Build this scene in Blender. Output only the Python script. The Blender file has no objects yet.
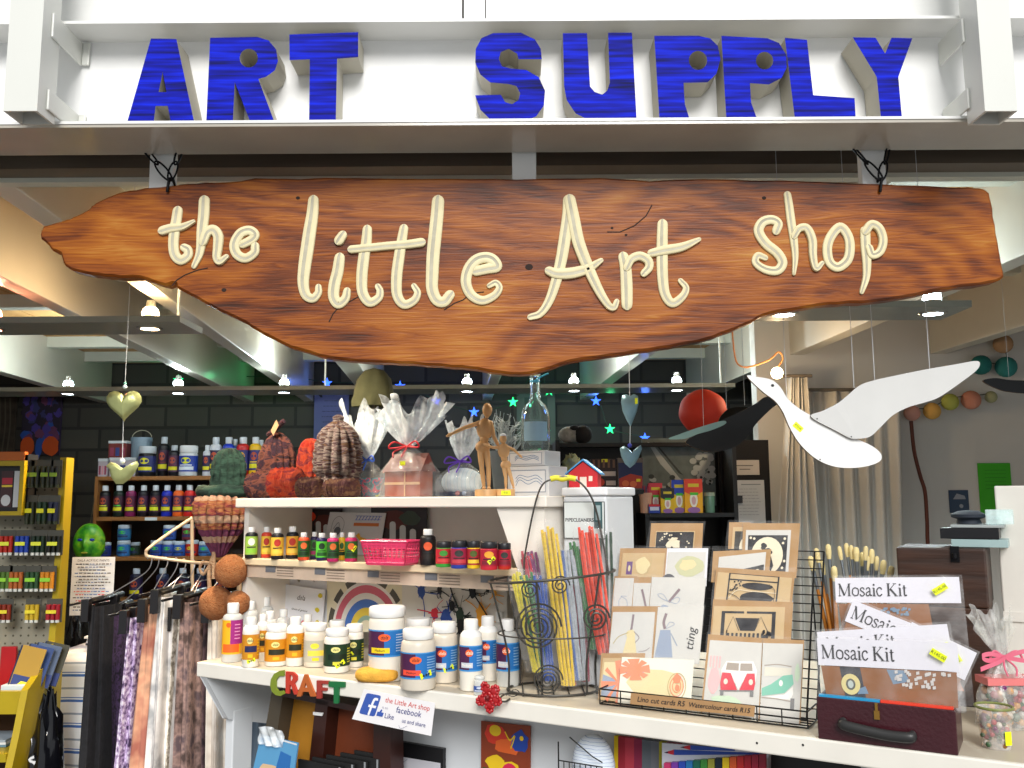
import bpy, math, random
from mathutils import Vector, Matrix
random.seed(7)
SC = bpy.context.scene
COL = SC.collection
PI = math.pi

# ------------------------------------------------------------ camera, sky, exposure
EYE = 1.6
F = 900.0
PITCH = math.radians(7.34)
ROLL = math.radians(-0.35)
cam_d = bpy.data.cameras.new('camera')
cam_d.sensor_width = 36.0
cam_d.lens = 36.0 * F / 1024.0
cam_d.clip_start = 0.02
cam = bpy.data.objects.new('camera', cam_d)
COL.objects.link(cam)
RM = Matrix.Rotation(PI/2 + PITCH, 3, 'X') @ Matrix.Rotation(ROLL, 3, 'Z')
cam.matrix_world = Matrix.Translation((0, 0, EYE)) @ RM.to_4x4()
SC.camera = cam

w = bpy.data.worlds.new('daylight'); SC.world = w
w.use_nodes = True
bg = w.node_tree.nodes['Background']
bg.inputs['Color'].default_value = (0.93, 0.97, 1.0, 1)
bg.inputs['Strength'].default_value = 0.42

sun_d = bpy.data.lights.new('market_daylight', 'SUN')
sun_d.energy = 2.9; sun_d.angle = math.radians(30); sun_d.color = (1.0, 0.98, 0.95)
sun = bpy.data.objects.new('market_daylight', sun_d); COL.objects.link(sun)
sun.rotation_euler = (math.radians(57), 0, math.radians(6))

SC.view_settings.view_transform = 'Standard'
SC.view_settings.look = 'None'
SC.view_settings.exposure = 0.3
SC.view_settings.gamma = 1.0
SC.view_settings.use_curve_mapping = False

# ------------------------------------------------------------ picture ray -> place
CP = Vector((0, 0, EYE))
def ray(px, py):
    return RM @ Vector(((px-512)/F, (384-py)/F, -1.0))
def at(px, py, Y):
    d = ray(px, py); return CP + d * (Y / d.y)
def atz(px, py, z):
    d = ray(px, py); return CP + d * ((z - EYE) / d.z)
def atp(px, py, p, n):
    d = ray(px, py); return CP + d * ((Vector(p)-CP).dot(n) / d.dot(n))

# ------------------------------------------------------------ materials
MC = {}
def new_mat(name):
    m = bpy.data.materials.new(name); m.use_nodes = True
    nt = m.node_tree; return m, nt, nt.nodes['Principled BSDF']
def mat(name, col, rough=0.55, metal=0.0, var=0.0, vscale=12.0, bump=0.0, bscale=60.0, alpha=1.0,
        trans=0.0, emit=0.0, coat=0.0, ior=1.45, stretch=(1, 1, 1), sheen=0.0, sss=0.0):
    if name in MC: return MC[name]
    m, nt, b = new_mat(name)
    b.inputs['Base Color'].default_value = (*col, 1)
    b.inputs['Roughness'].default_value = rough
    b.inputs['Metallic'].default_value = metal
    b.inputs['IOR'].default_value = ior
    if alpha < 1: b.inputs['Alpha'].default_value = alpha
    if trans: b.inputs['Transmission Weight'].default_value = trans
    if coat: b.inputs['Coat Weight'].default_value = coat; b.inputs['Coat Roughness'].default_value = 0.12
    if sheen: b.inputs['Sheen Weight'].default_value = sheen
    if emit:
        b.inputs['Emission Color'].default_value = (*col, 1); b.inputs['Emission Strength'].default_value = emit
    tc = nt.nodes.new('ShaderNodeTexCoord')
    mp = nt.nodes.new('ShaderNodeMapping'); mp.inputs['Scale'].default_value = stretch
    nt.links.new(tc.outputs['Object'], mp.inputs['Vector'])
    n = nt.nodes.new('ShaderNodeTexNoise'); n.inputs['Scale'].default_value = vscale; n.inputs['Detail'].default_value = 4
    nt.links.new(mp.outputs['Vector'], n.inputs['Vector'])
    v = max(var, 0.04)
    r = nt.nodes.new('ShaderNodeValToRGB')
    r.color_ramp.elements[0].position = 0.3; r.color_ramp.elements[1].position = 0.7
    r.color_ramp.elements[0].color = (*[c*(1-v) for c in col], 1)
    r.color_ramp.elements[1].color = (*[min(1, c*(1+v*0.6)) for c in col], 1)
    nt.links.new(n.outputs['Fac'], r.inputs['Fac'])
    nt.links.new(r.outputs['Color'], b.inputs['Base Color'])
    if bump:
        n2 = nt.nodes.new('ShaderNodeTexNoise'); n2.inputs['Scale'].default_value = bscale; n2.inputs['Detail'].default_value = 3
        nt.links.new(mp.outputs['Vector'], n2.inputs['Vector'])
        bp = nt.nodes.new('ShaderNodeBump'); bp.inputs['Strength'].default_value = bump; bp.inputs['Distance'].default_value = 0.01
        nt.links.new(n2.outputs['Fac'], bp.inputs['Height']); nt.links.new(bp.outputs['Normal'], b.inputs['Normal'])
    MC[name] = m
    return m
def ramp_mat(name, stops, scale=10.0, rough=0.7, stretch=(1, 1, 1), kind='noise', distortion=0.0, bump=0.0,
             direction='X', detail=4.0, dscale=1.0, bscale=None, coat=0.0, interp='LINEAR'):
    if name in MC: return MC[name]
    m, nt, b = new_mat(name)
    b.inputs['Roughness'].default_value = rough
    if coat: b.inputs['Coat Weight'].default_value = coat; b.inputs['Coat Roughness'].default_value = 0.2
    tc = nt.nodes.new('ShaderNodeTexCoord')
    mp = nt.nodes.new('ShaderNodeMapping'); mp.inputs['Scale'].default_value = stretch
    nt.links.new(tc.outputs['Object'], mp.inputs['Vector'])
    if kind == 'noise':
        n = nt.nodes.new('ShaderNodeTexNoise'); n.inputs['Detail'].default_value = detail
        n.inputs['Distortion'].default_value = distortion; out = 'Fac'
    elif kind == 'wave':
        n = nt.nodes.new('ShaderNodeTexWave'); n.bands_direction = direction; n.inputs['Distortion'].default_value = distortion
        n.inputs['Detail'].default_value = detail; n.inputs['Detail Scale'].default_value = dscale; out = 'Fac'
    else:
        n = nt.nodes.new('ShaderNodeTexVoronoi'); out = 'Color'
    n.inputs['Scale'].default_value = scale
    nt.links.new(mp.outputs['Vector'], n.inputs['Vector'])
    src = n.outputs[out]
    if kind == 'voronoi':
        sp = nt.nodes.new('ShaderNodeSeparateColor'); nt.links.new(src, sp.inputs['Color']); src = sp.outputs[0]
    r = nt.nodes.new('ShaderNodeValToRGB'); cr = r.color_ramp; cr.interpolation = interp
    while len(cr.elements) < len(stops): cr.elements.new(0.5)
    for e, (p, c) in zip(cr.elements, stops): e.position = p; e.color = (*c, 1)
    nt.links.new(src, r.inputs['Fac']); nt.links.new(r.outputs['Color'], b.inputs['Base Color'])
    if bump:
        bp = nt.nodes.new('ShaderNodeBump'); bp.inputs['Strength'].default_value = bump; bp.inputs['Distance'].default_value = 0.01
        if bscale:
            n2 = nt.nodes.new('ShaderNodeTexNoise'); n2.inputs['Scale'].default_value = bscale
            nt.links.new(mp.outputs['Vector'], n2.inputs['Vector']); nt.links.new(n2.outputs['Fac'], bp.inputs['Height'])
        else: nt.links.new(src, bp.inputs['Height'])
        nt.links.new(bp.outputs['Normal'], b.inputs['Normal'])
    MC[name] = m
    return m
def film(name, tint=(1, 1, 1), amount=0.28, rough=0.12):
    """thin clear plastic: mostly lets light through, catches highlights on its creases"""
    if name in MC: return MC[name]
    m = bpy.data.materials.new(name); m.use_nodes = True; nt = m.node_tree; nt.nodes.clear()
    o = nt.nodes.new('ShaderNodeOutputMaterial'); mx = nt.nodes.new('ShaderNodeMixShader')
    t = nt.nodes.new('ShaderNodeBsdfTransparent'); t.inputs['Color'].default_value = (*tint, 1)
    g = nt.nodes.new('ShaderNodeBsdfPrincipled')
    g.inputs['Base Color'].default_value = (*tint, 1); g.inputs['Roughness'].default_value = rough
    g.inputs['Specular IOR Level'].default_value = 0.9
    tc = nt.nodes.new('ShaderNodeTexCoord')
    n = nt.nodes.new('ShaderNodeTexNoise'); n.inputs['Scale'].default_value = 30; n.inputs['Detail'].default_value = 3
    nt.links.new(tc.outputs['Object'], n.inputs['Vector'])
    mr = nt.nodes.new('ShaderNodeMapRange'); mr.inputs['From Min'].default_value = 0.35; mr.inputs['From Max'].default_value = 0.75
    mr.inputs['To Min'].default_value = amount*0.4; mr.inputs['To Max'].default_value = min(1, amount*1.8)
    nt.links.new(n.outputs['Fac'], mr.inputs['Value'])
    bp = nt.nodes.new('ShaderNodeBump'); bp.inputs['Strength'].default_value = 0.5; bp.inputs['Distance'].default_value = 0.01
    nt.links.new(n.outputs['Fac'], bp.inputs['Height']); nt.links.new(bp.outputs['Normal'], g.inputs['Normal'])
    nt.links.new(mr.outputs['Result'], mx.inputs['Fac'])
    nt.links.new(t.outputs[0], mx.inputs[1]); nt.links.new(g.outputs[0], mx.inputs[2])
    nt.links.new(mx.outputs[0], o.inputs['Surface'])
    MC[name] = m
    return m
def C(h):
    """sRGB hex -> linear"""
    v = [int(h[i:i+2], 16)/255 for i in (0, 2, 4)]
    return tuple(x/12.92 if x <= 0.04045 else ((x+0.055)/1.055)**2.4 for x in v)
def pm(h, rough=0.5, **k):
    return mat('paint_'+h+('' if rough == 0.5 else '_%d' % (rough*100))+''.join('_'+a for a in k), C(h), rough, **k)

# ------------------------------------------------------------ mesh collector
class MB:
    def __init__(s, M=None):
        s.v = []; s.f = []; s.mi = []; s.sm = []; s.m = 0; s.M = M or Matrix.Identity(4)
    def add(s, vs, fs, smooth=False, m=None):
        o = len(s.v); s.v += [tuple(s.M @ Vector(p)) for p in vs]
        for f in fs:
            s.f.append([o+i for i in f]); s.mi.append(s.m if m is None else m); s.sm.append(smooth)
        return s
    def box(s, x0, y0, z0, x1, y1, z1, m=None):
        vs = [(x, y, z) for x in (x0, x1) for y in (y0, y1) for z in (z0, z1)]
        return s.add(vs, [(0, 1, 3, 2), (4, 6, 7, 5), (0, 4, 5, 1), (2, 3, 7, 6), (0, 2, 6, 4), (1, 5, 7, 3)], m=m)
    def hexa(s, c8, m=None):
        """eight corners: four of one face in order, then the four opposite"""
        return s.add(c8, [(0, 3, 2, 1), (4, 5, 6, 7), (0, 1, 5, 4), (1, 2, 6, 5), (2, 3, 7, 6), (3, 0, 4, 7)], m=m)
    def beam(s, p, q, wd, ht, up=Vector((0, 0, 1)), m=None):
        p = Vector(p); q = Vector(q); d = (q-p).normalized(); sx = d.cross(up).normalized()*wd/2
        uz = sx.cross(d).normalized()*ht/2
        c = [p-sx-uz, p+sx-uz, p+sx+uz, p-sx+uz]; e = [x+(q-p) for x in c]
        return s.hexa(c+e, m)
    def lathe(s, prof, seg=24, c=(0, 0, 0), m=None, smooth=True, a0=0.0, a1=2*PI, fr=None, sx=1, sy=1, cap=True):
        full = abs(a1-a0-2*PI) < 1e-6; n = seg if full else seg+1
        vs = []; fs = []
        for (r, z) in prof:
            for k in range(n):
                a = a0+(a1-a0)*k/seg
                rr = r*(fr(a, z) if fr else 1)
                vs.append((c[0]+rr*math.cos(a)*sx, c[1]+rr*math.sin(a)*sy, c[2]+z))
        for i in range(len(prof)-1):
            for k in range(seg):
                k2 = (k+1) % n if full else k+1
                fs.append((i*n+k, i*n+k2, (i+1)*n+k2, (i+1)*n+k))
        if cap and full and prof[0][0] > 1e-5: fs.append(tuple(range(n))[::-1])
        if cap and full and prof[-1][0] > 1e-5: fs.append(tuple((len(prof)-1)*n+k for k in range(n)))
        return s.add(vs, fs, smooth, m)
    def cyl(s, c, r, h, seg=20, m=None, r2=None):
        r2 = r if r2 is None else r2
        s.lathe([(r, 0), (r2, h)], seg, c, m, smooth=True); return s
    def tube(s, pts, r, seg=8, closed=False, m=None, flat=None):
        pts = [Vector(p) for p in pts]; n = len(pts)
        rs = r if isinstance(r, (list, tuple)) else [r]*n
        vs = []; fs = []; nrm = None
        for i in range(n):
            if closed: t = (pts[(i+1) % n]-pts[i-1])
            else: t = pts[min(i+1, n-1)]-pts[max(i-1, 0)]
            if t.length < 1e-9: t = Vector((0, 0, 1))
            t.normalize()
            if nrm is None:
                nrm = t.orthogonal().normalized()
            else:
                nrm = (nrm-t*nrm.dot(t))
                if nrm.length < 1e-6: nrm = t.orthogonal()
                nrm.normalize()
            b = t.cross(nrm)
            for k in range(seg):
                a = 2*PI*k/seg
                vs.append(tuple(pts[i]+(nrm*math.cos(a)+b*math.sin(a))*rs[i]))
        for i in range(n if closed else n-1):
            j = (i+1) % n
            for k in range(seg):
                k2 = (k+1) % seg
                fs.append((i*seg+k, i*seg+k2, j*seg+k2, j*seg+k))
        if not closed:
            fs.append(tuple(range(seg))[::-1]); fs.append(tuple((n-1)*seg+k for k in range(seg)))
        return s.add(vs, fs, True, m)
    def ball(s, c, r, seg=16, m=None, sc=(1, 1, 1), fr=None):
        rings = max(6, seg//2); prof = []
        vs = []; fs = []
        for i in range(rings+1):
            t = PI*i/rings
            for k in range(seg):
                a = 2*PI*k/seg
                rr = r*(fr(a, t) if fr else 1)
                vs.append((c[0]+rr*math.sin(t)*math.cos(a)*sc[0], c[1]+rr*math.sin(t)*math.sin(a)*sc[1], c[2]-rr*math.cos(t)*sc[2]))
        for i in range(rings):
            for k in range(seg):
                k2 = (k+1) % seg
                fs.append((i*seg+k, i*seg+k2, (i+1)*seg+k2, (i+1)*seg+k))
        return s.add(vs, fs, True, m)
    def prism(s, poly, y0, y1, m=None, mside=None, hole=None):
        """outline in x,z; front face at y0"""
        poly = [tuple(p) for p in poly]
        ar = sum(poly[i][0]*poly[(i+1) % len(poly)][1]-poly[(i+1) % len(poly)][0]*poly[i][1] for i in range(len(poly)))
        if ar < 0: poly = poly[::-1]
        loops = [poly]
        cap = list(poly)
        if hole:
            hs = [tuple(p) for p in hole]
            ah = sum(hs[i][0]*hs[(i+1) % len(hs)][1]-hs[(i+1) % len(hs)][0]*hs[i][1] for i in range(len(hs)))
            if ah > 0: hs = hs[::-1]
            bi, bj, bd = 0, 0, 1e9
            for i, p in enumerate(poly):
                for j, q in enumerate(hs):
                    d = (p[0]-q[0])**2+(p[1]-q[1])**2
                    if d < bd: bi, bj, bd = i, j, d
            cap = poly[:bi+1]+hs[bj:]+hs[:bj+1]+poly[bi:]
            loops.append(hs)
        n = len(cap)
        s.add([(x, y0, z) for x, z in cap], [tuple(range(n))], m=m)
        s.add([(x, y1, z) for x, z in cap], [tuple(range(n))[::-1]], m=m if mside is None else mside)
        for lp in loops:
            k = len(lp)
            s.add([(x, y0, z) for x, z in lp]+[(x, y1, z) for x, z in lp],
                  [(i, i+k, (i+1) % k+k, (i+1) % k) for i in range(k)], m=m if mside is None else mside)
        return s
    def sheet(s, f, nu, nv, m=None, smooth=True):
        vs = [tuple(f(i/nu, j/nv)) for j in range(nv+1) for i in range(nu+1)]
        fs = [(j*(nu+1)+i, j*(nu+1)+i+1, (j+1)*(nu+1)+i+1, (j+1)*(nu+1)+i) for j in range(nv) for i in range(nu)]
        return s.add(vs, fs, smooth, m)
    def merge(s, vs, fs, m=None):
        return s.add(vs, fs, False, m)

CUR = {}
def build(name, mb, mats, parent=None, loc=None, rot=None, bevel=0.0, solid=0.0, sub=0, label=None, sharp=True):
    me = bpy.data.meshes.new(name)
    me.from_pydata(mb.v, [], mb.f)
    if not isinstance(mats, (list, tuple)): mats = [mats]
    for m_ in mats: me.materials.append(m_)
    me.polygons.foreach_set('material_index', [min(i, len(mats)-1) for i in mb.mi])
    me.polygons.foreach_set('use_smooth', mb.sm)
    me.update()
    if any(mb.sm) and sharp:
        try: me.set_sharp_from_angle(angle=math.radians(50))
        except Exception: pass
    o = bpy.data.objects.new(name, me); COL.objects.link(o)
    if parent: o.parent = parent
    if loc is not None: o.location = loc
    if rot is not None: o.rotation_euler = rot
    if solid:
        md = o.modifiers.new('solid', 'SOLIDIFY'); md.thickness = solid; md.offset = 0
    if bevel:
        md = o.modifiers.new('bevel', 'BEVEL'); md.width = bevel; md.segments = 2; md.limit_method = 'ANGLE'; md.angle_limit = math.radians(40)
    if sub:
        md = o.modifiers.new('sub', 'SUBSURF'); md.levels = sub; md.render_levels = sub
    if label: o['label'] = label
    return o
def thing(name, label, cat, loc=(0, 0, 0), rz=0.0, group=None, rot=None):
    o = bpy.data.objects.new(name, None); COL.objects.link(o)
    o.empty_display_size = 0.05
    o.location = loc; o.rotation_euler = rot if rot else (0, 0, rz)
    o['label'] = label; o['category'] = cat
    if group: o['group'] = group
    return o
def tag(o, label, cat, group=None, kind=None):
    o['label'] = label; o['category'] = cat
    if group: o['group'] = group
    if kind: o['kind'] = kind
    return o
def struct(name, mb, mats, **k):
    o = build(name, mb, mats, **k); o['kind'] = 'structure'; return o
def dup(root, loc=None, rz=None, label=None, group=None, scale=None, rot=None):
    r = root.copy(); COL.objects.link(r)
    if loc is not None: r.location = loc
    if rz is not None: r.rotation_euler = (0, 0, rz)
    if rot is not None: r.rotation_euler = rot
    if scale is not None: r.scale = scale if hasattr(scale, '__len__') else (scale,)*3
    if label: r['label'] = label
    if group: r['group'] = group
    for ch in KIDS.get(root.name, []):
        c = ch.copy(); COL.objects.link(c); c.parent = r
        KIDS.setdefault(r.name, []).append(c)
        for g in KIDS.get(ch.name, []):
            d = g.copy(); COL.objects.link(d); d.parent = c
            KIDS.setdefault(c.name, []).append(d)
    return r
KIDS = {}
def part(name, mb, mats, parent, **k):
    o = build(name, mb, mats, parent, **k)
    KIDS.setdefault(parent.name, []).append(o)
    return o
def recolour(root, old, new):
    """give a copied thing's parts their own mesh with one material swapped"""
    for ch in KIDS.get(root.name, []):
        for o in [ch]+KIDS.get(ch.name, []):
            idx = [i for i, m_ in enumerate(o.data.materials) if m_ == old]
            if idx:
                o.data = o.data.copy()
                for i in idx: o.data.materials[i] = new

def catmull(pts, n=6, closed=False):
    P = [Vector(p) for p in pts]; out = []
    N = len(P)
    rng = range(N) if closed else range(N-1)
    for i in rng:
        p1 = P[i]; p2 = P[(i+1) % N]
        p0 = P[i-1] if (closed or i > 0) else p1*2-p2
        p3 = P[(i+2) % N] if (closed or i+2 < N) else p2*2-p1
        for k in range(n):
            t = k/n
            out.append(0.5*((2*p1)+(p2-p0)*t+(2*p0-5*p1+4*p2-p3)*t*t+(3*p1-3*p2+p3-p0)*t*t*t))
    if not closed: out.append(P[-1])
    return out
TX = {}
def text_geo(s, size=1.0, align='CENTER', shear=0.0, bold=0.0, spacing=1.0):
    """(verts, faces) of a flat piece of writing in the x,z plane, facing -y"""
    key = (s, align, shear, bold, spacing)
    if key not in TX:
        cu = bpy.data.curves.new('writing', 'FONT'); cu.body = s; cu.size = 1.0
        cu.align_x = align; cu.align_y = 'CENTER'; cu.shear = shear; cu.offset = bold; cu.space_character = spacing
        cu.resolution_u = 3
        o = bpy.data.objects.new('writing', cu); COL.objects.link(o)
        dg = bpy.context.evaluated_depsgraph_get(); dg.update()
        ev = o.evaluated_get(dg); me = ev.to_mesh()
        TX[key] = ([(v.co.x, v.co.y) for v in me.vertices], [tuple(p.vertices) for p in me.polygons])
        ev.to_mesh_clear(); bpy.data.objects.remove(o); bpy.data.curves.remove(cu)
    vs, fs = TX[key]
    return [(x*size, z*size) for x, z in vs], fs
def write(mb, s, x, z, y, size, m=None, **k):
    vs, fs = text_geo(s, size, **k)
    mb.add([(x+a, y, z+b) for a, b in vs], fs, m=m)
def write_cyl(mb, s, ang, z, r, size, m=None, **k):
    """writing wrapped round an upright cylinder; ang measured from -y towards +x"""
    vs, fs = text_geo(s, size, **k)
    mb.add([(r*math.sin(ang+a/r), -r*math.cos(ang+a/r), z+b) for a, b in vs], fs, m=m)
def rect_cyl(mb, a0, a1, z0, z1, r, m=None, n=6):
    mb.sheet(lambda u, v: (r*math.sin(a0+(a1-a0)*u), -r*math.cos(a0+(a1-a0)*u), z0+(z1-z0)*v), n, 1, m=m)
def oval_cyl(mb, ang, z, ra, rz_, r, m=None, n=18):
    vs = [(r*math.sin(ang), -r*math.cos(ang), z)]
    for k in range(n):
        a = 2*PI*k/n; aa = ang+ra*math.cos(a)/r
        vs.append((r*math.sin(aa), -r*math.cos(aa), z+rz_*math.sin(a)))
    mb.add(vs, [(0, 1+k, 1+(k+1) % n) for k in range(n)], m=m)
def oval(mb, x, z, ra, rb, y, m=None, n=16, rot=0.0):
    vs = []
    for k in range(n):
        a = 2*PI*k/n; p, q = ra*math.cos(a), rb*math.sin(a)
        vs.append((x+p*math.cos(rot)-q*math.sin(rot), y, z+p*math.sin(rot)+q*math.cos(rot)))
    mb.add(vs, [tuple(range(n))], m=m)
def poly(mb, pts, y, m=None):
    mb.add([(x, y, z) for x, z in pts], [tuple(range(len(pts)))], m=m)
def quad(mb, x0, z0, x1, z1, y, m=None):
    poly(mb, [(x0, z0), (x1, z0), (x1, z1), (x0, z1)], y, m)
def line2(mb, pts, wd, y, m=None):
    """flat stroke in the x,z plane"""
    P = [Vector(p) for p in pts]; n = len(P); vs = []
    for i in range(n):
        t = (P[min(i+1, n-1)]-P[max(i-1, 0)]); t.normalize(); nn = Vector((-t.y, t.x))*wd/2
        vs += [(P[i].x+nn.x, y, P[i].y+nn.y), (P[i].x-nn.x, y, P[i].y-nn.y)]
    mb.add(vs, [(2*i, 2*i+1, 2*i+3, 2*i+2) for i in range(n-1)], m=m)
def slab(mb, c4, nrm, th, m=None):
    """a thin board from four corners, its thickness going against nrm"""
    c = [Vector(p) for p in c4]; e = [p-Vector(nrm)*th for p in c]
    mb.hexa(c+e, m)
ORD = ['first', 'second', 'third', 'fourth', 'fifth', 'sixth', 'seventh', 'eighth', 'ninth', 'tenth', 'eleventh', 'twelfth']
WHITE = mat('white_gloss_paint', (0.80, 0.80, 0.78), 0.35, var=0.05, vscale=3, coat=0.2)
WHITE2 = mat('white_paint_matt', (0.74, 0.74, 0.72), 0.6, var=0.06, vscale=4)
BLACK = mat('black_paint', (0.012, 0.012, 0.012), 0.45)
WIRE = mat('black_wire', (0.01, 0.01, 0.01), 0.4, metal=0.3)
CAPW = mat('white_plastic_cap', (0.82, 0.82, 0.80), 0.4)
STICK = mat('fluorescent_sticker', C('e6f21c'), 0.5)
INK = mat('black_ink', (0.015, 0.015, 0.02), 0.6)
FILM = film('clear_cellophane')
# ------------------------------------------------------------ the room
AXD = -0.068                                   # the stall runs a touch off the line of sight
def rx(X, Y): return X + AXD*Y
BRICK = None
def brick_mat():
    m, nt, b = new_mat('dark_brickwork')
    b.inputs['Roughness'].default_value = 0.85
    tc = nt.nodes.new('ShaderNodeTexCoord'); sp = nt.nodes.new('ShaderNodeSeparateXYZ'); cb = nt.nodes.new('ShaderNodeCombineXYZ')
    nt.links.new(tc.outputs['Object'], sp.inputs[0]); nt.links.new(sp.outputs['X'], cb.inputs['X']); nt.links.new(sp.outputs['Z'], cb.inputs['Y'])
    br = nt.nodes.new('ShaderNodeTexBrick'); br.inputs['Scale'].default_value = 1.5
    br.inputs['Color1'].default_value = (0.045, 0.042, 0.036, 1); br.inputs['Color2'].default_value = (0.075, 0.068, 0.055, 1)
    br.inputs['Mortar'].default_value = (0.03, 0.028, 0.025, 1); br.inputs['Mortar Size'].default_value = 0.018
    nt.links.new(cb.outputs[0], br.inputs['Vector']); nt.links.new(br.outputs['Color'], b.inputs['Base Color'])
    bp = nt.nodes.new('ShaderNodeBump'); bp.inputs['Strength'].default_value = 0.6; bp.inputs['Distance'].default_value = 0.01; bp.invert = True
    nt.links.new(br.outputs['Fac'], bp.inputs['Height']); nt.links.new(bp.outputs['Normal'], b.inputs['Normal'])
    return m
BRICK = brick_mat()
ZC = EYE+1.07
FLOOR = mat('grey_concrete_floor', (0.16, 0.155, 0.15), 0.7, var=0.25, vscale=2.5)
struct('floor', MB().box(-4.2, -1.5, -0.1, 4.2, 7.2, 0), FLOOR)
struct('wall_back', MB().box(-4.2, 6.9, 0, 4.2, 7.1, ZC), BRICK)
struct('wall_left', MB().box(-4.2, 1.9, 0, -4.05, 6.9, ZC), BRICK)
PLAST = mat('pale_plaster', (0.60, 0.58, 0.54), 0.8, var=0.1, vscale=1.2)
struct('wall_right', MB().box(4.05, 1.9, 0, 4.2, 6.9, ZC), PLAST)
struct('wall_partition', MB().box(1.30, 4.75, 0, 4.05, 4.85, ZC), PLAST)
CEIL = ramp_mat('ceiling_boards', [(0.2, C('a8763f')), (0.55, C('c99a5e')), (0.85, C('a07c48'))], scale=1.6, stretch=(3.2, 0.25, 1), rough=0.6, detail=6)
cb_ = MB()
x = -4.2
while x < 4.2:
    cb_.box(x+0.004, 1.84, ZC, x+0.176, 7.1, ZC+0.03); x += 0.18
cb_.box(-4.2, 1.84, ZC+0.03, 4.2, 7.1, ZC+0.05)
struct('ceiling', cb_, CEIL)
# rafters with pale paint
RAFT = mat('cream_beam_paint', C('cfcabc'), 0.45, var=0.08, vscale=2.0, coat=0.15)
ZR = EYE+0.76
k = 1
for X, wd in [(-3.6, .07), (-2.62, .08), (-1.52, .07), (-1.06, .07), (-0.52, .12), (0.24, .07), (0.99, .08), (1.81, .08), (2.56, .08), (3.4, .07)]:
    m_ = MB()
    sgn = 1 if X > 0 else -1
    X0, X1 = (X, X+wd*sgn) if sgn > 0 else (X-wd, X)
    m_.hexa([(rx(X0, 2.03), 2.03, ZR), (rx(X1, 2.03), 2.03, ZR), (rx(X1, 2.03), 2.03, ZC-0.002), (rx(X0, 2.03), 2.03, ZC-0.002),
             (rx(X0, 6.88), 6.88, ZR), (rx(X1, 6.88), 6.88, ZR), (rx(X1, 6.88), 6.88, ZC-0.002), (rx(X0, 6.88), 6.88, ZC-0.002)])
    struct('trim_%d' % k, m_, RAFT, bevel=0.003); k += 1
PURL = mat('pale_batten_paint', C('c8cabc'), 0.5, var=0.1, vscale=3)
m_ = MB()
RX = sorted([-3.6, -2.62, -1.98, -1.52, -1.06, -0.52, 0.24, 0.99, 1.81, 2.56, 3.4])
for Y in (2.75, 3.35, 3.95, 4.55, 5.15, 5.75, 6.35):
    m_.box(-4.0, Y, ZC-0.07, 4.0, Y+0.07, ZC-0.001)
struct('trim_%d' % k, m_, PURL); k += 1
DARKW = ramp_mat('dark_stained_crossbeam', [(0.2, C('4a4034')), (0.8, C('6b6052'))], scale=3, stretch=(1, 1, 8), rough=0.5)
struct('trim_%d' % k, MB().box(-2.4, 1.97, ZR-0.005, 2.4, 2.028, ZR+0.2), DARKW); k += 1
struct('trim_%d' % k, MB().box(-2.4, 2.029, ZR-0.016, 2.4, 2.06, ZR-0.001), PURL); k += 1

# ------------------------------------------------------------ the header: a white channel with the letters in it
HY = 1.70
zl = at(512, 121.5, HY).z; zt = at(512, 21, HY).z
YB = HY+0.075
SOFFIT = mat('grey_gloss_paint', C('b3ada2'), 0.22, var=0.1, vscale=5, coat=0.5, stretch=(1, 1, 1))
m_ = MB()

hb = thing('header_channel', 'long white painted channel header that holds the blue letters', 'header', (0, HY, zl))
def hl(mb):                                     # shift to header-local
    mb.v = [(a, b-HY, c-zl) for a, b, c in mb.v]; return mb
part('bottom_flange', hl(MB().box(-2.3, HY, zl+0.0005, 2.3, HY+0.145, zl+0.006)), WHITE, hb)
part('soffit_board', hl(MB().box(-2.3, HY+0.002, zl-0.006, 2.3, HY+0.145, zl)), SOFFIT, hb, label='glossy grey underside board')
part('back_board', hl(MB().box(-2.3, YB, zl+0.006, 2.3, YB+0.02, zt)), mat('white_header_paint', (0.9, 0.9, 0.89), 0.5, var=0.03), hb)
part('top_flange', hl(MB().box(-2.3, HY, zt, 2.3, YB+0.02, zt+0.006)), WHITE, hb)
# white boards above with dark gaps
z1 = at(512, 16, YB).z
zt2 = at(512, -60, YB).z+0.5
m_ = MB(); xs = [at(u, 0, YB).x for u in (-90, 462, 485)]; xs[0] = -4.2
m_.box(xs[0], YB, zt+0.012, xs[1], YB+0.02, zt2)
m_.box(xs[1]+0.004, YB, zt+0.012, xs[2], YB+0.02, zt2)
m_.box(xs[2]+0.002, YB, zt+0.012, 4.2, YB+0.02, zt2)
struct('wall_fascia', m_, WHITE2)
struct('wall_fascia_backing', MB().box(-4.2, YB+0.0205, zl+0.01, 4.2, YB+0.04, zt2), mat('gap_shade', (0.02, 0.015, 0.015), 0.8))  # near-black sheet painted for the dark beyond the gaps; wide ends block sun
STEEL = mat('grey_white_steel_paint', C('d9dad4'), 0.35, var=0.05, vscale=3, coat=0.2)
HOLL = mat('tube_shade', (0.015, 0.012, 0.012), 0.7)
def post(name, label, pxl, pxr, pyb, YF, dep):
    p0 = at(pxl, pyb, YF); p1 = at(pxr, pyb, YF); wd = p1.x-p0.x
    t = thing(name, label, 'post', (p0.x, YF, p0.z))
    H = 1.2; th = 0.005
    m_ = MB()
    m_.box(0, 0, 0, wd, th, H); m_.box(0, dep-th, 0, wd, dep, H); m_.box(0, th, 0, th, dep-th, H); m_.box(wd-th, th, 0, wd, dep-th, H)
    part('tube', m_, STEEL, t)
    part('hollow_shade', MB().box(th, th, 0.04, wd-th, dep-th, 0.05), HOLL, t)  # near-black sheet painting the shade inside the hollow tube
    return t, wd
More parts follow.
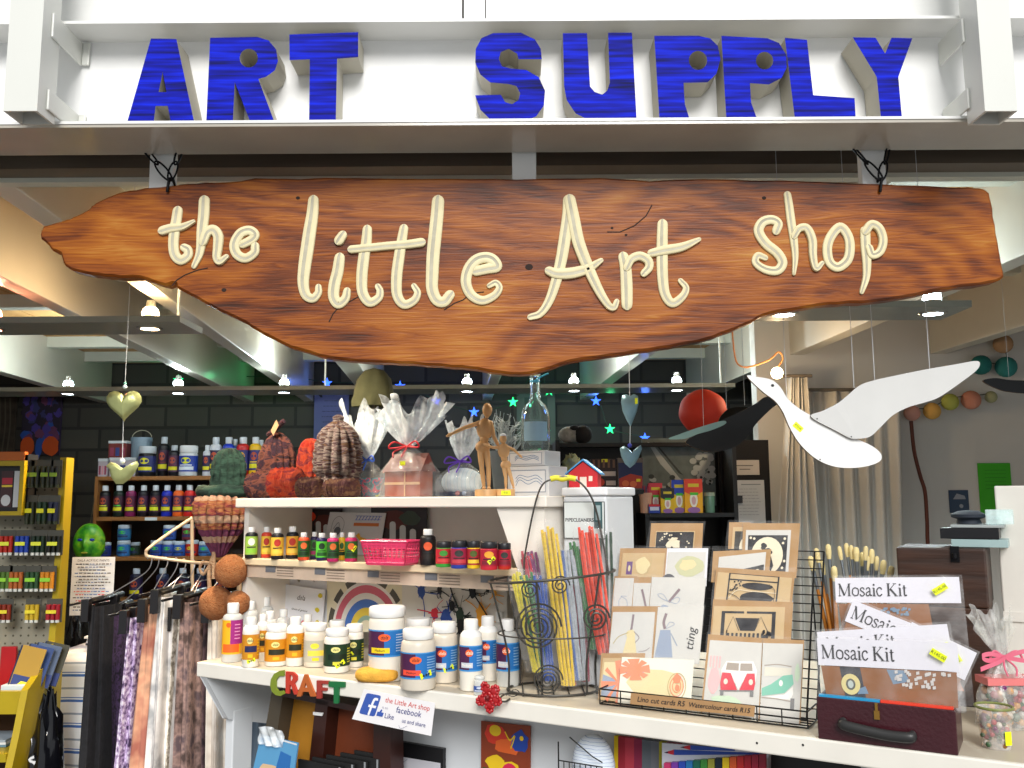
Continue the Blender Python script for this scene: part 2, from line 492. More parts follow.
t, wd = post('square_post', 'white square steel post at left end of the letter row', 3, 37, 111, 1.62, 0.065)
for (za, zb) in ((0.165, 0.215), (zl-t.location.z+0.008, zl-t.location.z+0.05)):
    m_ = MB(); m_.box(wd, 0.03, za, wd+0.005, 0.150, zb)
    m_.box(wd+0.005, 0.146, za, wd+0.02, 0.152, zb)
    part('bracket', m_, STEEL, t, bevel=0.002)
t2, wd2 = post('square_post', 'white square steel post at right end of the letter row', 985, 1018, 111, 1.62, 0.065)
for (za, zb) in ((0.165, 0.215), (zl-t2.location.z+0.008, zl-t2.location.z+0.05)):
    m_ = MB(); m_.box(-0.005, 0.05, za, 0, 0.150, zb)
    part('bracket', m_, STEEL, t2, bevel=0.002)
# drop blocks under the header
for px_, lab in ((164, 'left'), (524, 'middle'), (871, 'right')):
    p = at(px_, 160, 1.87)
    o = build('drop_block', MB().box(-0.026, -0.012, -0.075, 0.026, 0.012, 0.03), WHITE, loc=(p.x, 1.87, zl-0.004), bevel=0.002)
    tag(o, {'left': 'short white block under the header behind the left chain', 'middle': 'short white block under the header above the letter A of the wooden sign',
            'right': 'short white block under the header behind the right chain'}[lab], 'block')

# blue letters
BLUE = ramp_mat('blue_brushed_paint', [(0.34, C('060a4c')), (0.5, C('0814a0')), (0.66, C('0a28e0'))], scale=7, stretch=(0.7, 1, 14), rough=0.65, detail=5)
BLUE.node_tree.nodes['Principled BSDF'].inputs['Specular IOR Level'].default_value = 0.15
LSIDE = mat('letter_side_grey', C('b9b4a6'), 0.6, var=0.06)
def circ(cx, cy, r, n=20): return [(cx+r*math.cos(2*PI*i/n), cy+r*math.sin(2*PI*i/n)) for i in range(n)]
LET = [
 ('A', 120, [(28,403),(122,73),(222,75),(292,398),(200,400),(188,340),(140,340),(133,403)], [(168,205),(152,285),(183,285)]),
 ('R', 120, [(340,392),(355,70),(540,66),(585,80),(615,115),(622,160),(610,195),(575,220),(545,228),(607,388),(512,390),(452,240),(445,390)], circ(507,148,36)),
 ('T', 120, [(667,57),(938,48),(938,142),(855,148),(850,380),(745,382),(748,150),(668,153)], None),
 ('S', 460, [(322,148),(230,148),(225,128),(192,110),(160,122),(153,148),(165,175),(200,183),(260,188),(310,215),(335,265),(330,320),(300,360),(270,372),(120,372),(80,335),(60,282),(160,280),(178,308),(205,315),(230,300),(237,275),(222,248),(190,240),(120,235),(80,205),(60,160),(62,110),(85,70),(130,52),(240,50),(295,75),(318,110)], None),
 ('U', 460, [(405,52),(500,52),(512,250),(530,270),(560,280),(580,265),(590,235),(583,50),(677,50),(695,370),(500,370),(455,350),(420,300),(410,250)], None),
 ('P', 460, [(765,62),(940,62),(985,72),(1015,100),(1026,150),(1010,205),(975,238),(880,240),(885,320),(903,375),(785,375)], circ(937,155,36)),
 ('P', 680, [(163,62),(345,72),(390,90),(418,135),(420,185),(400,225),(350,250),(275,245),(280,320),(302,380),(182,380)], circ(333,158,34)),
 ('L', 680, [(413,70),(500,78),(525,300),(688,312),(692,390),(452,386)], None),
 ('Y', 680, [(680,68),(770,70),(808,135),(833,70),(915,72),(860,230),(875,395),(792,395),(775,230)], None)]
LN = {0: 'blue wooden letter A standing first in the row on the white header', 1: 'blue wooden letter R standing on the white header', 2: 'blue wooden letter T standing on the white header',
      3: 'blue wooden letter S standing on the white header', 4: 'blue wooden letter U standing on the white header', 5: 'blue wooden letter P right beside the U on the header',
      6: 'blue wooden letter P right beside the L on the header', 7: 'blue wooden letter L standing on the white header', 8: 'blue wooden letter Y standing last in the row on the header'}
YL = HY+0.006
for i, (ch, ox, ol, ho) in enumerate(LET):
    cv = lambda q: (lambda p: (p.x, p.z))(at(ox+q[0]/3.938, 20+q[1]/3.938, YL))
    o2 = [cv(q) for q in ol]; h2 = [cv(q) for q in ho] if ho else None
    cx = sum(p[0] for p in o2)/len(o2); zb = min(p[1] for p in o2)
    z0 = zl+0.0065; k_ = (max(p[1] for p in o2)-z0)/(max(p[1] for p in o2)-zb)
    zM = max(p[1] for p in o2)
    fz = lambda z: z0 if z < zb+0.006 else zM-(zM-z)*k_
    o2 = [(p[0]-cx, fz(p[1])-z0) for p in o2]
    if h2: h2 = [(p[0]-cx, fz(p[1])-z0) for p in h2]
    m_ = MB(); m_.prism(o2, 0, 0.066, m=0, mside=1, hole=h2)
    o = build('blue_letter', m_, [BLUE, LSIDE], loc=(cx, YL, z0), bevel=0.0012)
    tag(o, LN[i], 'letter', 'blue letters on the header')

# ------------------------------------------------------------ the hanging wooden sign
YS = 1.84
def sign_wood():
    m, nt, b = new_mat('oiled_slab_wood')
    b.inputs['Roughness'].default_value = 0.42; b.inputs['Specular IOR Level'].default_value = 0.25; b.inputs['Coat Weight'].default_value = 0.04; b.inputs['Coat Roughness'].default_value = 0.25
    tc = nt.nodes.new('ShaderNodeTexCoord')
    L = nt.links.new
    # a slowly varying height field gives long flowing growth lines
    mp = nt.nodes.new('ShaderNodeMapping'); mp.inputs['Scale'].default_value = (1.0, 1.0, 2.6)
    L(tc.outputs['Object'], mp.inputs['Vector'])
    n = nt.nodes.new('ShaderNodeTexNoise'); n.inputs['Scale'].default_value = 1.5; n.inputs['Detail'].default_value = 1.5; n.inputs['Distortion'].default_value = 0.6
    L(mp.outputs[0], n.inputs['Vector'])
    sp = nt.nodes.new('ShaderNodeSeparateXYZ'); L(tc.outputs['Object'], sp.inputs[0])
    a = nt.nodes.new('ShaderNodeMath'); a.operation = 'MULTIPLY'; a.inputs[1].default_value = 62; L(n.outputs['Fac'], a.inputs[0])
    z = nt.nodes.new('ShaderNodeMath'); z.operation = 'MULTIPLY'; z.inputs[1].default_value = 95; L(sp.outputs['Z'], z.inputs[0])
    s = nt.nodes.new('ShaderNodeMath'); s.operation = 'ADD'; L(a.outputs[0], s.inputs[0]); L(z.outputs[0], s.inputs[1])
    si = nt.nodes.new('ShaderNodeMath'); si.operation = 'SINE'; L(s.outputs[0], si.inputs[0])
    mp2 = nt.nodes.new('ShaderNodeMapping'); mp2.inputs['Scale'].default_value = (3, 1, 48)
    L(tc.outputs['Object'], mp2.inputs['Vector'])
    n2 = nt.nodes.new('ShaderNodeTexNoise'); n2.inputs['Scale'].default_value = 2.0; n2.inputs['Detail'].default_value = 6; n2.inputs['Distortion'].default_value = 2.2
    L(mp2.outputs[0], n2.inputs['Vector'])
    n3 = nt.nodes.new('ShaderNodeTexNoise'); n3.inputs['Scale'].default_value = 3.2; n3.inputs['Detail'].default_value = 3
    L(mp.outputs[0], n3.inputs['Vector'])
    m1 = nt.nodes.new('ShaderNodeMath'); m1.operation = 'MULTIPLY_ADD'; m1.inputs[1].default_value = 0.045; m1.inputs[2].default_value = 0.0; L(si.outputs[0], m1.inputs[0])
    m2 = nt.nodes.new('ShaderNodeMath'); m2.operation = 'MULTIPLY_ADD'; m2.inputs[1].default_value = 0.42; L(n2.outputs['Fac'], m2.inputs[0]); L(m1.outputs[0], m2.inputs[2])
    m3 = nt.nodes.new('ShaderNodeMath'); m3.operation = 'MULTIPLY_ADD'; m3.inputs[1].default_value = 0.62; L(n3.outputs['Fac'], m3.inputs[0]); L(m2.outputs[0], m3.inputs[2])
    r = nt.nodes.new('ShaderNodeValToRGB'); cr = r.color_ramp
    st = [(0.34, C('3a1806')), (0.44, C('682e06')), (0.52, C('874407')), (0.62, C('9f590e')), (0.78, C('b88034'))]
    while len(cr.elements) < len(st): cr.elements.new(0.5)
    for e, (p, c) in zip(cr.elements, st): e.position = p; e.color = (*c, 1)
    L(m3.outputs[0], r.inputs['Fac']); L(r.outputs['Color'], b.inputs['Base Color'])
    bp = nt.nodes.new('ShaderNodeBump'); bp.inputs['Strength'].default_value = 0.35; bp.inputs['Distance'].default_value = 0.006
    L(m2.outputs[0], bp.inputs['Height']); L(bp.outputs['Normal'], b.inputs['Normal'])
    return m
SW = sign_wood()
SCX, SCZ = at(522, 270, YS).x, at(522, 270, YS).z
SO = [(40,232),(43,226),(55,222),(66,219),(75,215),(88,209),(92,204),(103,198),(117,193),(135,189),(160,186),(180,184),(205,182),(240,180),(262,177),(300,178),(340,177),(400,178),(470,178),(540,178),(600,177),(650,180),(700,178),(740,179),(800,180),(850,182),(900,184),(950,186),(975,187),(988,190),(992,200),(996,225),(1000,250),(1004,268),(1003,278),(990,283),(960,287),(930,292),(890,300),(850,303),(820,305),(790,310),(765,315),(750,323),(730,331),(705,340),(680,345),(650,350),(610,356),(570,362),(545,370),(520,374),(490,372),(470,368),(440,366),(400,363),(370,362),(330,358),(300,350),(285,345),(262,333),(245,323),(225,313),(205,303),(190,295),(177,288),(174,283),(165,285),(140,278),(120,277),(98,275),(80,272),(68,268),(62,262),(60,254),(52,250),(46,243),(40,238)]
def sgn(px, py): p = at(px, py, YS); return (p.x-SCX, p.z-SCZ)
sign = thing('hanging_sign', 'long live-edge wooden sign board hanging on chains below the header', 'sign', (SCX, YS, SCZ))
ol = [Vector((*sgn(*q), 0)) for q in SO]
ol = [(v.x, v.y) for v in catmull(ol, 3, closed=True)]
rr = random.Random(3)
ol = [(a+rr.uniform(-.0012, .0012), b+rr.uniform(-.0012, .0012)) for a, b in ol]
m_ = MB()
cx_, cz_ = 0, 0
ins = []
n = len(ol)
for i in range(n):
    a = Vector(ol[i-1]); b = Vector(ol[(i+1) % n]); t_ = (b-a).normalized(); nn = Vector((-t_.y, t_.x))
    p = Vector(ol[i]); q = p+nn*0.005
    ins.append((q.x, q.y))
ar = sum(ol[i][0]*ol[(i+1) % n][1]-ol[(i+1) % n][0]*ol[i][1] for i in range(n))
if ar < 0:
    ins = []
    for i in range(n):
        a = Vector(ol[i-1]); b = Vector(ol[(i+1) % n]); t_ = (b-a).normalized(); nn = Vector((t_.y, -t_.x))
        q = Vector(ol[i])+nn*0.005; ins.append((q.x, q.y))
m_.add([(x, 0, z) for x, z in ins], [tuple(range(n))])
m_.add([(x, 0, z) for x, z in ins]+[(x, 0.006, z) for x, z in ol]+[(x, 0.034, z) for x, z in ol],
       [(i, i+n, (i+1) % n+n, (i+1) % n) for i in range(n)]+[(i+n, i+2*n, (i+1) % n+2*n, (i+1) % n+n) for i in range(n)], smooth=False)
m_.add([(x, 0.034, z) for x, z in ol], [tuple(range(n))[::-1]])
# knots, nail holes and cracks
for (a, b, r_) in ((529, 267, 4), (298, 198, 2.2), (764, 198, 2.2), (224, 290, 2.5), (612, 228, 1.5), (626, 235, 1.5)):
    x_, z_ = sgn(a, b); oval(m_, x_, z_, r_*YS/F, r_*0.8*YS/F, -0.0006, m=1, n=12)
for pts in ([(172,286),(177,280),(185,275),(198,270),(208,268)], [(329,322),(333,314),(338,308)], [(347,303),(358,297),(362,293)], [(444,310),(455,303),(463,300),(468,296),(475,293),(484,292)], [(607,232),(620,232),(634,226),(646,216),(652,205)]):
    q = [sgn(*p) for p in pts]; line2(m_, q, 0.0022, -0.0008, m=1)
part('board', m_, [SW, mat('dark_crack', (0.02, 0.008, 0.004), 0.8)], sign)
CREAM = mat('cream_brushed_letter', C('e2d6ac'), 0.6, var=0.06, vscale=40, stretch=(1, 1, 1))
CREAM2 = mat('grey_brush_streak', C('b4ae98'), 0.55, var=0.15, vscale=50)
def stroke(mb, org, pts, w0, w1=None, wm=None, closed=False):
    w1 = w0 if w1 is None else w1; wm = (w0+w1)/2 if wm is None else wm
    P = [Vector((*sgn(org[0]+x/5.12, org[1]+y/5.12), 0)) for x, y in pts]
    P = catmull(P, 8, closed)
    n = len(P); sc = 1.32*YS/F/5.12
    prof = [(-1.0, 0.0), (-0.98, -0.0035), (-0.88, -0.0046), (-0.42, -0.0049), (-0.36, -0.0045), (0.12, -0.0045), (0.2, -0.0050), (0.88, -0.0046), (0.98, -0.0035), (1.0, 0.0)]
    K = len(prof); vs = []; fs = []; mi = []
    L = [0]
    for i in range(1, n): L.append(L[-1]+(P[i]-P[i-1]).length)
    T = L[-1]
    ring = []
    def put(c, nn, hw, dep):
        ring.append(len(vs)//K)
        for a, d in prof: vs.append((c.x+nn.x*a*hw, d*dep-0.0002, c.y+nn.y*a*hw))
    for i in range(n):
        if closed: t_ = P[(i+1) % n]-P[i-1]
        else: t_ = P[min(i+1, n-1)]-P[max(i-1, 0)]
        t_.normalize(); nn = Vector((-t_.y, t_.x, 0))
        s_ = L[i]/T
        wv = (w0*(1-s_)*(1-s_)+2*wm*s_*(1-s_)+w1*s_*s_)*sc/2
        if not closed and i == 0:
            for a in (1.0, 0.8, 0.45): put(P[0]-t_*wv*a, nn, wv*math.sqrt(max(0.02, 1-a*a)), 0.75+0.25*(1-a))
        put(P[i], nn, wv, 1)
        if not closed and i == n-1:
            for a in (0.45, 0.8, 1.0): put(P[-1]+t_*wv*a, nn, wv*math.sqrt(max(0.02, 1-a*a)), 0.75+0.25*(1-a))
    R = len(vs)//K
    a_, b_ = [], []
    for i in range(R if closed else R-1):
        j = (i+1) % R
        for k_ in range(K-1):
            f = (i*K+k_, i*K+k_+1, j*K+k_+1, j*K+k_)
            (b_ if k_ in (4,) or k_ == 3 else a_).append(f)
    mb.add(vs, a_, True, 0)
    mb.add(vs, b_, True, 1)
G1, G2, G3, G4 = (150, 180), (320, 180), (510, 180), (730, 180)
GL = [
 [(G1, [(144,160),(138,200),(128,260),(122,330),(130,385),(160,412),(195,390),(196,360),(178,348)], 40, 34, 46), (G1, [(68,262),(110,250),(170,242),(228,215)], 36, 14, 38)],
 [(G1, [(280,108),(277,180),(268,260),(262,340),(252,390),(228,442)], 44, 22, 50), (G1, [(275,320),(295,272),(328,258),(352,290),(350,350),(345,400),(360,420),(395,395)], 34, 20, 52)],
 [(G1, [(478,330),(525,305),(538,280),(510,260),(465,275),(434,330),(446,380),(490,402),(535,375),(540,340)], 34, 34, 46)],
 [(G1, [(838,105),(832,180),(818,270),(805,360),(792,450),(786,530),(800,590),(835,608),(862,580),(864,550)], 42, 26, 70)],
 [(G1, [(972,400),(962,470),(945,540),(942,600),(965,635),(1000,610),(1010,570)], 42, 30, 56), (G1, [(988,285),(970,312)], 36, 40)],
 [(G2, [(243,255),(238,320),(225,400),(215,500),(220,580),(255,628),(300,605),(308,570),(298,548)], 38, 26, 58), (G2, [(163,358),(250,350),(350,340),(450,332),(520,322)], 32, 36, 32)],
 [(G2, [(430,250),(418,320),(405,400),(393,500),(396,590),(430,638),(480,620),(500,580),(482,545)], 36, 24, 58)],
 [(G2, [(605,110),(600,180),(590,280),(580,380),(575,480),(575,560),(598,615),(635,625),(665,590)], 50, 40, 60)],
 [(G2, [(800,468),(860,455),(905,445),(885,410),(845,398),(795,415),(758,465),(748,530),(775,590),(830,618),(890,595),(918,555),(900,528),(868,542)], 40, 22, 56)],
 [(G3, [(300,105),(297,180),(282,290),(262,410),(235,520),(200,620),(155,685),(105,703)], 46, 26, 56), (G3, [(306,105),(325,200),(350,320),(395,440),(450,560),(500,640),(530,655),(545,625)], 46, 22, 60), (G3, [(200,468),(240,482),(320,478),(400,455),(465,415)], 36, 20, 60)],
 [(G3, [(580,395),(592,460),(597,560),(598,640)], 42, 44, 52), (G3, [(597,450),(620,408),(665,392),(705,415),(710,450),(685,480)], 30, 30, 42)],
 [(G3, [(780,228),(778,320),(778,420),(782,520),(795,590),(830,632),(880,600),(900,555),(872,518)], 42, 22, 54), (G3, [(722,377),(790,362),(880,345),(965,308)], 32, 18, 50)],
 [(G4, [(235,262),(245,225),(212,205),(165,218),(145,265),(180,325),(240,375),(267,425),(240,465),(180,460),(130,425),(140,388),(178,400)], 34, 24, 52)],
 [(G4, [(292,78),(300,130),(312,220),(325,310),(332,400),(325,482)], 30, 14, 44), (G4, [(325,290),(350,252),(390,250),(418,310),(422,390),(437,455),(468,428)], 26, 18, 44)],
 [(G4, [(560,243),(598,280),(612,340),(600,410),(550,448),(507,420),(496,350),(515,290)], 38, 38, 38)],
 [(G4, [(690,262),(692,340),(698,420),(695,500),(672,575)], 40, 18, 42), (G4, [(690,265),(720,230),(760,250),(780,310),(765,368),(725,388),(708,350)], 34, 30, 34)]]
LTN = 'thelittleArtshop'
for i, g in enumerate(GL):
    m_ = MB()
    for j, st in enumerate(g):
        o_ = len(m_.v)
        stroke(m_, st[0], st[1], st[2], st[3] if len(st) > 3 else None, st[4] if len(st) > 4 else None, closed=(i == 14))
        if j:                                   # a crossing stroke lies over the first
            for q in range(o_, len(m_.v)):
                v = m_.v[q]; m_.v[q] = (v[0], v[1]-0.0025 if v[1] < -0.001 else v[1], v[2])
    part('letter', m_, [CREAM, CREAM2], sign)
# hooks and chains
IRON = mat('black_iron', (0.012, 0.012, 0.014), 0.45, metal=0.8)
for side, (hx, hy, pts) in (('left', (168, 190, ((143, 149), (181, 149)))), ('right', (879, 190, ((852, 148), (889, 148))))):
    q = sgn(hx, hy); top = sgn(hx+2, hy-11)
    m_ = MB(); m_.tube([(q[0], -0.004, q[1]-0.006), (q[0]+0.001, -0.006, q[1]), (top[0], -0.003, top[1]), (top[0]+.001, 0.012, top[1]+0.006), (q[0]+.003, 0.038, q[1]+0.01)], 0.0032, 8)
    part('hook', m_, IRON, sign)
    p0 = at(hx+2, hy-11, YS); ch = thing('hanging_chain', 'black iron chain holding the %s end of the wooden sign' % side, 'chain', (p0.x, YS+0.0, p0.z))
    for (ex, ey) in pts:
        e = at(ex, ey, YS); v = Vector((e.x-p0.x, 0, e.z-p0.z+0.004)); L = v.length; n_ = 2
        d = v.normalized(); side_v = Vector((d.z, 0, -d.x))
        ln = L/n_
        for kk in range(n_):
            c = d*(ln*(kk+0.5)); s_v = side_v if kk % 2 == 0 else (side_v*0.55+Vector((0, 0.8, 0))*0.5)
            pp = []
            for j in range(20):
                a = 2*PI*j/20
                pp.append(c+d*math.cos(a)*(ln*0.60)+s_v*math.sin(a)*0.0085)
            m_ = MB(); m_.tube(pp, 0.0021, 6, closed=True); part('chain_link', m_, IRON, ch)
# ------------------------------------------------------------ lamp boards and spot lamps
BOARD = mat('grey_green_board_paint', C('8f948c'), 0.4, var=0.1, vscale=3, coat=0.3)
ZB_ = EYE+0.62
def lamp_board(label, x0, x1, y0, y1, th=0.022, w=0.0):
    t = thing('lamp_board', label, 'board', (0, y0, ZB_))
    m_ = MB(); m_.hexa([(x0, 0, 0), (x1, 0, 0), (x1, 0, th), (x0, 0, th), (x0, y1-y0, 0), (x1+AXD*(y1-y0)*0+0.0, y1-y0, 0), (x1, y1-y0, th), (x0, y1-y0, th)])
    part('board', m_, BOARD, t)
    for x in (x0+0.05, (x0+x1)/2, x1-0.05):
        part('hanger', MB().box(x-0.004, (y1-y0)/2-0.004, th, x+0.004, (y1-y0)/2+0.004, ZC-0.0705-ZB_ if 2.75 < y0+(y1-y0)/2-.004 < 2.8 else ZC-ZB_), STEEL, t)
    return t
lamp_board('grey board with a warm spot lamp hung under the rafters at left', -2.6, at(180, 317, 3.07).x, 3.07, 3.30)
lamp_board('grey green board with bright lamps hung behind the right half of the sign', at(700, 307, 2.9).x, at(972, 306, 2.9).x, 2.90, 3.12)
lamp_board('long dark grey lamp board near the brick wall', -3.4, 1.25, 5.0, 5.26)
LBODY = mat('lamp_metal', C('b8b8b0'), 0.3, metal=0.8)
def spot(px, py, Y, col, watts, label, grp, glow=18, r=0.032, tilt=0.0, size=150):
    p = at(px, py, Y); z = ZB_
    t = thing('spot_lamp', label, 'lamp', (p.x, Y, z), group=grp)
    part('trim_ring', MB().lathe([(r, -0.004), (r+0.012, -0.004), (r+0.014, -0.0001), (r, -0.0001)], 20, cap=False), LBODY, t)
    gm = mat('lamp_glow_%s' % ('%02x%02x%02x' % tuple(int(c*255) for c in col)), col, 0.4, emit=glow)
    part('lens', MB().lathe([(0.0005, -0.0035), (r, -0.0035), (r, -0.001), (0.0005, -0.001)], 20), gm, t)
    part('lamp_body', MB().lathe([(r, 0.022), (r*1.0, 0.03), (r*0.55, 0.075), (r*0.45, 0.10), (0.001, 0.10)], 16), LBODY, t)
    part('bulb_back', MB().ball((0, 0, 0.052), r*0.95, 12), gm, t)
    ld = bpy.data.lights.new('spot_light', 'SPOT'); ld.energy = watts; ld.color = col; ld.spot_size = math.radians(size); ld.spot_blend = 0.6
    ld.shadow_soft_size = 0.035
    lo = bpy.data.objects.new('spot_light', ld); COL.objects.link(lo); lo.parent = t; lo.location = (0, 0, -0.03); lo.rotation_euler = (tilt, 0, 0)
    ld2 = bpy.data.lights.new('back_light', 'POINT'); ld2.energy = watts*(0.55 if Y > 4 else 0.28 if px < 300 else 0.08); ld2.color = col; ld2.shadow_soft_size = 0.03
    l2 = bpy.data.objects.new('back_light', ld2); COL.objects.link(l2); l2.parent = t; l2.location = (0, 0, 0.135)
    return t
WARM = (1.0, 0.70, 0.38); COOL = (0.80, 0.95, 1.0)
NEUT = (1.0, 0.86, 0.66)
spot(150, 326, 3.18, WARM, 60, 'bright warm spot lamp in the left lamp board', 'spot lamps')
spot(-8, 326, 3.18, (1.0, 0.35, 0.22), 12, 'reddish spot lamp at left edge of the photo', 'spot lamps')
spot(785, 317, 3.0, COOL, 28, 'cool white spot lamp under the letter S of shop', 'spot lamps')
spot(933, 316, 3.0, COOL, 28, 'cool white spot lamp at right end of the right lamp board', 'spot lamps')
for i, (px_, lab) in enumerate(((68, 'above the painting at far left'), (178, 'above the wall shelves'), (284, 'above the purple knitted hats'), (467, 'above the wooden mannequins'), (574, 'above the clear glass bottle'), (677, 'left of the red paper lantern'))):
    spot(px_, 391, 5.12, COOL, 16, 'small cool spot lamp on the long lamp board '+lab, 'spot lamps', glow=20, r=0.03)
# bare warm lamp clipped to the right rafter
p = at(777, 373, 4.2)
t = thing('clip_lamp', 'bare warm lamp on a wire arm beside the white curtain', 'lamp', p, group='spot lamps')
part('bulb', MB().ball((0, 0, 0), 0.028, 14), mat('lamp_glow_warm', (1.0, 0.72, 0.4), 0.4, emit=18), t)
part('arm', MB().tube(catmull([(0, 0, 0.02), (0.03, 0, 0.07), (0.01, 0, 0.10), (-0.04, 0.0, 0.06), (-0.16, 0, 0.03), (-0.2, 0, 0.12), (-0.2, 0, ZC-p.z)], 5), 0.004, 6), mat('orange_wire', C('c08048'), 0.5), t)
ld = bpy.data.lights.new('bulb_light', 'POINT'); ld.energy = 5; ld.color = (1, .72, .42); ld.shadow_soft_size = 0.03
lo = bpy.data.objects.new('bulb_light', ld); COL.objects.link(lo); lo.parent = t; lo.location = (0, -0.04, -0.04)
# the stall's own front lamps, on the rafters above the counter behind the sign
for (X, Y, wts, lab) in ((-0.74, 2.35, 36, 'left'), (0.115, 2.35, 7, 'middle')):
    t = thing('track_lamp', 'small lamp on the rafters hidden behind the %s part of the wooden sign' % lab, 'lamp', (X, Y, EYE+0.60), group='counter lamps')
    gm = mat('lamp_glow_counter', (1.0, 0.9, 0.74), 0.4, emit=12)
    part('shade', MB().lathe([(0.034, 0), (0.03, 0.03), (0.016, 0.07), (0.008, 0.075), (0.008, 0.17)], 18), LBODY, t)
    part('lens', MB().lathe([(0.001, 0.006), (0.031, 0.006)], 18), gm, t)
    ld = bpy.data.lights.new('counter_light', 'SPOT'); ld.energy = wts; ld.color = NEUT; ld.spot_size = math.radians(150); ld.spot_blend = 0.7; ld.shadow_soft_size = 0.06
    lo = bpy.data.objects.new('counter_light', ld); COL.objects.link(lo); lo.parent = t; lo.location = (0, 0, -0.02)

# ------------------------------------------------------------ the counter
ZT = EYE-0.42                                    # counter top
A_ = atz(197, 662, ZT); B_ = atz(1024, 765, ZT)
U = (B_-A_); U.z = 0; U.normalize(); V = Vector((-U.y, U.x, 0)); NF = -V
TH = math.atan2(U.y, U.x)
def bp_(u, v, z=None): return A_+U*u+V*v+Vector((0, 0, 0 if z is None else z-ZT))
def uv(p): d = Vector(p)-A_; return d.dot(U), d.dot(V)
print('BENCH', A_, B_, math.degrees(TH))
for nm, (px_, py_) in {'jar1': (418, 690), 'jar395': (395, 677), 'basket': (550, 700), 'rackL': (600, 705), 'rackR': (808, 730), 'case': (818, 738), 'caseR': (960, 757), 'bot232': (232, 662), 'right': (1010, 748)}.items():
    q = atz(px_, py_, ZT); print(nm, [round(c, 3) for c in q], [round(c, 3) for c in uv(q)])
BW = mat('counter_white_paint', C('e8e4da'), 0.45, var=0.08, vscale=6, coat=0.1)
ct = thing('display_counter', 'long white painted counter with a wedge bracket and leg at its left end', 'counter', (A_.x, A_.y, 0), TH)
CD = 0.78
part('counter_top', MB().box(0, 0.0125, ZT-0.036, 2.5, CD, ZT), mat('worn_counter_top', C('cbc0ac'), 0.5, var=0.12, vscale=4), ct)
part('front_edge', MB().box(-0.001, 0, ZT-0.037, 2.5, 0.0124, ZT+0.0002), BW, ct, bevel=0.003)
BWC = mat('cool_white_panel', C('d6dade'), 0.5, var=0.06, vscale=4)
# bracket under left end, in the plane across the counter
m_ = MB(); bq = [(0.004, -0.0375), (0.50, -0.0375), (0.368, -0.135), (0.219, -0.195), (0.084, -0.157)]
m_.add([(0.012, a, ZT+b) for a, b in bq]+[(0.034, a, ZT+b) for a, b in bq], [(0, 1, 2, 3, 4), (9, 8, 7, 6, 5)]+[(i, (i+1) % 5, (i+1) % 5+5, i+5) for i in range(5)])
if False: m_.hexa([(0.012, 0.02, ZT-0.036), (0.012, 0.40, ZT-0.036), (0.012, 0.24, ZT-0.19), (0.012, 0.10, ZT-0.145),
                    (0.034, 0.02, ZT-0.036), (0.034, 0.40, ZT-0.036), (0.034, 0.24, ZT-0.19), (0.034, 0.10, ZT-0.145)])
part('bracket', m_, BWC, ct, bevel=0.002)
part('leg', MB().box(0.005, 0.10, 0, 0.035, 0.17, ZT-0.14), BWC, ct, bevel=0.003)
for (a, b) in ((0.1, 0.06), (0.22, 0.07)):
    part('screw_head', MB().lathe([(0.0001, 0), (0.004, 0)], 10), INK, ct, loc=(0.0352, a, ZT-b), rot=(0, PI/2, 0))
# white front panel under counter from the middle on, set back a little
u0, _ = uv(atp(402, 730, bp_(0, 0.16), V)); u1, _ = uv(atp(580, 740, bp_(0, 0.16), V))
part('front_panel', MB().box(u0, 0.16, 0, 2.45, 0.18, ZT-0.0365), BWC, ct)
part('side_panel', MB().box(u0, 0.181, 0, u0+0.02, 0.72, ZT-0.0365), BWC, ct)
part('leg', MB().box(2.41, 0.6, 0, 2.44, 0.64, ZT-0.036), BWC, ct)
part('leg', MB().box(0.01, 0.70, 0, 0.04, 0.74, ZT-0.036), BWC, ct)
for (px_, py_) in ((757, 743), (803, 745)):
    u_, _ = uv(atp(px_, py_, A_, V)); p = atp(px_, py_, A_, V)
    part('nail_head', MB().lathe([(0.0001, 0), (0.0022, 0)], 8), INK, ct, loc=(u_, -0.0006, p.z), rot=(PI/2, 0, 0))

# ------------------------------------------------------------ the raised shelf unit on the counter
VS = 0.15; VD = 0.30
pm1 = atp(240, 558, bp_(0, VS), V); ZM = pm1.z; US0 = uv(pm1)[0]
pm2 = atp(518, 574, bp_(0, VS), V); US1 = uv(pm2)[0]
pt_ = atp(400, 497, bp_(0, VS), V); ZTOP = pt_.z
print('UNIT', ZM, US0, US1, ZTOP, pm2.z)
su = thing('shelf_unit', 'white two-tier shelf unit standing on the counter with slanted end panels', 'shelf', bp_(0, 0), TH)
def sl(z): return z-ZT
WARMW = mat('warm_white_shelf_paint', C('ece6dc'), 0.45, var=0.06, vscale=5, coat=0.1)
ut1 = uv(atp(546, 492, bp_(0, VS-0.015), V))[0]
part('top_shelf', MB().box(US0-0.01, VS-0.015, sl(ZTOP)-0.026, ut1, VS+VD, sl(ZTOP)), WARMW, su, bevel=0.003)
part('middle_shelf', MB().box(US0, VS, sl(ZM)-0.018, US1, VS+VD-0.02, sl(ZM)), mat('bare_pine_edge', C('d9c6a4'), 0.5, var=0.15, vscale=8, stretch=(1, 6, 6)), su, bevel=0.002)
part('back_panel', MB().box(US0, VS+VD-0.015, 0.001, ut1-0.01, VS+VD-0.001, sl(ZTOP)-0.027), mat('pale_back_panel', C('dcdcdc'), 0.55, var=0.05), su)
part('left_end', MB().box(US0, VS+0.012, 0.001, US0+0.018, VS+VD-0.02, sl(ZTOP)-0.027), WARMW, su)
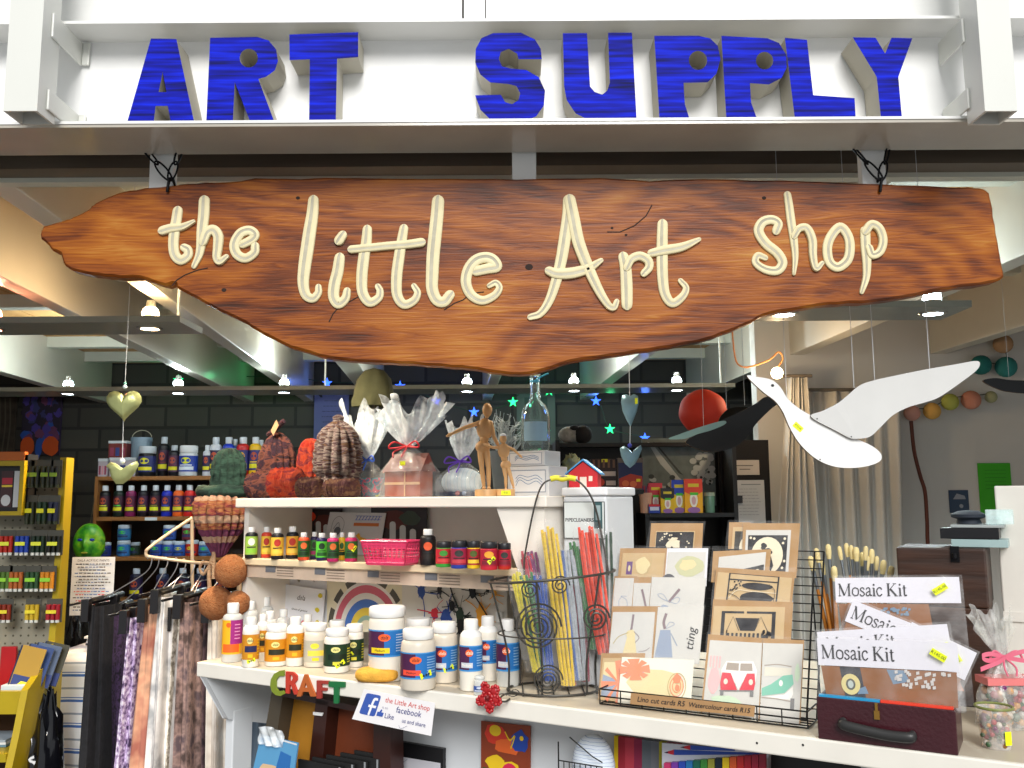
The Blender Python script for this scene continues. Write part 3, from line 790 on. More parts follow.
# right end: a wedge wider at the top
e0 = atp(497, 505, bp_(0, VS), V); e1 = atp(521, 578, bp_(0, VS), V)
ue0, ue1 = uv(e0)[0], uv(e1)[0]
m_ = MB(); z0, z1 = sl(ZM)-0.02, sl(ZTOP)-0.027
m_.hexa([(ue1, VS-0.003, z0), (ut1-0.012, VS-0.003, z0), (ut1-0.012, VS+0.012, z0), (ue1, VS+0.012, z0), (ue0, VS-0.003, z1), (ut1-0.012, VS-0.003, z1), (ut1-0.012, VS+0.012, z1), (ue0, VS+0.012, z1)])
part('right_wedge', m_, WARMW, su)
part('right_end', MB().box(ut1-0.03, VS+0.0125, 0.001, ut1-0.012, VS+VD-0.016, sl(ZTOP)-0.027), WARMW, su)
# patterned trim strip below middle shelf
SG = mat('slate_trim_block', C('6e7076'), 0.5); PK = mat('pinkish_trim', C('cdb7a2'), 0.6, var=0.15, vscale=20); TL = mat('trim_line', C('6b5a4c'), 0.6)
m_ = MB(); z = sl(ZM)-0.0185
m_.box(US0+0.002, VS+0.012, z-0.034, US1-0.002, VS+0.018, z, m=0)
for a in (0.12, 0.32, 0.52, 0.72, 0.9):
    u_ = US0+(US1-US0)*a; m_.box(u_-0.018, VS+0.0095, z-0.018, u_+0.018, VS+0.0117, z-0.002, m=1)
    for q in range(4): m_.box(u_+0.024, VS+0.0105, z-0.006-q*0.007, u_+0.085, VS+0.0117, z-0.0045-q*0.007, m=2)
part('trim_strip', m_, [PK, SG, TL], su)
# ------------------------------------------------------------ bottles, jars and tubs
def onz(px, py, z, r=0.0):
    p = atz(px, py, z); d = Vector((p.x, p.y, 0)).normalized(); return p+d*r
CLEAR = mat('cloudy_clear_plastic', (0.78, 0.80, 0.78), 0.25, alpha=0.62)
MILK = mat('milky_medium', C('e9e4d8'), 0.4, var=0.05)
MILKC = mat('creamy_medium', C('d9d0c0'), 0.3, var=0.06)
def lab_strip(mb, r, z0, z1, a0, a1, m): rect_cyl(mb, a0, a1, z0, z1, r, m, n=max(2, int(abs(a1-a0)/0.25)))
def style_blue(mb, r, z0, z1, v=0):
    H = z1-z0
    lab_strip(mb, r, z0, z1, -2.4, -0.15, 0); lab_strip(mb, r, z0, z1, -0.15, 2.4, 1)
    lab_strip(mb, r+.0004, z1-H*0.05, z1, -2.4, 2.4, 2); lab_strip(mb, r+.0004, z0, z0+H*0.06, -2.4, 2.4, 2)
    oval_cyl(mb, -0.15, z0+H*0.72, r*0.34, H*0.14, r+.0006, 3)
    write_cyl(mb, 'dala', -0.15, z0+H*0.72, r+.0009, H*0.19, 6, shear=0.3)
    lab_strip(mb, r+.0005, z0+H*0.14, z0+H*0.34, -0.95, 0.15, 4 if v else 5)
    write_cyl(mb, ['Medium', 'Medium', 'Retarder'][v], -0.4, z0+H*0.24, r+.0008, H*0.13, 6)
    for q in range(7): lab_strip(mb, r+.0005, z0+H*(0.2+q*0.1), z0+H*(0.235+q*0.1), 0.5, 1.15, 7)
STY_BLUE = lambda: [pm('4a1c46'), pm('1c6cb4'), pm('3f8fd0'), pm('f0602a'), pm('e8504a'), pm('c8cdd8'), pm('fff6e0'), pm('8fb4d8')]
def style_blue_y(mb, r, z0, z1, v=0): style_blue(mb, r, z0, z1, 1)
STY_BLUEY = lambda: [pm('4a1c46'), pm('1c6cb4'), pm('3f8fd0'), pm('f0602a'), pm('f2d21c'), pm('f2d21c'), INK, pm('b4c4dc')]
STY_BLUEO = lambda: [pm('4a1c46'), pm('1c6cb4'), pm('3f8fd0'), pm('f0602a'), pm('f0503a'), pm('f0503a'), INK, pm('8fb4d8')]
def style_gold(mb, r, z0, z1, v=0):
    H = z1-z0
    lab_strip(mb, r, z0, z1, -2.4, 2.4, 0)
    lab_strip(mb, r+.0004, z0+H*0.30, z0+H*0.55, -0.7, 0.75, 1)
    oval_cyl(mb, -0.1, z0+H*0.76, r*0.36, H*0.13, r+.0006, 2)
    write_cyl(mb, 'dala', -0.1, z0+H*0.76, r+.0009, H*0.17, 1, shear=0.3)
    lab_strip(mb, r+.0005, z0+H*0.08, z0+H*0.22, -0.3, 0.25, 3)
    for q in range(6): lab_strip(mb, r+.0005, z0+H*(0.15+q*0.12), z0+H*(0.2+q*0.12), 0.85, 1.3, 3)
STY_GOLD = lambda: [mat('gold_label', C('cf8a1e'), 0.35, var=0.25, vscale=60), pm('2a2a14'), pm('f4e68c'), pm('f2b21c')]
STY_GREY = lambda: [pm('b9b4a4'), pm('f2d650'), pm('f4e03c'), pm('f2d21c')]
STY_GREEN = lambda: [pm('14331c'), pm('0c2010'), pm('e8e08c'), pm('d9cf3c')]
STY_GOLD2 = lambda: [mat('gold_label', C('cf8a1e'), 0.35), pm('1f2450'), pm('f4e68c'), pm('e8c21c')]
def style_purple(mb, r, z0, z1, v=0):
    H = z1-z0
    lab_strip(mb, r, z0, z1, -2.4, -0.2, 0); lab_strip(mb, r, z0+H*0.3, z1, -0.2, 2.4, 1); lab_strip(mb, r, z0, z0+H*0.3, -0.2, 2.4, 0)
    lab_strip(mb, r+.0004, z0+H*0.06, z0+H*0.3, -1.0, 0.7, 2)
    for q in range(5): lab_strip(mb, r+.0005, z0+H*(0.45+q*0.1), z0+H*(0.48+q*0.1), 0.2, 0.8, 3)
    oval_cyl(mb, -0.4, z0+H*0.86, r*0.26, H*0.07, r+.0006, 2)
STY_PURPLE = lambda: [pm('f0b41e'), pm('a0247c'), pm('f0641e'), pm('e8a0c8')]
def style_small(mb, r, z0, z1, v=0):
    H = z1-z0
    lab_strip(mb, r, z0, z1, -2.4, 2.4, 0)
    oval_cyl(mb, 0, z0+H*0.7, r*0.55, H*0.2, r+.0006, 1)
    lab_strip(mb, r+.0005, z0+H*0.1, z0+H*0.32, -0.9, 0.9, 2)
    lab_strip(mb, r+.0005, z0+H*0.38, z0+H*0.44, -0.7, 0.7, 3)
def small(a, b, c, d='202020'): return lambda: [pm(a), pm(b), pm(c), pm(d)]
def vessel(name, label, cat, base, r, h, shape, body, cap, lab=None, style=None, mats=None, group=None, rz=0.0, sticker=None, seg=28, capc=None):
    """a bottle, jar or tub with its own cap and printed label"""
    t = thing(name, label, cat, base, rz, group)
    if shape == 'bottle': cr, chh, sh, top = r*0.55, h*0.17, h*0.10, 0.83
    elif shape == 'tall': cr, chh, sh, top = r*0.58, h*0.17, h*0.09, 0.83
    elif shape == 'jar': cr, chh, sh, top = r*0.88, h*0.17, h*0.12, 0.83
    elif shape == 'tub': cr, chh, sh, top = r*1.0, h*0.14, h*0.05, 0.86
    elif shape == 'flip': cr, chh, sh, top = r*0.62, h*0.16, h*0.13, 0.84
    else: cr, chh, sh, top = r*0.97, h*0.24, h*0.04, 0.76
    zb = h*top
    nr = cr*0.88
    prof = [(r*0.82, 0), (r*0.96, r*0.04), (r, r*0.14), (r, zb-sh-h*0.03), (r*0.985, zb-sh)]
    for q in range(1, 5):
        a = PI/2*q/4; prof.append((nr+(r*0.985-nr)*math.cos(a), zb-sh+(sh-h*0.01)*math.sin(a)))
    prof += [(nr, zb+0.002)]
    bd = part('body', MB().lathe(prof, seg), body, t)
    m_ = MB()
    rib = (lambda a, z: 1+0.012*math.cos(a*26)) if r > 0.012 else None
    m_.lathe([(cr*0.97, zb), (cr, zb+chh*0.08), (cr, zb+chh*0.86), (cr*0.93, h-0.0003), (cr*0.5, h), (0.0001, h)], 52 if rib else 20, fr=rib)
    if shape == 'flip': m_.lathe([(r*0.97, zb-sh*0.9), (r*0.93, zb-sh*0.4), (cr*1.05, zb)], 28)
    part('cap', m_, cap, t)
    if style:
        l0, l1 = lab or (0.16, 0.62)
        m_ = MB(); style(m_, r+0.0006, h*l0, h*l1)
        part('label', m_, mats(), t)
    if sticker:
        m_ = MB(); sa, sz, tl = sticker
        q = 0.008*(r/0.03)**0.5
        vs = []
        for (a, b) in ((-1.5, -.7), (1.5, -.7), (1.5, .7), (-1.5, .7)):
            aa = a*math.cos(tl)-b*math.sin(tl); bb = a*math.sin(tl)+b*math.cos(tl)
            an = sa+aa*q/r; vs.append(((r+.0018)*math.sin(an), -(r+.0018)*math.cos(an), h*sz+bb*q))
        m_.add(vs, [(0, 1, 2, 3)])
        for k_ in (-0.7, 0, 0.7):
            an = sa+k_*q*math.cos(tl)/r; z = h*sz+k_*q*math.sin(tl); d = q*0.22
            m_.add([((r+.0024)*math.sin(an+x_/r), -(r+.0024)*math.cos(an+x_/r), z+y_) for x_, y_ in ((-d, -d), (d, -d), (d, d), (-d, d))], [(0, 1, 2, 3)], m=1)
        part('price_sticker', m_, [STICK, INK], bd, label='fluorescent yellow price sticker')
    return t
def on_top(name, label, cat, z, x0, x1, yb, yt, shape, body, cap, back=0.0, **k):
    cx = (x0+x1)/2; p = atz(cx, yb, z); r = (x1-x0)/2*p.y/F
    p = onz(cx, yb, z, r)
    h = at(cx, yt, p.y).z-z
    r = (x1-x0)/2*p.y/F
    face = math.atan2(p.x, p.y)
    return vessel(name, label, cat, (p.x, p.y, z+0.0003), r, h, shape, body, cap, rz=-face, **k)
G = 'paint mediums on the counter'
T = on_top
T('paint_medium_bottle', 'tall clear bottle with yellow and purple label at left end of the counter', 'bottle', ZT, 222, 241, 663, 603, 'tall', CLEAR, CAPW, lab=(.14, .72), style=style_purple, mats=STY_PURPLE, group=G)
T('paint_medium_bottle', 'white flip-top bottle with gold and navy label beside the yellow and purple bottle', 'bottle', ZT, 242, 258, 668, 617, 'flip', MILK, CAPW, lab=(.16, .66), style=style_gold, mats=STY_GOLD2, group=G, sticker=(0.1, 0.14, 0.3))
T('paint_medium_bottle', 'clear bottle with white cap at back behind the gold and navy bottle', 'bottle', ZT, 241, 257, 654, 601, 'tall', CLEAR, CAPW, group=G)
T('paint_medium_bottle', 'clear bottle with white cap at the very back below the knitted hats', 'bottle', ZT, 256, 272, 650, 597, 'tall', CLEAR, CAPW, group=G)
T('paint_medium_bottle', 'slim white bottle with gold label half hidden behind the gold jar', 'bottle', ZT, 256, 268, 662, 614, 'flip', MILK, CAPW, lab=(.2, .66), style=style_gold, mats=STY_GOLD, group=G)
T('paint_medium_bottle', 'clear bottle behind the gold jar with only its white cap showing', 'bottle', ZT, 262, 276, 657, 611, 'tall', CLEAR, CAPW, group=G)
T('paint_medium_jar', 'wide jar with gold and green label near left end of the counter', 'jar', ZT, 265, 287, 667, 624, 'jar', MILK, CAPW, lab=(.12, .66), style=style_gold, mats=STY_GOLD, group=G)
T('paint_medium_bottle', 'clear bottle standing behind the gold flip-top bottle', 'bottle', ZT, 276, 289, 655, 609, 'tall', CLEAR, CAPW, group=G)
T('paint_medium_bottle', 'white flip-top bottle with gold and black label between two jars', 'bottle', ZT, 286, 303, 667, 617, 'flip', MILK, CAPW, lab=(.18, .68), style=style_gold, mats=STY_GOLD, group=G)
T('paint_medium_bottle', 'milky bottle behind the grey and yellow labelled jar', 'bottle', ZT, 300, 314, 658, 614, 'tall', MILK, CAPW, group=G)
T('paint_medium_jar', 'jar with grey and yellow label on the counter', 'jar', ZT, 304, 327, 668, 623, 'jar', MILKC, CAPW, lab=(.12, .62), style=style_gold, mats=STY_GREY, group=G)
T('paint_medium_jar', 'milky jar behind the two dark green labelled jars', 'jar', ZT, 328, 345, 661, 620, 'jar', MILKC, CAPW, group=G)
T('paint_medium_jar', 'jar with dark green label in front of its twin', 'jar', ZT, 324, 349, 674, 628, 'jar', MILK, CAPW, lab=(.16, .66), style=style_gold, mats=STY_GREEN, group=G, sticker=(0.25, 0.22, 0.5))
T('paint_medium_jar', 'jar with dark green and yellow label just behind its twin', 'jar', ZT, 345, 363, 668, 624, 'jar', MILK, CAPW, lab=(.14, .66), style=style_gold, mats=STY_GREEN, group=G, sticker=(-0.5, 0.3, 0.6))
T('paint_medium_tub', 'big white tub with blue and yellow label, largest on the counter', 'tub', ZT, 369, 404, 683, 606, 'tub', MILK, CAPW, lab=(.34, .70), style=style_blue_y, mats=STY_BLUEY, group=G)
T('paint_medium_jar', 'white capped jar hidden behind the orange striped blue jar', 'jar', ZT, 405, 431, 672, 618, 'jar', MILKC, CAPW, group=G)
T('paint_medium_jar', 'wide jar with blue label and orange stripe near the counter edge', 'jar', ZT, 401, 435, 692, 628, 'jar', MILKC, CAPW, lab=(.2, .63), style=style_blue_y, mats=STY_BLUEO, group=G, sticker=(0.45, 0.27, 0.3))
T('paint_medium_jar', 'jar with blue and purple label between the orange striped jar and the blue bottles', 'jar', ZT, 431, 457, 684, 622, 'jar', MILKC, CAPW, lab=(.2, .62), style=style_blue, mats=STY_BLUE, group=G, sticker=(0.35, 0.25, 0.35))
T('paint_medium_bottle', 'clear bottle with white cap behind the right hand blue bottles', 'bottle', ZT, 493, 506, 670, 612, 'tall', CLEAR, CAPW, group=G)
T('paint_medium_bottle', 'white bottle with blue label, in front of its twin', 'bottle', ZT, 460, 482, 692, 619, 'flip', MILK, CAPW, lab=(.28, .64), style=style_blue, mats=STY_BLUE, group=G)
T('paint_medium_bottle', 'white bottle with blue label just behind its twin', 'bottle', ZT, 478, 498, 682, 616, 'flip', MILK, CAPW, lab=(.28, .64), style=style_blue, mats=STY_BLUE, group=G)
T('paint_medium_bottle', 'clear bottle with blue label beside the wire basket', 'bottle', ZT, 497, 519, 688, 619, 'tall', CLEAR, CAPW, lab=(.24, .66), style=style_blue, mats=STY_BLUE, group=G)
T('small_glass_jar', 'tiny clear glass jar in front of the white blue labelled bottles', 'jar', ZT, 474, 485, 696, 676, 'jar', CLEAR, CLEAR, lab=(.2, .5), style=style_small, mats=small('2a50a0', 'd0d8e8', 'd0d8e8'))
# soap-like sponge
p = onz(377, 684, ZT, 0.03)
m_ = MB(); m_.ball((0, 0, 0.0165), 1, 28, sc=(1, 1, 1), fr=lambda a, t: 1)
m_.v = [(math.copysign(abs(x)**0.6, x)*0.051, math.copysign(abs(y)**0.7, y)*0.03, 0.0165+math.copysign(abs(z-0.0165)**0.7, z-0.0165)*0.0165) for x, y, z in m_.v]
o = build('sponge', m_, mat('yellow_sponge', C('e0a63c'), 0.8, var=0.15, vscale=60, bump=0.3, bscale=200), loc=(p.x, p.y, ZT), rot=(0, 0, TH+0.5)); tag(o, 'yellow oval sponge lying in front of the big white tub', 'sponge')

# ---- middle shelf
G = 'small paint bottles on the middle shelf'
def S(x0, x1, yb, yt, body, st, lab, cap=CAPW, shape='tall', nm='paint_bottle', cat='bottle', grp=None, lz=(.12, .70), **k):
    T(nm, lab, cat, ZM, x0, x1, yb, yt, shape, pm(body), cap, lab=lz, style=style_small, mats=small(*st), group=grp or G, **k)
S(300, 309, 553, 526, 'c83c28', ('e8b030', 'a02818', 'e8c040'), 'paint bottle in the back row, only its white cap showing above the others')
S(245, 257, 558.5, 527, '101418', ('9cc050', 'e8ecd8', '8cc83c'), 'black paint bottle with green label, leftmost on the middle shelf')
S(261, 271, 558, 527, 'd0402c', ('f0c040', 'b83020', 'f0d04c'), 'red paint bottle with yellow label on the middle shelf')
S(271, 283, 559.5, 528, '14141a', ('f0c040', 'b83020', 'f0d04c'), 'black paint bottle with yellow label beside the red one')
S(286, 298, 559, 526.5, '14141c', ('e8a838', 'b83020', 'e8c850'), 'black paint bottle with yellow label beside the orange-red bottle')
S(310, 318, 559.5, 532, '281c48', ('3c7838', '283018', 'a03060'), 'slim violet paint bottle half hidden on the middle shelf')
S(298, 309, 560.5, 532.5, 'e0502c', ('285c28', 'f06a2c', '183818'), 'orange-red paint bottle with dark green label')
S(316, 327, 561, 533, '201c50', ('5cc83c', '183818', '285c28'), 'navy paint bottle with bright green label')
S(338, 345, 560.5, 532.5, 'e8b820', ('e0b030', '285c28', '183818'), 'slim yellow paint bottle half hidden between two magenta ones')
S(327, 338.5, 562, 533, 'c02468', ('285c28', 'e07028', '183818'), 'magenta paint bottle left of the slim yellow one')
S(345, 357, 562, 532.5, 'b8205c', ('285c28', 'e07028', '183818'), 'magenta paint bottle with lime sticker right of the slim yellow one', sticker=(0.5, 0.45, 0.9))
S(420, 435.5, 565.5, 529, '100c10', ('14100f', 'e0582c', '241c18'), 'black glass bottle with orange emblem beside the pink basket')
DK = mat('black_jar_lid', (0.014, 0.014, 0.018), 0.4)
G2 = 'small black-lidded jars on the middle shelf'
for i, (a, b, yb, yt, bc, st, l) in enumerate([(436, 451, 567.5, 541.5, '3c9c38', ('b82430', '3c8c30', 'd04040'), 'green bottomed jar with black lid, first of the lidded row'),
        (467, 480, 569, 541, 'e8c020', ('a82430', '4c5c20', 'e8c83c'), 'yellow bottomed jar with black lid in the lidded row'),
        (451, 467, 569, 540.5, '283c98', ('982440', '30302c', 'c04048'), 'blue bottomed jar with black lid in the lidded row'),
        (480.5, 497.5, 570.5, 541.5, 'c82838', ('a81c34', 'e8a030', '7c2030'), 'red bottomed jar with black lid and yellow price sticker'),
        (498, 511, 570, 543, 'c03020', ('a81c34', '30302c', '7c2030'), 'red bottomed jar with black lid at right end of the lidded row')]):
    S(a, b, yb, yt, bc, st, l, cap=DK, shape='lid', nm='paint_jar', cat='jar', grp=G2, lz=(.14, .72), sticker=(0.3, 0.35, 0.7) if 'sticker' in l else None)
# pink basket
p0 = onz(392, 566, ZM, 0.05)
bk = thing('plastic_basket', 'small pink plastic basket with pierced sides on the middle shelf', 'basket', (p0.x, p0.y, ZM), TH+0.12)
PINK = pm('e0406c', 0.35)
W_, D_, H_ = 0.066, 0.040, 0.060
m_ = MB()
def bpt(u, v, z):                                # u,v in -1..1 ; flares upward
    s_ = 0.80+0.20*z/H_; return (u*W_*s_, v*D_*s_, z)
m_.box(-W_*.8, -D_*.8, 0, W_*.8, D_*.8, 0.003)
for (c0, c1) in (((-1, -1), (1, -1)), ((1, -1), (1, 1)), ((1, 1), (-1, 1)), ((-1, 1), (-1, -1))):
    def wp(t, z): return Vector(bpt(c0[0]+(c1[0]-c0[0])*t, c0[1]+(c1[1]-c0[1])*t, z))
    for z in (0.006, 0.019, 0.028, 0.037, 0.050, 0.0585):
        m_.tube([wp(0, z), wp(1, z)], 0.0028 if z > 0.05 or z < 0.01 else 0.0014, 6)
    nn = 9 if c0[1] == c1[1] else 6
    for q in range(nn+1): m_.tube([wp(q/nn, 0.002), wp(q/nn, 0.056)], 0.0015 if 0 < q < nn else 0.0025, 5)
    for za, zb2 in ((0.0, 0.015), (0.043, 0.058)):
        m_.hexa([wp(0, za), wp(1, za), wp(1, zb2), wp(0, zb2)]+[wp(t, z)*0.985 for t, z in ((0, za), (1, za), (1, zb2), (0, zb2))])
part('basket_body', m_, PINK, bk)
# cards and posters leaning at the back of the middle shelf
def panel_on(v, name, label, cat, c4, mats, draw=None, th=0.002, group=None, z_min=None):
    """a flat card in a plane parallel to the counter front; c4 = picture corners TL,TR,BR,BL"""
    P4 = [atp(a, b, bp_(0, v), V) for a, b in c4]
    if z_min is not None:
        for q in (2, 3): P4[q].z = z_min
    base = (P4[2]+P4[3])/2
    L_ = [((q-base).dot(U), q.z-base.z) for q in P4]
    t = thing(name, label, cat, base, TH, group)
    m_ = MB(); m_.prism([L_[3], L_[2], L_[1], L_[0]], 0, th)
    sh = part('sheet', m_, mats[0], t)
    if draw:
        def mp(a, b):                            # unit square -> card
            x0 = L_[3][0]*(1-a)+L_[2][0]*a; x1 = L_[0][0]*(1-a)+L_[1][0]*a
            z0 = L_[3][1]*(1-a)+L_[2][1]*a; z1 = L_[0][1]*(1-a)+L_[1][1]*a
            return (x0*(1-b)+x1*b, z0*(1-b)+z1*b)
        d = Draw(mp); draw(d)
        part('print', d.mb, mats[1:], sh)
    return t
class Draw:
    """flat printed shapes in unit coordinates of a card"""
    def __init__(s, mp, y=-0.0006): s.mp = mp; s.mb = MB(); s.y = y
    def nxt(s): s.y -= 0.00012; return s.y
    def poly(s, pts, m=0): poly(s.mb, [s.mp(*p) for p in pts], s.nxt(), m)
    def rect(s, a, b, c, d, m=0): s.poly([(a, b), (c, b), (c, d), (a, d)], m)
    def oval(s, a, b, ra, rb, m=0, n=18, rot=0):
        s.poly([(a+ra*math.cos(2*PI*k/n)*math.cos(rot)-rb*math.sin(2*PI*k/n)*math.sin(rot), b+ra*math.cos(2*PI*k/n)*math.sin(rot)+rb*math.sin(2*PI*k/n)*math.cos(rot)) for k in range(n)], m)
    def line(s, pts, wd, m=0, smooth=True):
        q = [Vector((*s.mp(*p), 0)) for p in pts]
        if smooth and len(q) > 2: q = catmull(q, 5)
        line2(s.mb, [(v.x, v.y) for v in q], wd, s.nxt(), m)
    def text(s, t, a, b, hgt, m=0, rot=0, **k):
        x, z = s.mp(a, b); x1, z1 = s.mp(a+0.01, b); an = math.atan2(z1-z, x1-x)+rot
        vs, fs = text_geo(t, hgt, **k); y = s.nxt()
        s.mb.add([(x+p*math.cos(an)-q*math.sin(an), y, z+p*math.sin(an)+q*math.cos(an)) for p, q in vs], fs, m=m)
    def blob(s, a, b, ra, rb, m=0, n=14, j=0.3, rnd=None):
        R_ = rnd or random
        s.poly([(a+ra*(1-j*R_.random())*math.cos(2*PI*k/n), b+rb*(1-j*R_.random())*math.sin(2*PI*k/n)) for k in range(n)], m)
DKP = mat('dark_printed_card', C('251419'), 0.35, var=0.5, vscale=25)
def d_dala(d):
    d.oval(0.28, 0.80, 0.22, 0.17, 0); d.text('dala', 0.28, 0.8, 0.012, 1, shear=0.3)
    d.blob(0.7, 0.6, 0.25, 0.3, 3)
    for q, x in enumerate((0.55, 0.7, 0.86)): d.rect(x-0.05, 0.25-q*0.05, x+0.05, 0.62-q*0.08, 2); d.oval(x, 0.62-q*0.08, 0.05, 0.06, 2)
def d_dark(d):
    d.blob(0.4, 0.7, 0.34, 0.25, 3); d.blob(0.7, 0.75, 0.2, 0.2, 4)
    for q, x in enumerate((0.40, 0.58, 0.76)): d.rect(x-0.055, 0.2-q*0.05, x+0.055, 0.6-q*0.08, 2); d.oval(x, 0.6-q*0.08, 0.055, 0.07, 2)
POSTM = [DKP, pm('e8461c'), pm('f2c81c'), pm('c8ccd0'), pm('5c2620'), pm('3c4a40')]
panel_on(VS+VD-0.030, 'paint_poster', 'dark poster with red and yellow dala oval leaning behind the small bottles', 'poster', [(291, 509), (342, 509), (342, 548), (291, 546)], POSTM, d_dala)
panel_on(VS+VD-0.030, 'paint_poster', 'dark poster with three white bottles behind the pink basket', 'poster', [(371, 507), (427, 507), (427, 552), (371, 550)], POSTM, d_dark)
def d_card(d):
    d.line([(0.08, 0.55), (0.1, 0.8), (0.2, 0.9), (0.3, 0.75), (0.28, 0.5)], 0.0012, 0); d.line([(0.12, 0.6), (0.2, 0.75), (0.24, 0.5)], 0.0016, 0)
    d.oval(0.2, 0.55, 0.06, 0.1, 0)
    for q in range(8): d.line([(0.5+q*0.055, 0.82), (0.53+q*0.055, 0.92)], 0.002, 1)
    d.line([(0.49, 0.82), (0.93, 0.84)], 0.0012, 1); d.line([(0.49, 0.92), (0.95, 0.92)], 0.0012, 1)
    d.rect(0.48, 0.68, 0.92, 0.755, 2)
    d.poly([(0.55, 0.45), (0.62, 0.35), (0.72, 0.2), (0.78, 0.2), (0.74, 0.38), (0.64, 0.42), (0.60, 0.52)], 3)
panel_on(VS+VD-0.036, 'leaning_card', 'white card with blue and orange lettering leaning behind the pink basket', 'card', [(330, 512), (386, 513), (379, 562), (322, 562)], [pm('e0e0e4'), pm('6a6e78'), pm('3a68c8'), pm('d87838'), pm('f0b830')], d_card, z_min=ZM+0.0004)
# things on the counter below the middle shelf
def d_rain(d):
    for r0, r1, m in ((0.98, 0.86, 5), (0.86, 0.80, 0), (0.80, 0.66, 1), (0.66, 0.55, 0), (0.55, 0.40, 2), (0.40, 0.26, 3), (0.26, 0.18, 4)):
        n = 22; pts = []
        for k in range(n+1): a = PI*k/n; pts.append((0.5+0.5*r0*math.cos(a), 0.03+0.94*r0*math.sin(a)))
        for k in range(n, -1, -1): a = PI*k/n; pts.append((0.5+0.5*r1*math.cos(a), 0.03+0.94*r1*math.sin(a)))
        for k in range(n):
            a0, a1 = PI*k/n, PI*(k+1)/n
            if m == 5 and k % 3 == 0: continue
            d.poly([(0.5+0.5*r0*math.cos(a0), 0.03+0.94*r0*math.sin(a0)), (0.5+0.5*r0*math.cos(a1), 0.03+0.94*r0*math.sin(a1)), (0.5+0.5*r1*math.cos(a1), 0.03+0.94*r1*math.sin(a1)), (0.5+0.5*r1*math.cos(a0), 0.03+0.94*r1*math.sin(a0))], m)
            d.y += 0.00012
VB = VS+0.16
panel_on(VB+0.012, 'rainbow_picture', 'painted rainbow picture standing under the middle shelf behind the jars', 'picture', [(327, 572), (408, 572), (408, 632), (327, 632)], [pm('e8e0c4', 0.7), pm('ece8e2'), pm('d4687c'), pm('4c78c8'), pm('ecd050'), pm('98b8a8'), pm('5a564c')], d_rain)
def d_spl(d):
    R_ = random.Random(12)
    def sp(a, b, s_, m, dr=6):
        d.blob(a, b, 0.035*s_, 0.11*s_, m, j=0.5, rnd=R_)
        for k in range(dr):
            an = R_.uniform(0, 2*PI); L = R_.uniform(0.05, 0.15)*s_
            d.line([(a, b), (a+L*0.5*math.cos(an)+R_.uniform(-.02, .02), b+L*math.sin(an)), (a+L*math.cos(an), b+L*1.6*math.sin(an))], R_.uniform(0.001, 0.003), m)
    sp(0.2, 0.7, 1.3, 0); d.line([(0.2, 0.7), (0.23, 0.4), (0.22, 0.12)], 0.003, 0)
    sp(0.33, 0.35, 1.2, 1); sp(0.38, 0.75, 0.9, 2); sp(0.45, 0.28, 1.9, 0, 9); sp(0.5, 0.5, 1, 2, 9)
    d.line([(0.46, 0.98), (0.53, 0.6), (0.62, 0.35), (0.75, 0.3)], 0.0045, 2); sp(0.58, 0.35, 1.5, 4, 9); sp(0.7, 0.75, 1.2, 2, 9)
    sp(0.78, 0.4, 2.0, 3, 7); d.line([(0.65, 0.9), (0.76, 0.6), (0.85, 0.35)], 0.004, 2); sp(0.9, 0.75, 0.9, 3); sp(0.6, 0.15, 1.7, 2, 10); d.line([(0.7, 0.95), (0.85, 0.88), (0.95, 0.97)], 0.0025, 2); sp(0.85, 0.8, 0.6, 2, 8); sp(0.28, 0.9, 0.5, 0, 5)
panel_on(VB, 'splatter_picture', 'white picture with blue red black and orange paint splatters under the middle shelf', 'picture', [(402, 572), (507, 579), (507, 640), (402, 632)], [pm('dcd8d0', 0.7), pm('2c4c98'), pm('d0283c'), pm('141418'), pm('e8a02c'), pm('24382c')], d_spl)
# crown-edged white paper and the handwritten dala card
P4 = [atp(a, b, bp_(0, VB+0.02), V) for a, b in ((276, 640), (276, 572), (283, 583), (290, 568), (299, 583), (306, 567), (314, 583), (322, 567), (331, 596), (331, 645))]
base = P4[0]*0.5+P4[-1]*0.5; base.z = min(P4[0].z, P4[-1].z)
m_ = MB(); m_.prism([((q-base).dot(U), q.z-base.z) for q in P4], 0, 0.0015)
o = build('zigzag_paper', m_, pm('f2f2f4', 0.7), loc=base, rot=(0, 0, TH)); tag(o, 'white paper with zigzag top behind the handwritten dala card', 'paper')
def d_hand(d):
    d.text('dala', 0.52, 0.72, 0.021, 0, shear=0.35)
    d.text('choice of genuine', 0.5, 0.42, 0.0088, 0, shear=0.35)
    for x, s_ in ((0.35, 1), (0.48, 1.3), (0.6, 1.0), (0.7, 1.4), (0.25, 0.8), (0.42, 0.8)): d.blob(x, 0.10, 0.05*s_, 0.10*s_, 1)
    for a, b in ((0.92, 0.85), (0.88, 0.5), (0.9, 0.2), (0.8, 0.12)): d.blob(a, b, 0.05, 0.07, 2)
panel_on(VB+0.004, 'handwritten_card', 'white card handwritten dala with pink and yellow marks on the counter', 'card', [(277, 583), (325, 590), (322, 632), (276, 622)], [pm('f0f2f8', 0.7), INK, pm('d85078'), pm('e0cc30')], d_hand)
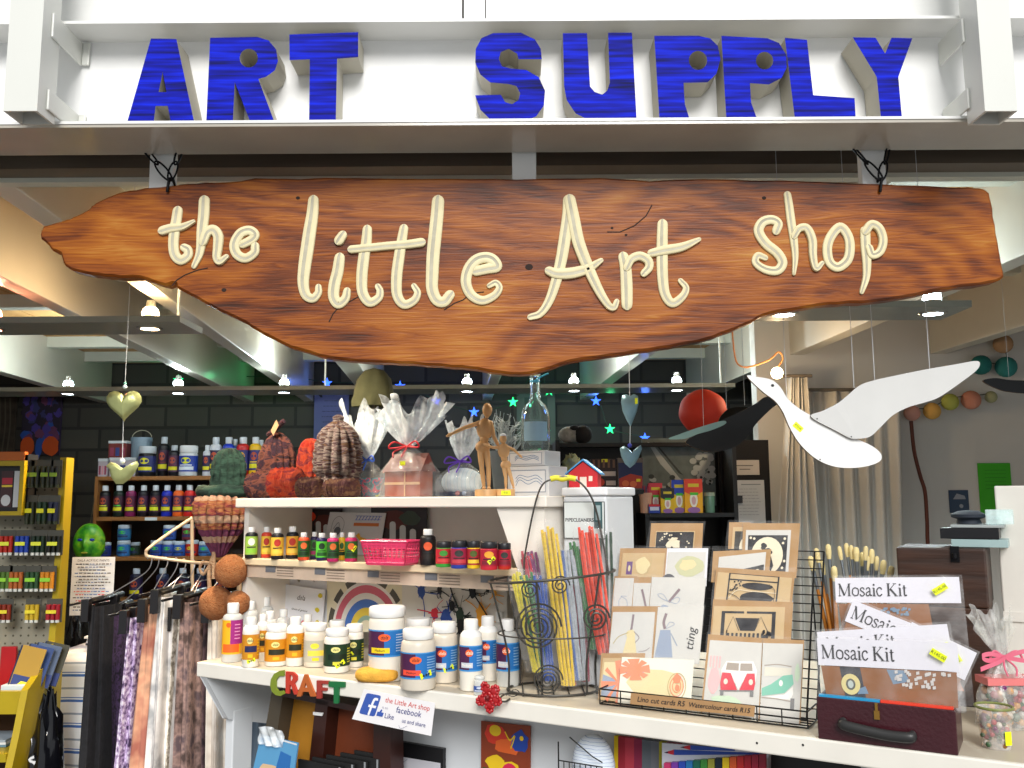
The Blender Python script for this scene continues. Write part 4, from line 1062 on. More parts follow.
# small boxes and clips at the left under the shelf
panel_on(VS+0.14, 'paint_box', 'small white, yellow and violet box standing left of the zigzag paper', 'box', [(268, 582), (277, 581), (277, 606), (268, 606)], [pm('e8e8e0'), pm('e8d040'), pm('6c50c8')], lambda d: (d.rect(0.1, 0.4, 0.9, 0.75, 0), d.rect(0.1, 0.05, 0.9, 0.3, 1)), th=0.012)
for lab, pts in (('left', [(255, 600), (254, 578), (258, 567), (262, 566), (266, 578), (265, 603)]), ('right', [(270, 584), (271, 570), (274, 566), (276, 580), (275, 588)])):
    P4 = [atp(a, b, bp_(0, VS+0.13), V) for a, b in pts]; base = P4[0]
    m_ = MB(); m_.prism([((q-base).dot(U), q.z-base.z) for q in P4], 0, 0.012)
    o = build('black_clip', m_, BLACK, loc=base, rot=(0, 0, TH), bevel=0.002); tag(o, 'black hanging clip, %s one of the two under left end of middle shelf' % lab, 'clip')
# ------------------------------------------------------------ knitted hats and scarves on the top shelf
def top(px, v=None, z=None):
    """point on the top shelf seen in column px, v back from the shelf's front edge"""
    p = atp(px, 500, bp_(0, VS+(0.1 if v is None else v)), V); p.z = ZTOP if z is None else z; return p
def yarn(name, cols, scale=9, zs=2.0):
    scale *= 2.6; cols = [''.join('%02x' % int(int(c[i:i+2], 16)*.82) for i in (0, 2, 4)) for c in cols]
    st = [(i/(len(cols)-1)*0.5+0.25, C(c)) for i, c in enumerate(cols)]
    return ramp_mat(name, st, scale=scale, stretch=(1, 1, zs), rough=0.95, detail=5, distortion=0.8, bump=0.9, bscale=260)
def knit_mesh(prof, ncol=15, nrow=11, amp=0.075, sx=1, sy=1, lump=0.05, seed=1, seg=6, bands=None):
    R_ = random.Random(seed); ph = [R_.uniform(0, 6.28) for _ in range(4)]
    P = catmull([(r, 0, z) for r, z in prof], 8); L = [0]
    for i in range(1, len(P)): L.append(L[-1]+(P[i]-P[i-1]).length)
    m_ = MB(); n = nrow*4; S_ = ncol*seg; vs = []; fs = []
    for i in range(n+1):
        s_ = L[-1]*i/n; j = max(0, min(len(L)-2, next((k_ for k_ in range(len(L)-1) if L[k_+1] >= s_), len(L)-2)))
        t = (s_-L[j])/max(1e-9, L[j+1]-L[j]); q = P[j].lerp(P[j+1], min(1, t))
        row = i/4
        for k_ in range(S_):
            a = 2*PI*k_/S_; x = k_/seg
            f = abs(math.sin(PI*(x)))*0.75+0.25*abs(math.sin(PI*(row+0.5*abs(((x) % 1)*2-1))))
            r = max(0.0004, q.x)*(1+1.7*amp*(f-0.5)*2*min(1, q.x*40)+lump*math.sin(2*a+ph[0]+row*0.25)+lump*0.7*math.sin(3*a+ph[1]-row*0.4))
            vs.append((r*math.cos(a)*sx, r*math.sin(a)*sy, q.z+0.0012*math.sin(2*PI*x)))
    for i in range(n):
        for k_ in range(S_): fs.append((i*S_+k_, i*S_+(k_+1) % S_, (i+1)*S_+(k_+1) % S_, (i+1)*S_+k_))
    m_.add(vs, fs, True)
    if bands:
        for i in range(n):
            for k_ in range(S_): m_.mi[i*S_+k_] = bands[min(len(bands)-1, int(i/n*len(bands)))]
    return m_
def sz(p): return p.y/F
Y1 = yarn('yarn_green', ['10241f', '1e4038', '3c6456', '162e28']); Y2 = yarn('yarn_orange_pink', ['7c3464', 'd8683c', 'f0a868', 'c85850', '8c3c60', 'f2b47c'], zs=5, scale=7)
Y3 = yarn('yarn_purple_brown', ['241420', '64303c', '38263c', 'a05c4c', '2c1c18', '50304a']); Y4 = yarn('yarn_fire', ['5c1018', 'd83018', 'e8582c', '8c1c3c', 'e87038'])
Y5 = yarn('yarn_plum_white', ['3c1c34', '7c4458', 'd8c8bc', '5c384c', '9c7450', '3c2030'], zs=6, scale=8); Y6 = yarn('yarn_earth', ['33221a', '84583c', '5c2c38', 'a87c58', '40342a'])
def hat(label, x0, x1, yt, v, prof, ym, seed, sq=0.8, tail=None, **k):
    p = top((x0+x1)/2, v); s = sz(p); r = (x1-x0)/2*s; h = (500-yt)*s
    t = thing('knitted_hat', label, 'hat', p, TH, 'knitted hats on the top shelf')
    part('knit', knit_mesh([(a*r, b*h) for a, b in prof], sy=sq, seed=seed, **k), ym, t)
    if tail:
        m_ = MB(); m_.tube(catmull([(a*r, -0.01, b*h) for a, b in tail], 5), [0.009, 0.011]*50 if False else 0.0085, 8)
        part('knot', m_, ym, t)
    return t, r, h
# dark green hat: thick rolled brim and folded crown
t, r, h = hat('dark green knitted hat with rolled brim, leftmost on the top shelf', 205, 250, 450, 0.07,
    [(0.001, 0.02), (0.7, 0.02), (0.85, 0.2), (0.8, 0.40), (0.82, 0.55), (0.74, 0.75), (0.56, 0.9), (0.3, 0.98), (0.001, 1.0)], Y1, 3, ncol=13, nrow=10, amp=0.07)
part('brim', MB().tube([(r*1.12*math.cos(a)-.012, r*0.85*math.sin(a), 0.021+0.002*math.sin(5*a)) for a in [2*PI*q/40 for q in range(40)]], 0.019, 10, closed=True), Y1, t)
t.rotation_euler.y = 0.0
t, r, h = hat('purple brown knitted hat with knotted top beside the dark green hat', 256, 296, 432, 0.14,
    [(0.001, 0.02), (0.95, 0.02), (1.0, 0.2), (0.96, 0.42), (0.88, 0.62), (0.62, 0.82), (0.3, 0.93), (0.12, 0.96), (0.001, 0.97)], Y3, 5, ncol=14,
    tail=[(-0.5, 0.93), (-0.1, 0.99), (0.25, 1.06), (0.55, 1.12)])
part('paper_tag', MB().prism([(0.1*r, 0.98*h), (0.45*r, 1.13*h), (0.62*r, 1.05*h), (0.28*r, 0.9*h)], -0.035, -0.034), pm('c8a078', 0.7), t)
t, r, h = hat('fiery orange red knitted hat between the two purple hats', 296, 322, 441, 0.15,
    [(0.001, 0.02), (0.9, 0.02), (1.0, 0.25), (0.95, 0.6), (0.8, 0.85), (0.5, 0.97), (0.001, 1.0)], Y4, 6, ncol=11)
t, r, h = hat('large plum and white knitted hat with ribbed rows, tallest on the shelf', 312, 362, 418, 0.12,
    [(0.001, 0.02), (0.88, 0.02), (0.92, 0.2), (0.86, 0.26), (1.0, 0.34), (1.0, 0.5), (0.92, 0.65), (0.72, 0.8), (0.36, 0.90), (0.2, 0.93), (0.24, 0.97), (0.12, 1.0), (0.001, 1.01)], Y5, 7, ncol=15, nrow=13, amp=0.09)
# rolled scarves in front
def scarf(label, x0, x1, yt, v, ym, seed):
    p = top((x0+x1)/2, v); s = sz(p); L = (x1-x0)/2*s; rr_ = (500-yt)/2*s
    R_ = random.Random(seed)
    t = thing('knitted_scarf', label, 'scarf', p, TH, 'knitted scarves on the top shelf')
    pts = [(-L*0.92+2*L*0.92*q/8, R_.uniform(-.006, .006), rr_*(0.98+R_.uniform(-.06, .0))) for q in range(9)]
    P = catmull(pts, 8); n = len(P); m_ = MB()
    vs = []; fs = []; K = 26
    for i in range(n):
        e = min(i, n-1-i)/5; rad = rr_*0.95*math.sqrt(max(0.03, 1-(1-min(1, e))**2))*(1+0.08*math.sin(i*1.2+seed))
        for k_ in range(K):
            a = 2*PI*k_/K; f = 1+0.07*math.sin(a*13+i*0.8)+0.05*math.sin(i*2.4+a)
            vs.append((P[i].x, P[i].y+rad*0.95*f*math.cos(a), max(0.0005, P[i].z+rad*f*math.sin(a))))
    for i in range(n-1):
        for k_ in range(K): fs.append((i*K+k_, i*K+(k_+1) % K, (i+1)*K+(k_+1) % K, (i+1)*K+k_))
    fs += [tuple(range(K))[::-1], tuple((n-1)*K+k_ for k_ in range(K))]
    m_.add(vs, fs, True); part('knit', m_, ym, t)
    return t
scarf('rolled dark purple scarf with orange top under the purple brown hat', 246, 275, 474, 0.045, Y3, 1)
scarf('bright orange red rolled scarf in the middle of the knitwear', 270, 302, 470, 0.035, Y4, 2)
scarf('rolled brown and purple scarf right of the orange red scarf', 297, 322, 479, 0.04, Y6, 3)
scarf('rolled earth brown scarf under the large plum hat', 320, 362, 481, 0.035, Y6, 4)
# orange pink hat hanging upside down off the shelf end, with cords and pompoms
ps = atp(221, 499, bp_(0, VS+0.05), V); s = sz(ps)
t = thing('knitted_hat', 'orange and pink knitted hat hanging upside down from the shelf end with brown pompoms', 'hat', (ps.x, ps.y, ps.z), TH, 'knitted hats on the top shelf')
r = 29*s; h = 57*s
part('knit', knit_mesh([(0.001, -h), (r*0.22, -h*0.97), (r*0.42, -h*0.82), (r*0.78, -h*0.55), (r*0.98, -h*0.30), (r*1.0, -h*0.1), (r*0.92, 0.0), (r*0.7, 0.012), (0.001, 0.016)], ncol=17, nrow=13, sy=0.7, seed=9, amp=0.09, bands=[1, 1, 1, 2, 1, 0, 2, 0, 0, 2, 0, 0, 0]), [Y2, yarn('yarn_plum', ['5c2450', '8c3c64', 'a85478']), yarn('yarn_cream_pink', ['e8a078', 'f0c8a8', 'd88868'])], t)
CORD = yarn('yarn_cord', ['c88858', 'f0c8a0', 'd8a078'], scale=30)
m_ = MB()
m_.tube(catmull([(-0.0, -0.02, -h*0.9), (0.004, -0.022, -h*1.15), (0.008, -0.024, -h*1.35)], 5), 0.006, 8)
m_.tube(catmull([(0.0, -0.02, -h*0.95), (-0.012, -0.024, -h*1.2), (-0.008, -0.024, -h*1.5), (0.002, -0.026, -h*1.75)], 5), 0.006, 8)
m_.tube(catmull([(0.004, -0.022, -h*1.1), (-0.03, -0.03, -h*1.08), (-0.045, -0.03, -h*1.18), (-0.03, -0.03, -h*1.28), (-0.012, -0.026, -h*1.15)], 5), 0.0045, 8)
part('cord', m_, CORD, t)
PMP = yarn('pompom_yarn', ['8c4c24', 'c87840', 'd89058', '9c5c2c'], scale=40)
for (a, b, q) in ((231, 571, 15), (216, 603, 15.5), (238, 603, 11)):
    pp = atp(a, b, bp_(0, VS-0.02+(0.012 if a == 238 else 0)), V)
    l = Vector(pp)-ps
    m_ = MB(); R_ = random.Random(a)
    nz = [[R_.uniform(0.93, 1.07) for _ in range(40)] for _ in range(40)]
    m_.ball((l.dot(U), l.dot(V), l.z), q*s, 34, fr=lambda a_, t_: 1+0.02*math.sin(9*a_+3*t_)+0.02*math.sin(7*t_)+0.012*math.sin(23*a_)*math.sin(19*t_))
    part('pompom', m_, PMP, t, label='brown yarn pompom')

# ------------------------------------------------------------ gift bags of clear film
def cello(label, px, x0, x1, yt, yneck, ybase, v, content, ribbon, seed, fan=(1.0, 0.6), film_mat=None, z0=None, pos=None):
    p = top(px, v) if pos is None else pos
    s = sz(p)
    if z0 is not None: p = Vector((p.x, p.y, z0))
    t = thing('gift_bag', label, 'bag', p, TH if pos is None else 0, 'cellophane gift bags')
    R_ = random.Random(seed)
    w0 = (x1-x0)/2*s; hn = (ybase-yneck)*s; ht = (ybase-yt)*s
    FM = film_mat or film('bright_cellophane', (0.90, 0.96, 1.0), 0.55, 0.12)
    # lower part: a draped pouch over the content
    ph = [R_.uniform(0, 6.28) for _ in range(8)]
    def low(u, q):
        a = 2*PI*u; k_ = q
        r = w0*(1-0.05*k_) if k_ < 0.45 else w0*(0.98-0.86*((k_-0.45)/0.55)**1.2)
        r *= 1+0.06*math.sin(5*a+ph[0]+q*3)+0.05*math.sin(11*a+ph[1])*q
        sq = 1/max(abs(math.cos(a)), abs(math.sin(a)))**0.5
        return (r*sq*math.cos(a), 0.55*r*sq*math.sin(a), 0.001+hn*q)
    m_ = MB(); m_.sheet(low, 64, 16)
    part('pouch', m_, film_mat or film('thin_cellophane', (0.95, 0.98, 1.0), 0.13, 0.08), t)
    # upper part: crumpled fan
    fw = fan[0]*w0; tilt = fan[1]
    def up(u, q):
        a = 2*PI*u
        rr_ = w0*0.1+(fw-w0*0.1)*q**0.75
        fold = 0.12*math.sin(7*a+ph[2])+0.10*math.sin(13*a+ph[3]+q*2)+0.08*math.sin(23*a+ph[6]+q*3)
        r = rr_*(1+fold*q)
        z = hn+(ht-hn)*q*(0.82+0.18*math.sin(4*a+ph[4])+0.12*math.sin(9*a+ph[5]))
        return (r*math.cos(a)+tilt*w0*q, 0.30*r*math.sin(a), z)
    m_ = MB(); m_.sheet(up, 140, 16); part('crumpled_top', m_, FM, t)
    if ribbon:
        m_ = MB()
        m_.tube([(w0*0.13*math.cos(a), w0*0.1*math.sin(a), hn) for a in [2*PI*q/14 for q in range(14)]], 0.003, 6, closed=True)
        for sg in (-1, 1):
            m_.tube(catmull([(0, -w0*0.12, hn), (sg*w0*0.4, -w0*0.25, hn+0.012), (sg*w0*0.55, -w0*0.28, hn-0.004), (0, -w0*0.15, hn)], 5), 0.0022, 6)
            m_.tube(catmull([(0, -w0*0.12, hn), (sg*w0*0.2, -w0*0.5, hn-0.015), (sg*w0*0.15, -w0*0.6, hn-0.03)], 4), 0.0018, 6)
        part('ribbon', m_, ribbon, t)
    if content: content(t, w0, hn)
    return t
def c_tin(t, w0, hn):
    m_ = MB(); m_.lathe([(w0*0.62, 0.002), (w0*0.85, hn*0.5), (w0*0.87, hn*0.52), (w0*0.80, hn*0.52), (w0*0.6, 0.008)], 24, sy=0.55)
    part('painted_bowl', m_, ramp_mat('painted_bowl', [(0.3, C('1c3c54')), (0.42, C('3c7c8c')), (0.5, C('c8285c')), (0.56, C('2c5c84')), (0.7, C('c8c83c'))], scale=45, rough=0.4, interp='CONSTANT'), t)
def c_house(t, w0, hn):
    m_ = MB(); a = w0*0.66; d = w0*0.33
    m_.box(-a, -d, 0.002, a*0.95, d, hn*0.5)
    part('wooden_house', m_, pm('a04a2c', 0.6), t)
    m_ = MB(); m_.hexa([(-a*1.12, -d*1.2, hn*0.5), (a*1.08, -d*1.2, hn*0.5), (a*1.08, 0, hn*0.86), (-a*0.9, 0, hn*0.86), (-a*1.12, d*1.2, hn*0.5), (a*1.08, d*1.2, hn*0.5), (a*1.08, 0.002, hn*0.86), (-a*0.9, 0.002, hn*0.86)])
    part('roof', m_, pm('6c3028', 0.6), t)
    m_ = MB(); m_.box(-a*1.02, -d*1.04, hn*0.24, a*0.97, -d, hn*0.29); m_.box(a*0.1, -d*1.04, 0.002, a*0.16, -d, hn*0.5)
    part('trim', m_, pm('d8a878', 0.6), t)
    m_ = MB(); m_.box(-0.002, -d*1.32, hn*0.62, 0.014, -d*1.25, hn*0.70); part('price_sticker', m_, STICK, t)
def c_cloth(t, w0, hn):
    m_ = MB(); m_.ball((0, 0, hn*0.42), 1, 24, sc=(w0*0.85, w0*0.42, hn*0.40))
    part('folded_cloth', m_, ramp_mat('blue_striped_cloth', [(0.35, C('e0ecf4')), (0.5, C('a8d0e4')), (0.6, C('e8f2f6'))], kind='wave', scale=14, direction='X', distortion=0.4, rough=0.8), t)
    m_ = MB(); m_.box(-w0*0.7, -w0*0.4, 0.002, w0*0.7, w0*0.4, hn*0.14); part('tray', m_, pm('1c2c4c'), t)
    for x in (0.1, 0.38): part('bauble', MB().ball((w0*x, -w0*0.43, hn*0.1), w0*0.09, 12), pm('c86c6c' if x < .2 else '8c9cb8', 0.2), t)
cello('cellophane gift bag with blue ribbon and painted bowl behind the large plum hat', 368, 348, 389, 404, 462, 499, 0.17, c_tin, pm('2c5cc8', 0.4), 4, (1.5, -0.15))
cello('cellophane gift bag tied with a red ribbon around a small wooden house', 409, 377, 443, 398, 449, 499, 0.055, c_house, pm('d02030', 0.4), 5, (1.25, 0.1))
cello('cellophane gift bag with pale blue striped cloth behind the wooden mannequins', 462, 434, 490, 420, 462, 497, 0.13, c_cloth, pm('6c3cc8', 0.4), 6, (0.75, 0.15))

# ------------------------------------------------------------ wooden mannequins
WD = ramp_mat('pale_mannequin_wood', [(0.3, C('c0915c')), (0.7, C('ddb27c'))], scale=30, stretch=(1, 1, 0.2), rough=0.45)
def mannequin(label, px, yt, v, joints, base=None, hatcol=None):
    p = top(px, v); s = sz(p)
    J = {k_: Vector(((a-px)*s, d*s, (498-b)*s)) for k_, (a, b, d) in joints.items()}
    t = thing('wooden_mannequin', label, 'mannequin', p, 0, 'jointed wooden mannequins')
    H = (498-yt)*s
    def limb(n, a, b, r0, r1, rm=None):
        rm = rm or max(r0, r1)*1.1
        P = [J[a].lerp(J[b], q/8) for q in range(9)]
        rs = [(r0*(1-q/8)**2+2*rm*(q/8)*(1-q/8)+r1*(q/8)**2) for q in range(9)]
        part(n, MB().tube(P, rs, 12), WD, t)
    def jt(a, r): part('joint', MB().ball(J[a], r, 12), WD, t)
    hd = J['head']; r = H*0.062
    part('head', MB().ball((hd.x, hd.y, hd.z), r, 18, sc=(0.85, 0.9, 1.25)), WD, t)
    limb('neck', 'neck', 'head', r*0.35, r*0.3)
    m_ = MB(); c = J['chest']; m_.ball((c.x, c.y, c.z), r, 18, sc=(1.45, 0.95, 1.9)); part('chest', m_, WD, t)
    m_ = MB(); c = J['waist']; m_.ball((c.x, c.y, c.z), r*0.78, 14); part('waist', m_, WD, t)
    m_ = MB(); c = J['hip']; m_.ball((c.x, c.y, c.z), r, 18, sc=(1.3, 0.9, 1.15)); part('hips', m_, WD, t)
    for sd in 'lr':
        limb('upper_arm', 'sh'+sd, 'el'+sd, r*0.38, r*0.32); limb('forearm', 'el'+sd, 'wr'+sd, r*0.33, r*0.22); jt('sh'+sd, r*0.42); jt('el'+sd, r*0.33)
        d = (J['wr'+sd]-J['el'+sd]).normalized()
        w_ = J['wr'+sd]; part('hand', MB().tube([w_, w_+d*r*0.5, w_+d*r*1.2], [r*0.2, r*0.34, r*0.14], 10), WD, t)
        limb('thigh', 'hp'+sd, 'kn'+sd, r*0.55, r*0.4); limb('shin', 'kn'+sd, 'an'+sd, r*0.42, r*0.24); jt('kn'+sd, r*0.4)
        a_ = J['an'+sd]; part('foot', MB().ball((a_.x, a_.y-r*0.35, a_.z-r*0.15), r*0.42, 12, sc=(0.8, 1.7, 0.6)), WD, t)
    if base:
        part('base', MB().lathe([(base*s, 0.0003), (base*s, 0.014), (base*s*0.95, 0.017), (0.001, 0.017)], 30), WD, t)
        part('support_rod', MB().tube([(J['hip'].x, J['hip'].y+r, 0.015), (J['hip'].x, J['hip'].y+r*0.8, J['hip'].z)], 0.0018, 6), LBODY, t)
    return t, J, s
mannequin('tall jointed wooden mannequin on round base holding the small one by the hand', 487, 405, 0.035,
 dict(head=(487.5, 412, 0), neck=(487, 420, 0), chest=(485, 431, 0), waist=(484.5, 441, 0), hip=(483, 449, 0), shl=(479, 425, 0), ell=(465, 430, -4), wrl=(453, 436, -8), shr=(491, 425, 0), elr=(494, 439, -3), wrr=(499, 449, -5),
      hpl=(480.5, 452, 0), knl=(482, 470, -2), anl=(484, 489, 0), hpr=(486.5, 452, 0), knr=(488.5, 470, -2), anr=(489, 489, 0)), base=12)
t, J, s = mannequin('small jointed wooden mannequin with a yellow sticker at its feet', 506, 432, 0.035,
 dict(head=(503.5, 441, 0), neck=(503.5, 447, 0), chest=(504, 453, 0), waist=(504.5, 461, 0), hip=(506, 467, 0), shl=(500, 449.5, 0), ell=(494, 450, -2), wrl=(488, 448, -4), shr=(508, 449.5, 0), elr=(514, 452, -2), wrr=(519, 457, -4),
      hpl=(504.5, 470, 0), knl=(506, 480, -2), anl=(506, 490, 0), hpr=(508, 470, 0), knr=(511, 479, -2), anr=(513.5, 489, 0)), base=9)
m_ = MB(); m_.ball((J['head'].x, J['head'].y, J['head'].z+0.008), 0.008, 12, sc=(1, 1, 0.7)); part('cap', m_, pm('dfe8f0', 0.5), t)
m_ = MB(); m_.prism([(-0.011, 0.002), (0.011, 0.002), (0.011, 0.013), (-0.011, 0.013)], -0.026, -0.0255); write(m_, 'R45', 0, 0.0075, -0.0262, 0.007, 1); part('price_sticker', m_, [STICK, INK], t)

# boxes, bottle, twigs, toy house
BXW = pm('d4d8dc', 0.5)
def carton(label, P3, dep, yb, yt, v, draw=None, z0=None, hz=None, col=None):
    x0, x1 = P3; a = top(x0, v); b = top(x1, v); wd = (b-a).length
    z0 = ZTOP if z0 is None else z0; h = hz if hz else (yb-yt)*sz(a)
    t = thing('small_carton', label, 'box', (a.x, a.y, z0), TH, 'white cartons on the top shelf')
    part('carton_body', MB().box(0, 0, 0.0004, wd, dep, h), col or BXW, t, bevel=0.0012)
    d = Draw(lambda p, q: (p*wd, q*h)); d.rect(0.05, 0.12, 0.93, 0.88, 1); d.rect(0.065, 0.15, 0.915, 0.85, 0)
    for i in range(3): d.line([(0.2, 0.35+i*0.12), (0.3, 0.55+i*0.08), (0.5, 0.4+i*0.12), (0.7, 0.5+i*0.1), (0.85, 0.35+i*0.1)], 0.0015, 2)
    part('print', d.mb, [pm('dfe2e6'), pm('8494a8'), pm('6488b0')], t)
    return t, h
t, h1 = carton('lower of two white cartons with blue drawing on the top shelf', (508, 549), 0.10, 498, 469, 0.11)
t, h2 = carton('upper of two white cartons with blue drawing on the top shelf', (508, 545), 0.085, 469, 454, 0.118, z0=ZTOP+h1+0.001, hz=0.038)
GL = mat('clear_glass', (0.86, 0.96, 0.96), 0.03, trans=0.95, ior=1.3)
pb = top(536, 0.17); s = sz(pb); pb.z = ZTOP+h1+h2+0.0025
t = thing('glass_bottle', 'tall clear glass bottle with round shoulders standing on the white cartons', 'bottle', pb)
r = 14.5*s; h = 80*s
outer = [(r*0.5, 0.0), (r*0.95, 0.002), (r, 0.012), (r, h*0.40), (r*0.92, h*0.50), (r*0.7, h*0.58), (r*0.38, h*0.64), (r*0.33, h*0.72), (r*0.33, h*0.93), (r*0.40, h*0.94), (r*0.40, h*0.98), (r*0.3, h*0.985)]
inner = [(max(0.001, a-0.0028), b) for a, b in outer[::-1][1:-1]]
part('glass', MB().lathe(outer+inner+[(0.001, 0.006)], 32, cap=False), GL, t)
m_ = MB(); rect_cyl(m_, -0.9, 0.9, h*0.12, h*0.36, r+0.0004); part('label', m_, pm('9cc4dc', 0.4), t)
m_ = MB(); m_.tube(catmull([(r*0.33*math.cos(a), r*0.33*math.sin(a), h*0.88) for a in [2*PI*q/10 for q in range(10)]], 3), 0.002, 6); m_.tube(catmull([(0, -r*0.34, h*0.88), (0.02, -r*0.4, h*0.94), (0.035, -r*0.4, h*0.97)], 4), 0.002, 6)
part('ribbon', m_, pm('3cb8e0', 0.4), t)
# silver twig ball
pc = top(505, 0.22); s = sz(pc); R_ = random.Random(5)
pc.z = ZTOP
t = thing('twig_arrangement', 'bundle of silvery twigs in a grey pot behind the small mannequin', 'plant', pc)
part('pot', MB().lathe([(0.028, 0.0004), (0.040, 0.12), (0.036, 0.12), (0.026, 0.004)], 20, cap=False), pm('6c7478', 0.6), t)
m_ = MB()
for q in range(70):
    a = R_.uniform(0, 6.28); e = R_.uniform(-0.2, 1.4); L = R_.uniform(0.05, 0.085); c = Vector((0, 0, 0.15))
    d = Vector((math.cos(a)*math.cos(e), math.sin(a)*math.cos(e)*0.7, math.sin(e)))
    k1 = Vector((R_.uniform(-1, 1), R_.uniform(-1, 1), R_.uniform(-1, 1)))*0.014
    st = Vector((R_.uniform(-.02, .02), R_.uniform(-.02, .02), 0.11))
    m_.tube([st, c+d*L*0.5+k1, c+d*L*0.8-k1*0.6, c+d*L+k1*0.5], [0.002, 0.0016, 0.0013, 0.0008], 5)
part('twigs', m_, pm('a8b4b8', 0.5), t)
# toy house
ph_ = top(573, 0.10); s = sz(ph_)
# storage tower (pipe cleaners box)
TW = thing('storage_box', 'tall white plastic storage box labelled PIPECLEANERS beside the shelf unit', 'box', atp(554, 640, bp_(0, VS+0.06), V), TH)
q0 = atp(554, 495, bp_(0, VS+0.06), V); q1 = atp(606, 487, bp_(0, VS+0.06), V); wd = uv(q1)[0]-uv(q0)[0]; TW.location = (q0.x, q0.y, ZT); hh = q1.z-ZT
wd0 = uv(q0)[0]; wl = max(0, ut1+0.004-wd0)
TW.location = bp_(wd0+wl, VS+0.06, ZT); wd = wd-wl
part('box_body', MB().box(0, 0, 0.0005, wd, 0.16, hh-0.02), pm('dcdfe2', 0.4), TW, bevel=0.006)
part('lid', MB().box(-0.002, -0.004, hh-0.0195, wd+0.004, 0.164, hh), pm('eceef0', 0.35), TW, bevel=0.004)
d = Draw(lambda p, q: (0.004+p*(wd-0.006), hh-0.118+q*0.085), -0.0045)
d.rect(0, 0, 1, 1, 1); d.rect(0.02, 0.02, 0.98, 0.98, 0); d.text('PIPECLEANERS', 0.39, 0.5, wd*0.102, 1, bold=0.02); d.rect(0.74, 0.28, 0.94, 0.98, 2); d.rect(0.78, 0.5, 0.9, 0.9, 3)
part('label_card', d.mb, [pm('d8dedc'), INK, pm('3c5c60'), pm('9cb0b4')], TW)
t = thing('toy_house', 'small red toy house with blue roof on top of the white storage box', 'toy', bp_(wd0+wl+0.035, VS+0.11, ZT+hh+0.0006), TH+0.3)
a, b, c = 0.034, 0.03, 0.034
m_ = MB(); m_.prism([(-a, 0), (a, 0), (a, c), (0, c*1.75), (-a, c)], -b, b); part('house_body', m_, pm('c8242c', 0.5), t)
m_ = MB(); m_.hexa([(-a*1.25, -b*1.15, c*0.86), (0, -b*1.15, c*1.84), (0, b*1.15, c*1.84), (-a*1.25, b*1.15, c*0.86), (-a*1.25, -b*1.15, c*0.96), (0, -b*1.15, c*1.96), (0, b*1.15, c*1.96), (-a*1.25, b*1.15, c*0.96)])
m_.hexa([(a*1.25, -b*1.15, c*0.86), (0, -b*1.15, c*1.84), (0, b*1.15, c*1.84), (a*1.25, b*1.15, c*0.86), (a*1.25, -b*1.15, c*0.96), (0, -b*1.15, c*1.96), (0, b*1.15, c*1.96), (a*1.25, b*1.15, c*0.96)])
part('roof', m_, pm('4c9cd8', 0.4), t)
m_ = MB(); quad(m_, -0.008, 0, 0.008, 0.024, -b-0.0006); quad(m_, -0.022, 0.014, -0.013, 0.026, -b-0.0006); quad(m_, 0.013, 0.014, 0.022, 0.026, -b-0.0006); part('windows_and_door', m_, pm('e8d8c8'), t)
# olive hat-like shade on a stick
pp = top(372, 0.24); s = sz(pp)
t = thing('felt_hood', 'olive felt hood on a thin stand behind the gift bags', 'hat', (pp.x, pp.y, ZTOP), TH)
z0 = (500-409)*s; h = 39*s; r = 20*s
m_ = MB()
m_.lathe([(r*0.98, z0), (r*1.02, z0+h*0.15), (r*0.95, z0+h*0.42), (r*0.8, z0+h*0.72), (r*0.5, z0+h*0.93), (0.001, z0+h), (0.001, z0+h-0.004), (r*0.45, z0+h*0.9), (r*0.74, z0+h*0.7), (r*0.9, z0+h*0.4), (r*0.93, z0+0.002)], 30, cap=False, fr=lambda a, z: 1+0.10*math.sin(2*a+1)+0.07*math.sin(5*a+z*30)+0.05*math.sin(9*a-z*50), sy=0.8)
part('hood', m_, mat('olive_felt', C('58583a'), 0.9, var=0.2, vscale=25), t)
m_ = MB(); m_.tube([(0, 0, 0.005), (0, 0, z0+h*0.9)], 0.004, 8); m_.cyl((0, 0, 0.0004), 0.035, 0.006); part('stand', m_, DARKW, t)
# ------------------------------------------------------------ wire basket of pipe cleaners
pbk = onz(553, 699, ZT, 0.085); sb_ = pbk.y/F
bs = thing('wire_basket', 'tall grey wire basket with spirals and an arched handle holding pipe cleaners', 'basket', (pbk.x, pbk.y, ZT), 0)
GW = mat('grey_iron_wire', C('4c4a46'), 0.45, metal=0.6)
rb, rt, hb_ = 44*sb_, 62*sb_, 0.25
m_ = MB()
def ring(r, z, th=0.0028, n=28, sy=0.75, dz=0.0): m_.tube([(r*math.cos(a), r*sy*math.sin(a), z+dz*math.cos(a)) for a in [2*PI*q/n for q in range(n)]], th, 6, closed=True)
ring(rb, 0.004); ring(rt, hb_, 0.003, dz=0.012); ring((rb+rt)/2, hb_*0.5, 0.0018)
for q in range(6):
    a = 2*PI*(q+0.25)/6
    m_.tube(catmull([(rb*math.cos(a), rb*.75*math.sin(a), 0.004), ((rb*.98+rt*.02)*math.cos(a), rb*.75*math.sin(a), hb_*0.3), ((rb*.5+rt*.5)*math.cos(a), (rb*.5+rt*.5)*.75*math.sin(a), hb_*0.65), (rt*math.cos(a), rt*.75*math.sin(a), hb_+0.012*math.cos(a))], 4), 0.0024, 6)
for q in range(3):
    for sg in (-1, 1): m_.tube([(sg*rb*0.33*q, -rb*.7, 0.004), (sg*rb*0.33*q, rb*.7, 0.004)], 0.0016, 5)
part('frame', m_, GW, bs)
